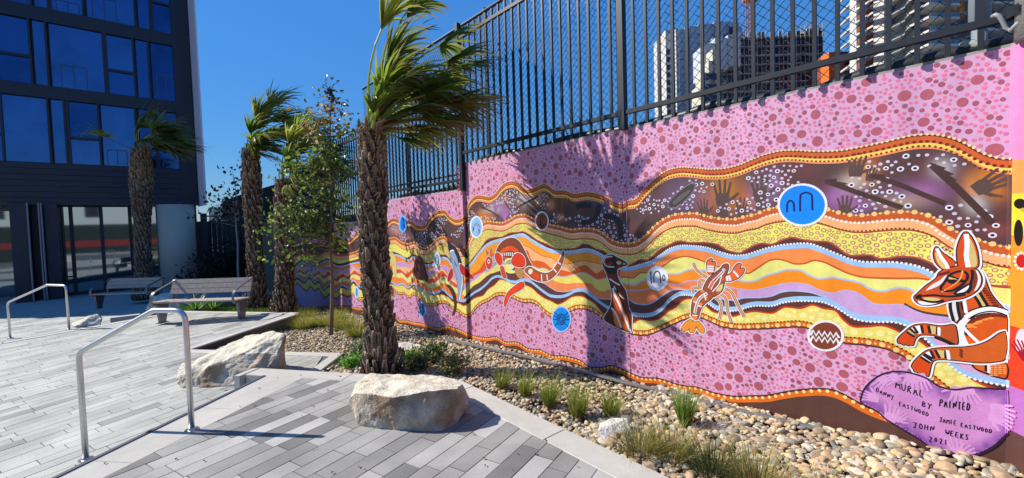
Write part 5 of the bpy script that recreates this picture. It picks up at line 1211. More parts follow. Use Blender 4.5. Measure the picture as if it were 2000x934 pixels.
# ------------------------------------------------------------------ benches
M_alu = mat('grey_bench_metal', (.16, .17, .19), .35, metal=.6, spec=.6)
def bench(c, width, label, z, sc=1.):
    t = thing('bench', (c[0], c[1], z), label, 'bench', 'timber and metal benches on the terrace')
    c = np.array([c[0], c[1], z]); u, w, k = UU, WW, np.array([0, 0, 1.])
    def Q(a, b, h): return c+u*a*sc+w*b*sc+k*h*sc
    hw = width/2/sc
    for i in range(4):   # seat slats
        b0 = .0+i*.115; MB().obox(Q(-hw, b0, .43-.006*i), u*2*hw*sc, w*.105*sc, k*.03*sc).build('seat_slat', M_wood, t)
    for i in range(3):   # back slats, leaning
        h0 = .55+i*.098; b0 = .50+i*.036; MB().obox(Q(-hw+.02, b0, h0), u*(2*hw-.04)*sc, (w*.034+k*.09)*sc, (w*.026-k*.009)*sc).build('back_slat', M_wood, t)
    for s in (-1, 1):
        a = s*(hw-.05); pts = [(a, .0, .40), (a, -.03, .52), (a, .03, .625), (a, .14, .665), (a, .34, .725), (a, .56, .79), (a, .60, .82)]
        P_ = [Q(*q) for q in chaikin3(pts)]
        mb = MB()
        for p, q in zip(P_[:-1], P_[1:]):
            mb.obox(p-u*.022*sc, u*.052*sc, q-p, k*.016*sc-w*.006)
        mb.build('armrest', M_alu, t)
        MB().obox(Q(a-.018, .48, .38), u*.036*sc, w*.05*sc, (w*.14+k*.46)*sc).build('back_post', M_alu, t)
        mb = MB(); mb.obox(Q(a-.02, .02, .38), u*.04*sc, w*.48*sc, k*.045*sc); mb.build('side_frame', M_alu, t)
        base = [(a-.025, .16, .0), (a+.025, .16, .0), (a+.025, .29, .0), (a-.025, .29, .0), (a-.025, .1, .39), (a+.025, .1, .39), (a+.025, .40, .39), (a-.025, .40, .39)]
        mk('leg', [Q(*q) for q in base], [(3, 2, 1, 0), (4, 5, 6, 7), (0, 1, 5, 4), (1, 2, 6, 5), (2, 3, 7, 6), (3, 0, 4, 7)], M_alu, t)
        mb = MB(); mb.obox(Q(a-.05, .12, .0), u*.1*sc, w*.22*sc, k*.012*sc); mb.build('foot_plate', M_alu, t)
    return t
def chaikin3(pts, k=2):
    pts = [np.array(p, float) for p in pts]
    for _ in range(k):
        out = [pts[0]]
        for a, b in zip(pts[:-1], pts[1:]): out += [.75*a+.25*b, .25*a+.75*b]
        pts = out+[pts[-1]]
    return pts
fr = P1(472, 622); w1 = 1.72
# front bench: right-hand leg stands at fr
bc = fr[:2]-UU[:2]*(w1/2-.05)-WW[:2]*.22
bench(bc, w1, 'front timber bench with curved grey armrests near the palms', float(zt1(*bc)), 1.0)
b2 = P(234, 604, -.56)[:2]; bc2 = b2-WW[:2]*.0
bench(bc2, 1.72, 'rear timber bench in front of the ground floor glazing', -.56, 1.0)

# ------------------------------------------------------------------ office building on the left (front plane y = 25)
YF = 25.
M_glass = mat('blue_glazing', (.04, .10, .26), .06, metal=.85, spec=.8, bump=.012, bscale=.5)
M_glassd = mat('dark_glazing', (.26, .31, .34), .03, metal=.9, spec=.8, bump=.006, bscale=.6)
M_glass2 = mat('blue_glazing_pale', (.055, .13, .30), .08, metal=.8, spec=.8, bump=.02, bscale=.4, var=.25, vscale=.7)
M_glass3 = mat('blue_glazing_deep', (.025, .07, .20), .05, metal=.85, spec=.8, bump=.015, bscale=.6, var=.3, vscale=.5)
M_refl = mat('pane_reflection', (.045, .075, .17), .35, metal=.5)
M_clad = mat('dark_cladding', (.012, .016, .032), .5, spec=.45, var=.15, vscale=3)
M_fin = mat('pale_fin_metal', A(222, 214, 226, .95), .45)
M_pill = mat('painted_pillar', A(196, 186, 172), .6, var=.05, vscale=2)
bl_ = thing('office_building', (-2, YF, -.9), 'dark office building with rows of deep blue windows above glazed ground floor', 'building')
def ZX(px, py): p = OY(px, py, YF); return p[0], p[2]
XR = ZX(381, 300)[0]; XL = -8.3
zr = [ZX(200, y)[1] for y in (0,)]
rows = []   # (z bottom, z top)
k_ = YF/22.
Zs = lambda z22: HC+(z22-HC)*k_
rows = [(Zs(4.17), Zs(6.43)), (Zs(6.86), Zs(9.07)), (Zs(9.54), Zs(11.8)), (Zs(12.3), Zs(14.5)), (Zs(15), Zs(17.2))]
zb_ = Zs(2.77); ZTOP = Zs(17.8)
MB().box(XL, XR-.05, YF+.25, YF+14, zb_+.05, ZTOP).build('core_wall', M_clad, bl_)
# spandrels
edges = [zb_]+[v for r in rows for v in r]+[ZTOP]
for i in range(0, len(edges), 2):
    a, b = edges[i], edges[i+1]
    if i == 0:
        n = 7
        for k in range(n): MB().box(XL, XR, YF-.02, YF+.3, a+(b-a)*k/n+.012, a+(b-a)*(k+1)/n).build('cladding_board', M_clad, bl_)
    else: MB().box(XL, XR, YF-.03, YF+.3, a, b).build('spandrel', M_clad, bl_)
MB().box(XR-.62, XR, YF-.04, YF+.3, zb_, ZTOP).build('corner_post', M_clad, bl_)
def X_(px): return ZX(px, 200)[0]
mull = [  # per row: list of (px left of pane, px right, split ratio from bottom or None)
    [(-120, -60, None), (-55, 0, .4), (0, 92, None), (97, 124, None), (131, 190, .42), (194, 262, None), (268, 300, None), (304, 362, .38)],
    [(-110, -70, None), (-64, -4, None), (0, 66, .42), (71, 98, None), (103, 208, None), (214, 266, .40), (270, 295, None), (299, 361, None)],
    [(-120, -60, .4), (-55, 0, None), (3, 74, None), (79, 107, None), (112, 174, .4), (180, 274, None), (279, 303, None), (308, 356, .5)],
    [(-100, 0, None), (5, 100, None), (105, 200, .4), (205, 300, None), (305, 360, None)], [(-100, 60, None), (65, 200, None), (205, 300, None), (305, 360, None)]]
for (za, zb), row_ in zip(rows, mull):
    MB().box(XL, XR-.6, YF+.15, YF+.24, za-.02, zb+.02).build('window_back', M_clad, bl_)
    for (p0, p1, sp_) in row_:
        x0, x1 = max(X_(p0), XL+.1), X_(p1)
        if x1 <= x0: continue
        segs = [(za+.03, zb-.03)] if not sp_ else [(za+.03, za+(zb-za)*sp_-.05), (za+(zb-za)*sp_+.06, zb-.03)]
        for k, (c, d) in enumerate(segs):
            MB().box(x0+.03, x1-.03, YF+.06+.03*k, YF+.10+.03*k, c, d).build('window_pane', [M_glass, M_glass2, M_glass3][int(RNG.integers(3))], bl_)
            if k == 0 and x1-x0 > .9 and RNG.random() < .8:  # strips in front of the glass imitate faint reflected lines
                xa = x0+(x1-x0)*RNG.uniform(.1, .3); xb = x0+(x1-x0)*RNG.uniform(.6, .95); zz_ = c+(d-c)*RNG.uniform(.25, .45)
                for q in (0, .5, 1): MB().box(xa+(xb-xa)*q-.02, xa+(xb-xa)*q+.02, YF+.045, YF+.058, c+.05, zz_).build('reflection_strip', M_refl, bl_)
                MB().box(xa, xb, YF+.044, YF+.057, zz_, zz_+.045).build('reflection_strip', M_refl, bl_)
        MB().box(x1-.03, x1+.035, YF-.05, YF+.14, za, zb).build('mullion', M_clad, bl_)
        if sp_:
            z = za+(zb-za)*sp_; MB().box(x0-.0, x1-.03, YF-.02, YF+.16, z-.05, z+.055).build('transom', M_clad, bl_)
            MB().box(x0-.06, x0+.03, YF-.03, YF+.15, za, zb).build('mullion', M_clad, bl_)
# pale fin down the right corner, projecting towards the plaza
xf = XR+.02; xe = OY(401, 395, YF-1.2)[0]
fz = [zb_-.12, Zs(5.4), Zs(9.55), Zs(13), ZTOP]
for a, b in zip(fz[:-1], fz[1:]):
    V = [(xf, YF+.3, a+.02), (xf+.06, YF+.3, a+.02), (xe+.06, YF-1.2, a+.02), (xe, YF-1.2, a+.02), (xf, YF+.3, b-.02), (xf+.06, YF+.3, b-.02), (xe+.06, YF-1.2, b-.02), (xe, YF-1.2, b-.02)]
    mk('corner_fin', V, [(0, 3, 2, 1), (4, 5, 6, 7), (0, 1, 5, 4), (1, 2, 6, 5), (2, 3, 7, 6), (3, 0, 4, 7)][::1], M_fin, bl_)
# soffit, recessed glazing, pillar, columns
MB().box(XL, XR, YF+.0, YF+6, zb_-.05, zb_+.04).build('soffit', mat('soffit', (.03, .033, .045), .6), bl_)
yg = YF+.9
zf0 = -.93
gp = [(119, 141), (144, 200), (203, 256), (259, 283), (286, 330)]
for (p0, p1) in gp:
    x0, x1 = OY(p0, 500, yg)[0], OY(p1, 500, yg)[0]
    MB().box(x0+.02, x1-.02, yg, yg+.04, zf0+.18, zb_-.1).build('glass_pane', M_glassd, bl_)
    MB().box(x1-.02, x1+.10, yg-.06, yg+.1, zf0, zb_).build('window_frame', M_clad, bl_)
for z in (OY(200, 536, yg)[2],): MB().box(OY(119, 500, yg)[0], OY(141, 500, yg)[0], yg-.04, yg+.06, z-.03, z+.03).build('window_frame', M_clad, bl_)
MB().box(OY(119, 500, yg)[0], OY(385, 500, yg)[0], yg-.05, yg+.3, zf0, zf0+.18).build('plinth', M_clad, bl_)
MB().box(OY(327, 500, yg)[0], XR, yg+.02, yg+.3, zf0, zb_).build('ground_wall', M_clad, bl_)
MB().box(OY(0, 500, YF+3)[0]-6, OY(24, 500, YF+3)[0]+4.2, YF+3, YF+3.1, zf0, zb_).build('rear_glazing', M_glassd, bl_)
for (p0, p1, y_) in ((24, 60, YF-.2), (66, 88, YF+.3), (92, 118, YF-.1)):
    x0, x1 = OY(p0, 500, y_)[0], OY(p1, 500, y_)[0]; MB().box(x0, x1, y_, y_+.8, zf0-.1, zb_).build('column', M_clad, bl_)
xp, ypil = OY(350, 500, YF-.3)[0], YF-.0
MB().tube([(xp, ypil, zf0-.05), (xp, ypil, zb_-.04)], .68, 32).build('round_pillar', M_pill, bl_, smooth=True)
for px_ in (82, 87, 60): MB().tube([(OY(px_, 500, YF-.35)[0], YF-.35, zf0), (OY(px_, 500, YF-.35)[0], YF-.35, zb_)], .03, 8).build('downpipe', mat('grey_downpipe', (.2, .21, .24), .4, metal=.5), bl_)

# street-side surroundings seen in the reflections, standing behind the viewer
rb = thing('white_house', (-4, -26, -1), 'white two-storey house across the street, seen in the glazing', 'house')
MB().box(-20, 16, -34, -26, -1.2, 7.5).build('wall', mat('white_render', A(226, 226, 220), .8), rb)
for k in range(8): MB().box(-18+k*4.4, -16.6+k*4.4, -26.1, -25.95, 4.0, 6.0).build('window', M_clad, rb)
o = MB().box(-30, 30, -24.5, -23.5, -1.2, 3.0).build('street_hedge', mat('dark_hedge', A(40, 52, 46), .9, var=.4, vscale=3)); tag(o, 'long dark hedge across the street, seen only in the glazing', 'hedge')
o = MB().box(-30, 30, -18, -17.9, .35, 1.05).build('barrier', mat('red_barrier', A(150, 40, 30), .6)); tag(o, 'long red street barrier seen reflected in the glazing', 'barrier')

# ------------------------------------------------------------------ dark screen fence and roofs at the far end of the plaza
M_tim = mat('black_timber', (.012, .012, .016), .7, var=.3, vscale=9)
sf = thing('timber_screen', (3, 24, -.8), 'black timber screen between the office building and the mural wall', 'fence')
x0, x1 = OY(386, 500, 24.5)[0], 6.2; zt_ = OY(430, 432, 24.5)[2]
k = 0; x = x0
while x < x1:
    MB().box(x, x+.19, 24.5, 24.54, -1., zt_).build('screen_board', M_tim, sf); x += .2
MB().box(OY(396, 500, 24.3)[0], OY(408, 500, 24.3)[0], 24.2, 24.45, -1, OY(400, 417, 24.3)[2]).build('gate_post', M_tim, sf)
MB().box(OY(396, 500, 24.3)[0], x1, 24.25, 24.32, OY(430, 421, 24.3)[2]-.06, OY(430, 421, 24.3)[2]).build('screen_rail', M_tim, sf)
for (a, b) in ((410, 424), (424, 440)):
    p, q = OY(a, 436, 24.3), OY(b, 421, 24.3); MB().tube([p, q], .03, 4).build('brace', M_tim, sf)
rf = thing('shed', (5, 29, -1), 'dark gabled shed roof between the far palms', 'shed')
p, q, r2 = OY(505, 372, 28), OY(545, 352, 28), OY(545, 420, 28)
MB().add([(p[0]-1, 28, p[2]-.3), (q[0]+3, 28, q[2]+.9), (q[0]+3, 34, q[2]+.9), (p[0]-1, 34, p[2]-.3), (p[0]-1, 28, -1), (q[0]+3, 28, -1), (q[0]+3, 34, -1), (p[0]-1, 34, -1)], [(0, 3, 2, 1), (4, 5, 6, 7), (0, 1, 5, 4), (1, 2, 6, 5), (2, 3, 7, 6), (3, 0, 4, 7)]).build('shed_body', M_tim, rf)
fb = thing('distant_block', tuple(F(428, 430, 160)), 'distant pale flat-roofed block low on the skyline beside the office', 'building')
c0, c1 = F(408, 418, 160), F(446, 404, 160)
MB().obox((c0[0], c0[1], -1), UU*8, WW*10, (0, 0, c1[2]+1)).build('wall', mat('pale_far_wall', A(190, 190, 180), .9), fb)

# ------------------------------------------------------------------ towers beyond the wall, in a frame level with the view
def towerbox(mb, px0, px1, z0, z1, dep, thick, c=None, u0=None):
    a, b = F(px0, 430, dep), F(px1, 430, dep); return mb.obox((a[0], a[1], z0), np.array([b[0]-a[0], b[1]-a[1], 0]), WW*thick, (0, 0, z1-z0), c)
def zof(px, py, dep): return float(F(px, py, dep)[2])
M_twl = mat('pale_tower_concrete', A(186, 190, 198, .9), .8, var=.06, vscale=.2); M_tww = mat('tower_white', A(206, 202, 194), .75, var=.12, vscale=.3); M_twd = mat('tower_dark', (.015, .02, .045), .4, spec=.6)
M_scaf = mat('scaffold_tube', A(170, 166, 156), .6); M_tor = mat('orange_panel', A(226, 110, 30, .9), .6); M_crn = mat('crane_paint', A(196, 110, 50), .6)
# pale curved-topped tower
D = 170.
t = thing('tower_block', tuple(F(1380, 430, D)), 'tall pale grey tower with rounded top seen through the fence', 'tower')
mb = MB(); prof = [(1326, 66), (1345, 60), (1370, 56), (1400, 51), (1430, 47), (1448, 52), (1454, 66)]
mb.obox((0, 0, 0), (0, 0, 0), (0, 0, 0), (0, 0, 0)) if False else None
for (xa, ya), (xb, yb) in zip(prof[:-1], prof[1:]): towerbox(mb, xa, xb, 0, zof(xa, (ya+yb)/2, D), D, 20)
mb.build('tower_shaft', M_twl, t)
dl = 176
towerbox(MB(), 1306, 1326, 0, zof(1315, 70, dl), dl-3, 14).build('side_wing', M_tww, t)
for k in range(22):
    z = 4+k*2.95
    if z > zof(1315, 72, dl)-2: break
    for px_ in (1308, 1317): towerbox(MB(), px_, px_+6, z, z+1.9, dl-3.3, .6).build('window', M_twd, t)
    towerbox(MB(), 1330, 1452, z-.12, z-.02, D-.25, .3).build('floor_joint', mat('joint_grey', A(160, 164, 172), .8), t)
for px_ in (1332, 1352, 1376, 1400, 1424): towerbox(MB(), px_, px_+.8, 0, zof(1400, 58, D), D-.3, .3).build('panel_joint', MATS['joint_grey'], t)
towerbox(MB(), 1430, 1442, zof(1430, 72, D), zof(1430, 60, D), D-.6, 1).build('roof_opening', M_twd, t)
# dark scaffolded block
D = 130.
t = thing('scaffolded_block', tuple(F(1500, 430, D)), 'dark high-rise under construction wrapped in scaffolding', 'building')
prof = [(1398, 98), (1420, 90), (1450, 84), (1490, 80), (1540, 76), (1580, 68), (1608, 64)]
mb = MB()
for (xa, ya), (xb, yb) in zip(prof[:-1], prof[1:]): towerbox(mb, xa, xb, 0, zof(xa, (ya+yb)/2, D), D, 18)
mb.build('slab_frame', M_twd, t)
ztop = zof(1500, 80, D); k = 0; z = 1.5
while z < ztop+2:
    mb = MB(); towerbox(mb, 1396+RNG.uniform(-1, 2), 1610, z, z+.30, D-1.4, 1.2); mb.build('scaffold_deck', M_scaf if k % 3 else M_twl, t)
    mb = MB(); 
    for kk in range(12): towerbox(mb, 1400+kk*17.5+RNG.uniform(-3, 3), 1400+kk*17.5+RNG.uniform(5, 10), z+.5, z+2.0, D-.5, .3)
    mb.build('opening', mat('dusky_blue_panel', (.05, .065, .12), .3, spec=.8), t, kind='stuff')
    k += 1; z += 2.6
for px_ in np.arange(1398, 1612, 8.4): towerbox(MB(), px_, px_+.9, 0, zof(px_, float(np.interp(px_, [p[0] for p in prof], [p[1] for p in prof])), D)+1.4, D-1.6, .2).build('scaffold_pole', M_scaf, t)
for k in range(14):
    px_ = RNG.uniform(1400, 1590); z = 2+RNG.integers(0, 20)*2.6
    if z < ztop-3: MB().tube([F(px_, 430, D-1.7)*[1, 1, 0]+[0, 0, z], F(px_+16, 430, D-1.7)*[1, 1, 0]+[0, 0, z+2.6]], .10, 4).build('scaffold_brace', M_scaf, t)
for px_, py_ in ((1395, 96), (1415, 86), (1440, 80)):
    towerbox(MB(), px_-14, px_+10, zof(px_, py_+30, D)-5, zof(px_, py_+4, D), D-4, 8).build('stair_bay', M_twl, t)
stp_ = [(1372, 172), (1380, 150), (1388, 128), (1396, 106)]
for (x_, y_) in stp_: 
    towerbox(MB(), x_, x_+14, 0, zof(x_, y_, D-6), D-8, 6).build('stepped_bay', mat('cream_wall', A(206, 200, 176), .8), t)
    for q in range(14): towerbox(MB(), x_+2, x_+11, 2+q*2.9, 3.6+q*2.9, D-8.3, .5).build('window', M_twd, t) if 3.6+q*2.9 < zof(x_, y_, D-6) else None
towerbox(MB(), 1578, 1604, zof(1590, 72, D), zof(1590, 56, D), D+2, 8).build('roof_plant', M_scaf, t)
for px_ in (1575, 1583, 1591, 1600): MB().tube([F(px_, 70, D+1), F(px_+1, 42, D+1)], .08, 4).build('roof_rail', M_scaf, t)
# crane mast
D = 210.
t = thing('tower_crane', tuple(F(1465, 430, D)), 'orange lattice crane mast rising behind the scaffolded block', 'crane')
za, zb2_ = 5, zof(1465, -60, D); cpos = [F(1461, 430, D), F(1469.5, 430, D)]
for c in cpos:
    for dd_ in (0, 2.2): MB().obox((c[0]+WW[0]*dd_, c[1]+WW[1]*dd_, za), UU*.28, WW*.28, (0, 0, zb2_-za)).build('mast_leg', M_crn, t)
mb = MB(); z = za
while z < zb2_:
    a, b = cpos; mb.tube([(a[0], a[1], z), (b[0], b[1], z+2.1)], .11, 4); mb.tube([(b[0], b[1], z+2.1), (a[0], a[1], z+4.2)], .11, 4); mb.tube([(a[0], a[1], z), (b[0], b[1], z)], .09, 4); z += 4.2
mb.build('lattice', M_crn, t, kind='stuff')
a_ = F(1456, 1, D); MB().obox(a_, UU*6.5, WW*3, (0, 0, 1.6)).build('crane_collar', M_crn, t)
# low orange building
D = 120.
t = thing('orange_building', tuple(F(1640, 430, D)), 'orange clad building corner between scaffold block and apartment tower', 'building')
towerbox(MB(), 1622, 1662, 0, zof(1640, 106, D), D, 12).build('wall', mat('dark_orange', A(150, 70, 34), .7), t)
towerbox(MB(), 1620, 1632, 0, zof(1626, 110, D), D-1.5, 3).build('orange_fin', M_tor, t); towerbox(MB(), 1640, 1650, 0, zof(1645, 117, D), D-1.5, 3).build('orange_fin', M_tor, t)
for k in range(5):
    for px_ in (1633, 1651): towerbox(MB(), px_, px_+6, 26+k*3.6, 28.6+k*3.6, D-.4, .5).build('window', M_twd, t)
# apartment tower at the right
D = 105.
t = thing('apartment_tower', tuple(F(1800, 430, D)), 'tall apartment tower with white balconies and orange panels', 'tower')
M_rec = mat('recess_wall', A(96, 88, 90), .7); M_gl = mat('apartment_glass', (.05, .06, .075), .1, metal=.5, spec=.8)
towerbox(MB(), 1684, 1995, 0, 75, D+5, 3).build('tower_core', M_rec, t)
for px0, px1 in ((1690, 1712), (1716, 1722)): towerbox(MB(), px0, px1, 0, 75, D+3, 4).build('orange_panel', mat('rust_panel', A(156, 70, 30), .7), t)
towerbox(MB(), 1871, 1880, zof(1875, 46, D), 75, D-1.5, 4).build('orange_panel', mat('amber_panel', A(250, 160, 30, .95), .6), t)
towerbox(MB(), 1726, 1731, 0, 75, D-1, 3).build('white_pier', M_tww, t); towerbox(MB(), 1779, 1785, 0, 75, D-3, 4).build('white_pier', M_tww, t)
towerbox(MB(), 1673, 1676, 0, 75, D-2, 2).build('white_pier', M_tww, t)
towerbox(MB(), 1733, 1764, 0, zof(1750, 62, D), D-1.2, 3).build('cream_wall_panel', mat('cream_panel', A(206, 200, 180), .8), t)
def slabp(px0, px1, d0, d1, z, th, m, name):
    a, b = F(px0, 430, d0), F(px1, 430, d1); v = np.array([b[0]-a[0], b[1]-a[1], 0]); return MB().obox((a[0], a[1], z), v, WW*4.5, (0, 0, th)).build(name, m, t)
for k in range(24):
    z = 16.5+k*2.92
    slabp(1667, 1705, D+2, D-7, z, .42, M_tww, 'balcony_slab'); slabp(1706, 1724, D-2, D-5, z+1.0, .42, M_tww, 'balcony_slab')
    slabp(1728, 1766, D+2, D-8, z+.6, .5, M_tww, 'balcony_slab') ; slabp(1770, 1812, D-1, D-10, z+.2, .5, M_tww, 'balcony_slab')
    slabp(1812, 1872, D-9.8, D-9, z+.2, .5, M_tww, 'balcony_slab'); slabp(1884, 1925, D-2, D-8, z+1.1, .5, M_tww, 'balcony_slab'); slabp(1925, 1985, D-7.6, D-7, z+1.1, .5, M_tww, 'balcony_slab')
    for (a, b, dz) in ((1676, 1690, 0), (1700, 1722, 1), (1736, 1762, .6), (1786, 1810, .2), (1816, 1866, .2), (1888, 1980, 1.1)):
        towerbox(MB(), a, b, z+.5+dz, z+2.7+dz, D+5.2, .5).build('window', M_gl, t)
    towerbox(MB(), 1815, 1870, z+.75, z+1.75, D-8.9, .08).build('glass_balustrade', mat('balustrade_glass', (.16, .19, .21), .15, metal=.3), t)
    for a_ in (1702, 1722): towerbox(MB(), 1669, 1700, z+.5, z+1.3, D-1.5, .08).build('glass_balustrade', MATS['balustrade_glass'], t) if a_ == 1702 else None

# ------------------------------------------------------------------ palms
WIND = np.array([UU[0], UU[1], -.10])
G1, G2, G3, BRN, STRAW = np.array(A(150, 176, 54)), np.array(A(116, 146, 54)), np.array(A(196, 206, 90)), np.array(A(176, 138, 96)), np.array(A(196, 182, 120))
def unit(v): return v/(np.linalg.norm(v)+1e-9)
def frond(V, Fc, C, base, d0, plen, R, r, wind, nseg, green, age, steps=6, spread=1.15, pet=None, sdo=None):
    """one fan leaf: petiole + fan of folded blades blown by the wind"""
    p = base.copy(); d = unit(d0); pts = [p.copy()]; n = 6
    for i in range(n):
        d = unit(d+wind*.055*(i+.5)+np.array([0, 0, -.02*age])); p = p+d*plen/n; pts.append(p.copy())
    pet.tube(pts, [.020, .018, .016, .014, .012, .011, .010], 5, c=tuple(G3*.9 if age < 1.5 else BRN*.9), cap=False)
    side = unit(np.cross(d, np.array([0, 0, 1.])+r.normal(size=3)*.25)) if sdo is None else unit(sdo+UU*.25-d*np.dot(sdo, d)); nrm = unit(np.cross(side, d)); 
    for k in range(nseg):
        t = (k+.5)/nseg*2-1; a = t*spread+r.normal()*.02; dv = unit(d*math.cos(a)+side*math.sin(a)+nrm*(.12*math.cos(t*3)+r.normal()*.03))
        L = R*(1-.28*abs(t)**1.6)*r.uniform(.72, 1.2); w0 = .0120*R/.8*1.25*r.uniform(.7, 1.3); q = p.copy(); dirv = dv.copy(); last = None
        cg = green*r.uniform(.6, 1.35); cg = cg if r.random() > .16 else cg*.4+STRAW*.6; wd = unit(np.cross(nrm, dv))*1.
        flop = r.uniform(.35, 1.7)
        for i in range(steps+1):
            s = i/steps; ww = w0*(1.35*(1-s)**.55*(.55+min(1, s*3)*.55))*(1 if s < .98 else .15)
            wdir = unit(np.cross(nrm, dirv)); fold = nrm*ww*.35*(1 if k % 2 else -1)
            c = cg*(1-.25*s); c = c if s < .62 else c*(1-(s-.62)*2)+BRN*(s-.62)*2*(.6+.5*age)
            if age > 1.6: c = BRN*r.uniform(.7, 1.1)*.5+c*.5
            i0 = len(V); V.extend([q-wdir*ww+fold, q+wdir*ww-fold]); C.extend([c, c*.92])
            if last is not None: Fc.append((last, last+1, i0+1, i0))
            last = i0
            dirv = unit(dirv+wind*.13*flop*(s*1.6+.15)+np.array([0, 0, -.20])*s*1.5*flop+r.normal(size=3)*.02); q = q+dirv*L/steps
def palm(base, top, rb, rt, label, nf, seed, plen, R, wind, lean=None, green=None, dirs=None, boots=True, bulge=.1, nseg=24, dead=4, topb=0.):
    r = np.random.default_rng(seed); t = thing('palm_tree', tuple(base), label, 'palm', 'fan palms of the plaza garden')
    base, top = np.array(base, float), np.array(top, float); lean = lean if lean is not None else np.zeros(3); H = top[2]-base[2]; n = 26; m = 18
    def cen(s): return base+(top-base)*s+lean*math.sin(s*math.pi)
    def rad(s): return (rb*(1+.55*math.exp(-s*14))*(1-s)+rt*s)*(1+bulge*math.sin(min(1, s*1.02)*math.pi))*(1+topb*math.exp(-((s-.78)/.2)**2)-topb*.6*math.exp(-((s-.45)/.2)**2))
    V, Fc, C = [], [], []
    for i in range(n+1):
        s = i/n; c = cen(s)
        for k in range(m):
            th = 2*math.pi*k/m; rr = rad(s)*.93*(1+.05*noise.noise(Vector((k*2, i*1.3, seed)))); V.append(c+[rr*math.cos(th), rr*math.sin(th), 0]); C.append(np.array(A(84, 62, 50))*(.5+.4*r.random()))
    for i in range(n):
        for k in range(m): q = i*m+k; q2 = i*m+(k+1) % m; Fc.append((q, q2, q2+m, q+m))
    mk('trunk', V, Fc, M_bark, t, cols=C)
    # overlapping leaf bases
    V, Fc, C = [], [], []; rows_ = int(H/.075); 
    for i in range(rows_):
        s = (i+.2)/rows_; c = cen(s); R0 = rad(s); nb = max(9, int(2*math.pi*R0/.105))
        for k in range(nb):
            th = 2*math.pi*(k+.5*(i % 2)+r.normal()*.1)/nb+i*.13; o_ = np.array([math.cos(th), math.sin(th), 0]); tn = np.array([-math.sin(th), math.cos(th), 0])
            w = r.uniform(.020, .046)*(R0/.16)**.5; h = r.uniform(.05, .17)*(1+.6*(s < .14)); pr = r.uniform(.004, .045)+(.03 if s < .06 else 0); p0 = c+o_*R0*.90
            cc = np.array(A(112, 88, 70)) if s < .75 else np.array(A(150, 112, 76)); cc = cc*r.uniform(.35, 1.5); tip = np.array(A(206, 184, 160))*r.uniform(.35, 1.1)
            tw = r.normal()*.015; i0 = len(V)
            V += [p0-tn*w, p0+tn*w, p0+o_*.012-[0, 0, .02], p0+[0, 0, h]+o_*pr-tn*w*.42+tn*tw, p0+[0, 0, h]+o_*pr+tn*w*.42+tn*tw, p0+[0, 0, h*.75]+o_*(pr+.012)+tn*tw, p0+[0, 0, h]+o_*(pr-.016)+tn*tw]
            C += [cc*.5, cc*.5, cc*.6, tip, tip, cc, tip*.5]
            Fc += [(i0, i0+2, i0+5, i0+3), (i0+2, i0+1, i0+4, i0+5), (i0+3, i0+5, i0+4), (i0+3, i0+4, i0+6), (i0, i0+3, i0+6), (i0+1, i0+6, i0+4)]
    # loose fibres near the top
    for k in range(1500 if seed == 21 else 700):
        s = 1-r.random()**1.6*.97; th = r.uniform(0, 6.28); c = cen(s); o_ = np.array([math.cos(th), math.sin(th), 0]); p0 = c+o_*rad(s)*.98; d = unit(o_*.6+[0, 0, r.uniform(-.5, 1)]+r.normal(size=3)*.3); L = r.uniform(.04, .12); sd_ = unit(np.cross(d, o_))*.004
        i0 = len(V); V += [p0-sd_, p0+sd_, p0+d*L]; cc = np.array(A(186, 160, 124))*r.uniform(.5, 1.1); C += [cc, cc, cc]; Fc.append((i0, i0+1, i0+2))
    mk('leaf_bases', V, Fc, M_bark, t, cols=C, kind='stuff')
    ctop = cen(1.0)
    for f in range(nf):
        V, Fc, C = [], [], []; pet = MB(); wl, spr, sdo = wind, r.uniform(.95, 1.35), None
        if dirs and f < len(dirs):
            if dirs[f][0][0] < .1 and seed != 52: wl = wind*.55; spr *= .62; sdo = WW
            d0, pl, RR, age = dirs[f]; d0 = np.array(d0, float); d0 = UU*d0[0]+WW*d0[1]+np.array([0, 0, 1.])*d0[2]; pl *= plen; RR *= R
        else:
            az = r.uniform(0, 6.28); el = R_(r.uniform(15, 88)); d0 = np.array([math.cos(az)*math.cos(el), math.sin(az)*math.cos(el), math.sin(el)])+WIND*.25; pl = plen*r.uniform(.8, 1.15); RR = R*r.uniform(.8, 1.1); age = 1.0 if el > .6 else 1.5
            if f >= nf-dead: age = 2.0
        g = [G1, G2, G3][r.choice(3, p=[.45, .4, .15])]*(1 if green is None else green)
        frond(V, Fc, C, ctop+np.array([*(r.normal(size=2)*rt*.35), -.05]), d0, pl, RR, r, wl, nseg, g, age, pet=pet, spread=spr, sdo=sdo)
        i0 = len(V); V += [np.array(v) for v in pet.V]; Fc += [tuple(i+i0 for i in ff) for ff in pet.F]; C += [np.array(c) for c in pet.C]
        mk('fan_leaf', V, Fc, M_leaf, t, cols=C)
    return t
wnd = unit(WIND)
bA = np.array([2.12, 4.82, -.16]); tA = OY(727, 248, bA[1]-.03)
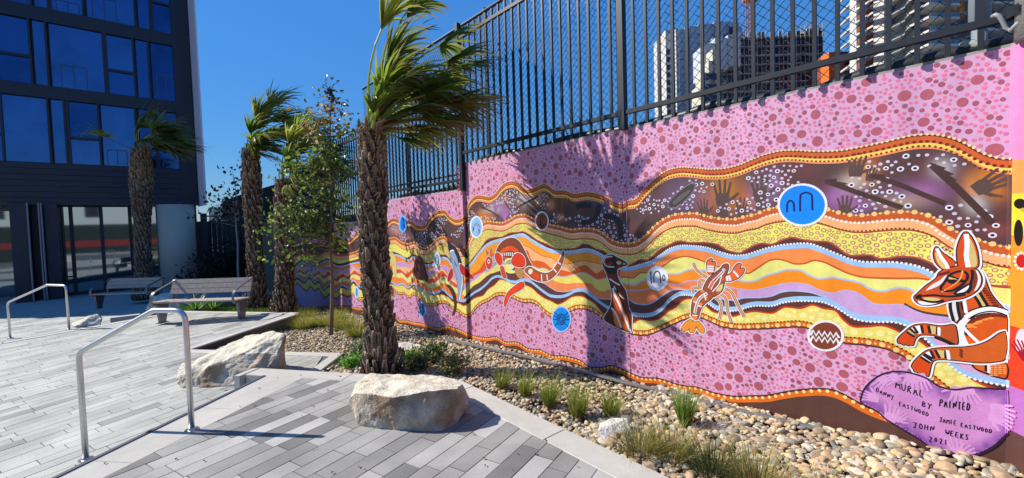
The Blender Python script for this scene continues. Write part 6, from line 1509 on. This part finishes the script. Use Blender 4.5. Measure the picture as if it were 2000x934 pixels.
Adirs = [((0, 0, 1), .9, 1.05, .8), ((.02, .1, 1), 1.4, 1.1, .8), ((.04, -.2, 1), 1.9, 1.1, .8), ((.12, .1, 1), 1.3, 1.1, .8), ((.25, -.1, 1), 1.1, 1.1, .9), ((.35, .2, 1), 1.6, 1.1, .9), ((.5, -.2, 1), 1.2, 1.1, 1), ((.6, .2, 1), 1.5, 1.1, 1.1),
         ((.8, -.3, 1), 1.2, 1.05, 1), ((.8, .3, .8), 1.5, 1.0, 1.2), ((1, -.1, .8), 1.6, 1.0, 1.5), ((1, .2, .5), 1.3, 1.0, 1.2), ((.9, -.5, .45), .9, .95, .9), ((.5, -.8, .5), .8, .95, .9), ((.2, -.9, .7), .9, 1, .8), ((.03, -.5, 1), .7, 1.0, .8),
         ((.15, .8, .9), .9, .9, 1), ((.9, .1, .2), .9, .95, 1.2), ((.7, -.5, 0), .6, .9, 1.0), ((.35, -.5, -.1), .45, .85, .9), ((.25, -.1, 1), 2.4, 1.1, .8), ((.45, .1, 1), 2.3, 1.1, .9), ((.7, 0, 1), 2.3, 1.0, 1.5), ((.05, .1, 1), 2.5, 1.1, .8),
         ((.95, .1, .6), 1.9, .9, 1.9), ((.8, -.2, .35), 1.2, 1.0, 1.9),  ((.08, -.4, .5), .35, .9, .8), ((.0, -.1, 1), .25, 1.0, .8), ((0, .1, 1), .6, 1.05, .8), ((.3, -.6, .4), .3, .9, .9), ((.35, .2, .3), .5, .9, 1.8), ((.5, -.3, .5), .9, 1, 2.), ((.4, .1, .9), 1.2, 1, 2.), ((.15, -.5, .8), 1.0, 1, .9)]
Adirs = [((d_[0], d_[1]*.45+.28, d_[2]) if d_[0] > .1 else d_, pl_, rr_, ag_) for d_, pl_, rr_, ag_ in Adirs]
wndA = unit(UU+WW*.42+np.array([0, 0, -.10]))
palm(bA, tA, .148, .138, 'largest foreground fan palm with windswept crown and shaggy trunk', len(Adirs), 21, .60, .68, wndA*.78, lean=-UU*.04, dirs=Adirs, nseg=38)
bB = P(503, 604, -.42); tB = OY(489, 292, bB[1])
bdirs = [((.0, 0, 1), .8, 1, .9), ((.02, -.1, 1), 1.0, 1, .9), ((.25, -.2, 1), 1.0, 1, .9), ((.35, .2, .8), .9, 1, .9), ((.6, -.3, .6), .9, 1, 1), ((0, .1, 1), 1.3, 1, .9), ((.05, -.2, 1), .5, 1, .9), ((.15, -.4, .9), .3, 1, .9), ((.4, -.4, .6), .25, 1, 1), ((.5, -.2, .2), .3, 1, 1.1), ((.25, -.5, -.1), .25, .9, 1), ((.3, 0, 1), 1.2, 1, 1), ((.6, -.1, .9), 1.2, 1, 1), ((.9, .1, .6), 1.2, 1, 1), ((.9, 0, .3), 1, 1, 1.1), ((.5, -.5, .4), .9, 1, 1), ((.2, -.8, .5), .8, .9, 1), ((.8, -.2, .1), .7, .9, 1.2), ((.2, -.3, .2), .4, .9, 1)]
palm(bB, tB, .20, .17, 'left of the two far palms, windblown crown leaning right', len(bdirs), 33, .95, .95, wnd*1.1, dirs=bdirs, green=.95, nseg=30, dead=2, topb=.2)
bC = P(556, 612, -.42); tC = OY(556, 352, bC[1])
palm(bC, tC, .20, .19, 'right of the two far palms, crown partly hidden by the leafy tree', len(bdirs), 41, .95, .95, wnd*1.1, dirs=bdirs, green=1.05, nseg=30, dead=2, topb=.12)
bD = OY(280, 552, 20.5); tD = OY(275, 292, 20.5); bD[2] = -.75
palm(bD, tD, .24, .26, 'solitary palm in front of the dark office building', 22, 52, .95, 1.25, wnd*1.15, dirs=[((-.6, 0, .9), 1.0, .8, 1), ((-.2, 0, 1), 1.3, .8, 1), ((.4, 0, .9), 1, 1, 1), ((.8, 0, .6), 1.1, 1, 1), ((1, 0, .4), 1.2, 1.1, 1.2), ((1, .1, .2), 1.2, 1.1, 1.3), ((.7, -.4, .2), .8, 1, 1.2), ((.4, -.4, .1), .5, .9, 1)], green=.62, bulge=.1, nseg=20, dead=3, topb=.3)

# ------------------------------------------------------------------ leafy trees
def leafmesh(name, pts, dirs, sizes, cols, parent, m=None, kind=None, wfac=.30, r=None):
    """pointed oval leaves: 6 verts each, folded on the midrib"""
    r = r or RNG; V, Fc, C = [], [], []
    for p, d, s, c in zip(pts, dirs, sizes, cols):
        d = unit(d); sd_ = unit(np.cross(d, r.normal(size=3))); nr = np.cross(sd_, d); w = s*wfac; i0 = len(V)
        V += [p, p+d*s*.35+sd_*w+nr*w*.35, p+d*s*.75+sd_*w*.62+nr*w*.3, p+d*s-nr*s*.12, p+d*s*.75-sd_*w*.62+nr*w*.3, p+d*s*.35-sd_*w+nr*w*.35, p+d*s*.5]
        Fc += [(i0, i0+1, i0+6), (i0+1, i0+2, i0+3, i0+6), (i0, i0+6, i0+5), (i0+6, i0+3, i0+4, i0+5)]; C += [c]*7
    return mk(name, V, Fc, m or M_leaf, parent, cols=C, kind=kind)
def tree(base, top, label, seed, blobs, leafsize, r0, ncol, dens, trunkcol=A(120, 98, 78), cat='tree', lean=0.):
    r = np.random.default_rng(seed); base, top = np.array(base, float), np.array(top, float); t = thing('leafy_tree', tuple(base), label, cat)
    tr_ = MB(); n = 9; pts = [base+(top-base)*i/n+np.array([.03*math.sin(i*1.7+seed), .03*math.cos(i*2.1), 0])*(i/n+.2) for i in range(n+1)]
    tr_.tube(pts, [r0*(1-.8*i/n) for i in range(n+1)], 9, c=trunkcol)
    L, D, S, Cc = [], [], [], []
    for (c, rad_, cnt, kind_) in blobs:
        c = np.array(c, float); rad_ = np.array(rad_, float)
        for _ in range(max(3, int(cnt*dens/16))):
            e = c+(UU*r.normal()*rad_[0]+WW*r.normal()*rad_[1]+np.array([0, 0, 1.])*r.normal()*rad_[2])*.55
            s = min(.97, max(.15, (e[2]-base[2]-.35*np.linalg.norm((e-base)[:2]))/(top[2]-base[2]))); a = base+(top-base)*s; mid = (a+e)/2+np.array([0, 0, -.04])
            tr_.tube([a, mid, e], [.010*r0/.04, .006*r0/.04, .0025], 4, c=trunkcol, cap=False)
            for k in range(16):
                u = r.uniform(.25, 1.12); p = a+(e-a)*u+r.normal(size=3)*(.05+.09*u)*rad_.mean()/.3
                L.append(p); d = unit(e-a)*.5+r.normal(size=3)*.8+WIND*.35+np.array([0, 0, -.15]); D.append(d); S.append(leafsize*r.uniform(.6, 1.25))
                col = np.array(ncol[r.choice(len(ncol))] if kind_ is None else kind_[r.choice(len(kind_))])*r.uniform(.7, 1.25); Cc.append(col)
    tr_.build('trunk', mat('bark_smooth', None, .85, src='attr', var=.3, vscale=30, bump=.2), t, smooth=True)
    leafmesh('crown', L, D, S, Cc, t, kind='stuff', r=r); return t
GR = [A(104, 130, 44), A(76, 104, 44), A(138, 158, 60), A(84, 98, 52), A(160, 176, 90)]
RG = [A(170, 124, 60), A(130, 120, 56), A(186, 156, 84), A(110, 114, 54), A(196, 176, 150)]
bE = P(648, 657, -.30); yE = bE[1]; at = lambda px, py, dy=0.: OY(px, py, yE+dy)
tree(bE, at(646, 165), 'slender young tree with glossy leaves left of the big palm', 5, [
    (at(648, 175), (.10, .1, .24), 44, [A(70, 70, 50), A(110, 100, 80), A(60, 60, 40)]), (at(655, 215), (.24, .15, .28), 70, RG), (at(612, 245), (.26, .2, .26), 90, RG), (at(690, 255), (.14, .15, .2), 40, GR), (at(625, 300, .1), (.30, .25, .26), 150, GR), (at(665, 320), (.26, .2, .3), 120, GR),
    (at(575, 330, .3), (.22, .2, .3), 80, GR), (at(600, 380, .2), (.34, .25, .26), 150, GR), (at(665, 385), (.22, .2, .25), 90, GR), (at(548, 425, .4), (.36, .25, .2), 130, GR), (at(525, 440, .4), (.22, .2, .16), 80, GR), (at(600, 445, .1), (.34, .2, .16), 90, GR), (at(680, 440), (.12, .2, .3), 60, GR), (at(540, 490, .3), (.26, .2, .12), 60, GR), (at(665, 475), (.16, .15, .14), 30, GR)],
    .086, .036, GR, 1.8)
bF = OY(466, 548, 19.); bF[2] = -.8; atF = lambda px, py: OY(px, py, 19.)
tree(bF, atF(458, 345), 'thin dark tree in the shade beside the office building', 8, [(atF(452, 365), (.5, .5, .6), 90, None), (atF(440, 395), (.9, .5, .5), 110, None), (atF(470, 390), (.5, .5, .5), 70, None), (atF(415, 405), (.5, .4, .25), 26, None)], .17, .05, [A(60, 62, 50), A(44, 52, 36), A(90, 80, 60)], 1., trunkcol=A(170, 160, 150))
# dark hedge and shrubs in the shade
def shrub(loc, rad_, n, size, cols_, label, name='shrub', cat='shrub', seed=1, wf=.3, group=None, up=.5):
    if 130 < seed < 140 and isinstance(seed, int): rad_ = tuple(v*1.25 for v in rad_); n = int(n*1.5); cols_ = [tuple(v*1.5 for v in c) for c in cols_]
    r = np.random.default_rng(seed); loc = np.array(loc, float); t = thing(name, tuple(loc), label, cat, group); L, D, S, C = [], [], [], []; st = MB()
    for _ in range(max(5, n//24)):
        th, rr = r.uniform(0, 6.28), math.sqrt(r.random()); e = loc+np.array([math.cos(th)*rr*rad_[0], math.sin(th)*rr*rad_[1], rad_[2]*(1-.55*rr*rr)*r.uniform(.6, 1.1)])
        st.tube([loc+np.array([math.cos(th), math.sin(th), 0])*.2*rad_[0]*rr-[0, 0, .03], (loc+e)/2+[0, 0, .02], e], [.006, .004, .002], 4, cap=False)
        for k in range(24):
            u = r.uniform(.15, 1.08); p = loc+(e-loc)*u+r.normal(size=3)*rad_[0]*.16; p[2] = max(p[2], loc[2]); L.append(p); D.append(unit(e-loc)*up+r.normal(size=3)*.6+[0, 0, .2]); S.append(size*r.uniform(.6, 1.3)); C.append(np.array(cols_[r.choice(len(cols_))])*r.uniform(.65, 1.3))
    st.build('stems', mat('stem_brown', A(96, 80, 56), .8), t); leafmesh('foliage', L, D, S, C, t, kind='stuff', wfac=wf, r=r); return t
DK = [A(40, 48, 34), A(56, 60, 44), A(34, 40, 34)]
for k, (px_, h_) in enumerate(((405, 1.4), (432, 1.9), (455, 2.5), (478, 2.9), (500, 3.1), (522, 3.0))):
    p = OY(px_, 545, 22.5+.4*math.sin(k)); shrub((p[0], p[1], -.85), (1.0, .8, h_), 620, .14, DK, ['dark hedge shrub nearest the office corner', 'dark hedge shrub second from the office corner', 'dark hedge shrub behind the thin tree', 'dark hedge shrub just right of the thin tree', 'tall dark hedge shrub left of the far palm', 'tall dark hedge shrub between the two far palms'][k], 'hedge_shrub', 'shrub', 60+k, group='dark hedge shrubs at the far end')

# ------------------------------------------------------------------ grasses and low planting
def tuft(loc, h_, n, spread, cols_, label, seed, name='grass_tuft', cat='grass', group=None, w=.0035, lean=(0, 0), droop=1.):
    r = np.random.default_rng(seed); loc = np.array(loc, float); V, Fc, C = [], [], []
    for _ in range(n):
        th = r.uniform(0, 6.28); rr = math.sqrt(r.random())*spread*.35; p = loc+[math.cos(th)*rr, math.sin(th)*rr, 0]; d = unit(np.array([math.cos(th), math.sin(th), 0])*r.uniform(.05, .8)*spread/h_*1.4+np.array([lean[0], lean[1], 1.])); L = h_*r.uniform(.5, 1.12); c = np.array(cols_[r.choice(len(cols_))])*r.uniform(.7, 1.25); sd_ = unit(np.array([-math.sin(th+r.normal()*.8), math.cos(th+r.normal()*.8), 0]))
        last = None; q = p; dirv = d
        for i in range(5):
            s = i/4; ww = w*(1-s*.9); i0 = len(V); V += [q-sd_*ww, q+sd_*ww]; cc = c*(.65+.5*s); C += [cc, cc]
            if last is not None: Fc.append((last, last+1, i0+1, i0))
            last = i0; dirv = unit(dirv+np.array([dirv[0], dirv[1], 0])*.25*droop*s+WIND*.10*s+[0, 0, -.22*droop*s]); q = q+dirv*L/4
    o = mk(name, V, Fc, M_grass, cols=C); o_loc = loc
    tag(o, label, cat, group); return o
YG = [A(176, 184, 70), A(148, 166, 56), A(196, 196, 96), A(120, 146, 50)]
def gp_(px, py):
    z = -.1
    for _ in range(4): p = P(px, py, z); z = zg(p[0], p[1])+.02
    return P(px, py, z)
gl = ['lime grass tuft nearest the big boulder', 'second lime grass tuft from the big boulder', 'middle lime grass tuft of the row in pebbles', 'fourth lime grass tuft from the boulder, tallest of the row', 'last lime grass tuft of the row, above the white rock']
for k, (px_, py_, h_, n) in enumerate(((981, 755, .15, 150), (1026, 772, .16, 170), (1074, 792, .19, 220), (1128, 812, .20, 240), (1193, 808, .15, 170))):
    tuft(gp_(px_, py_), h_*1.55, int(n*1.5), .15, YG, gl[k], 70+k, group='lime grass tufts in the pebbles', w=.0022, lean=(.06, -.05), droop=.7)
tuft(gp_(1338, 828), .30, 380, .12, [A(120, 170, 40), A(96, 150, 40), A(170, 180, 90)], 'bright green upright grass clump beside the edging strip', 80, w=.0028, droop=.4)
OG = [A(184, 176, 88), A(150, 160, 68), A(214, 196, 128), A(124, 136, 60), A(164, 130, 78)]
for k, (px_, py_, h_, n, sp_, lb) in enumerate(((1250, 880, .20, 330, .30, 'wispy olive grass spreading over the white rock'), (1312, 892, .20, 260, .26, 'wispy olive grass with dry blades right of the white rock'), (1392, 925, .20, 300, .26, 'dark green wiry grass leaning over the kerb at the bottom edge'),
        (1480, 955, .22, 300, .24, 'straw coloured spiky grass at the bottom edge'), (1625, 985, .15, 200, .20, 'low bushy grass at the bottom edge below the signed patch'), (1545, 985, .13, 120, .16, 'small dry grass between two larger clumps at the bottom edge'))):
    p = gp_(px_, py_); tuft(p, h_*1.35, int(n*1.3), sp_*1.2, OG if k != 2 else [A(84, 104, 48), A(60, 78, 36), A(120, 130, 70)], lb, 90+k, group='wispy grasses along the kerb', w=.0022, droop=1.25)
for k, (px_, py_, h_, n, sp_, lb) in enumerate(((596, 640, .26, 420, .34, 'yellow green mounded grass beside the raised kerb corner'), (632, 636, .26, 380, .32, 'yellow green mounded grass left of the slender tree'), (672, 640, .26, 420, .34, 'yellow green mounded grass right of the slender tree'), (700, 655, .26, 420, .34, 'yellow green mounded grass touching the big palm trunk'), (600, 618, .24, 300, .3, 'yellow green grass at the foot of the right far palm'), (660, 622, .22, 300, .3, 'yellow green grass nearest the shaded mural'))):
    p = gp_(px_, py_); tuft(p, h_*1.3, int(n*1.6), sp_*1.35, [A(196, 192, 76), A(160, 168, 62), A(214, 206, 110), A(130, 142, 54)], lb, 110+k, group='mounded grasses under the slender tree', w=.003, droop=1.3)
pp_ = gp_(688, 712); shrub(pp_, (.20, .14, .07), 340, .035, [A(96, 150, 50), A(70, 120, 44), A(130, 170, 70)], 'low bright green groundcover left of the big palm', 'groundcover', 'plant', 131, wf=.5)
pp_ = gp_(700, 695); shrub(pp_, (.13, .12, .20), 260, .035, [A(110, 130, 96), A(80, 104, 70), A(140, 156, 120)], 'grey-green leafy bush hugging the big palm trunk', 'shrub', 'shrub', seed=132)
pp_ = gp_(815, 722); shrub(pp_, (.17, .14, .17), 420, .04, [A(96, 110, 66), A(70, 90, 50), A(130, 140, 90)], 'olive bush right of the big palm base', 'shrub', 'shrub', 133)
pp_ = gp_(850, 705); shrub(pp_, (.14, .13, .22), 380, .042, [A(70, 92, 48), A(50, 72, 36), A(104, 124, 66)], 'dark green bush behind the big boulder', 'shrub', 'shrub', 134)
pp_ = gp_(885, 728); shrub(pp_, (.17, .14, .20), 420, .034, [A(126, 130, 78), A(96, 104, 58), A(156, 156, 104)], 'dry olive bush beside the concrete kerb', 'shrub', 'shrub', 135)
pp_ = gp_(800, 700); shrub(pp_, (.18, .1, .07), 200, .03, [A(104, 150, 56), A(80, 124, 44)], 'small green groundcover in front of the slate stone', 'groundcover', 'plant', 136, wf=.5)
# strappy plant and lawn behind the front bench
def strappy(loc, h_, n, label, seed, name='strap_leaf_plant'):
    r = np.random.default_rng(seed); loc = np.array(loc, float); V, Fc, C = [], [], []
    for k in range(n):
        th = r.uniform(0, 6.28); sp_ = r.uniform(.2, 1.2); d = unit(np.array([math.cos(th)*sp_, math.sin(th)*sp_, 1.])); sd_ = np.array([-math.sin(th), math.cos(th), 0]); q = loc.copy(); c = np.array([A(110, 160, 50), A(80, 130, 44), A(160, 190, 90)][r.choice(3)])*r.uniform(.7, 1.2); last = None
        for i in range(6):
            s = i/5; ww = .020*(1-s)**.6+.002; i0 = len(V); V += [q-sd_*ww, q+sd_*ww]; C += [c, c]
            if last is not None: Fc.append((last, last+1, i0+1, i0))
            last = i0; d = unit(d+np.array([d[0], d[1], 0])*.2*s+[0, 0, -.35*s]); q = q+d*h_/5
    return tag(mk(name, V, Fc, M_leaf, cols=C), label, 'plant')
bz = lambda px, py, z: P(px, py, z)
strappy(bz(383, 609, -.40), .55, 46, 'bright strap-leaved plant seen under the front bench', 140); strappy(bz(418, 608, -.40), .42, 34, 'smaller strap-leaved plant right of the first under the bench', 141)
V, Fc, C = [], [], []
for k in range(5200):
    px_, py_ = RNG.uniform(352, 566), RNG.uniform(600, 612); p = P(px_, py_, -.42); 
    if p[0] > 3.5: continue
    th = RNG.uniform(0, 6.28); L = RNG.uniform(.05, .13); i0 = len(V); c = np.array(A(120, 150, 50))*RNG.uniform(.5, 1.3); s_ = .010
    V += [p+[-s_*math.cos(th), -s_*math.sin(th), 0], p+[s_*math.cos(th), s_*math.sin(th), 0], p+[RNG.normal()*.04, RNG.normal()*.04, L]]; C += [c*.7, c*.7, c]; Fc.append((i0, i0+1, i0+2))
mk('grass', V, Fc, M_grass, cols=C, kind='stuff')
# bare twiggy shrub behind the fence
r = np.random.default_rng(77); t = thing('bare_shrub', (4.5, 3.5, 1.9), 'bare leafless twiggy shrub behind the wire fence', 'shrub'); tw = MB()
def twig(p, d, L, rad_, dep_):
    q = p+d*L; tw.tube([p, (p+q)/2+r.normal(size=3)*.02, q], [rad_, rad_*.8, rad_*.6], 4, cap=False)
    if dep_ > 0:
        for _ in range(3): twig(p+(q-p)*r.uniform(.5, 1), unit(d+r.normal(size=3)*.42+[0, 0, .15]), L*r.uniform(.55, .85), rad_*.6, dep_-1)
for b_ in range(9): twig(np.array([4.5, 2.9+b_*.16, 1.9]), unit(r.normal(size=3)*.35+[0, 0, 1]), .48, .010, 3)
tw.build('twigs', mat('twig_bark', A(80, 66, 60), .9), t)
p5 = OX(790, 380, 4.6); shrub((4.6, p5[1], 1.75), (.6, .9, .55), 300, .07, DK, 'dark low shrub behind the fence right of the big palm', 'shrub', 'shrub', 78)

# dry leaves and grit blown over the paving and the bed
V, Fc, C = [], [], []
for k in range(620):
    if k < 300: x, y = RNG.uniform(-1.5, 2.2), RNG.uniform(1.2, 5.2)
    else: x, y = RNG.uniform(2.45, 3.7), RNG.uniform(.2, 6)
    t_, s_ = tof(x, y), sof(x, y)
    if k < 300 and s_ > -.15: continue
    if k < 300 and RNG.random() < .6 and abs(x-2.1) > .35: continue
    z = .006 if k < 300 else zg(x, y)+.045; th = RNG.uniform(0, 6.28); L = RNG.uniform(.012, .035); w = L*.3; c, sn = math.cos(th), math.sin(th); i0 = len(V)
    V += [(x, y, z), (x+c*L*.5-sn*w, y+sn*L*.5+c*w, z+.006), (x+c*L, y+sn*L, z+.003), (x+c*L*.5+sn*w, y+sn*L*.5-c*w, z+.007)]; cc = np.array([A(130, 92, 54), A(166, 130, 80), A(96, 70, 48)][RNG.integers(3)]); C += [cc]*4; Fc.append((i0, i0+1, i0+2, i0+3))
mk('leaf_litter', V, Fc, M_grass, cols=C, kind='stuff')
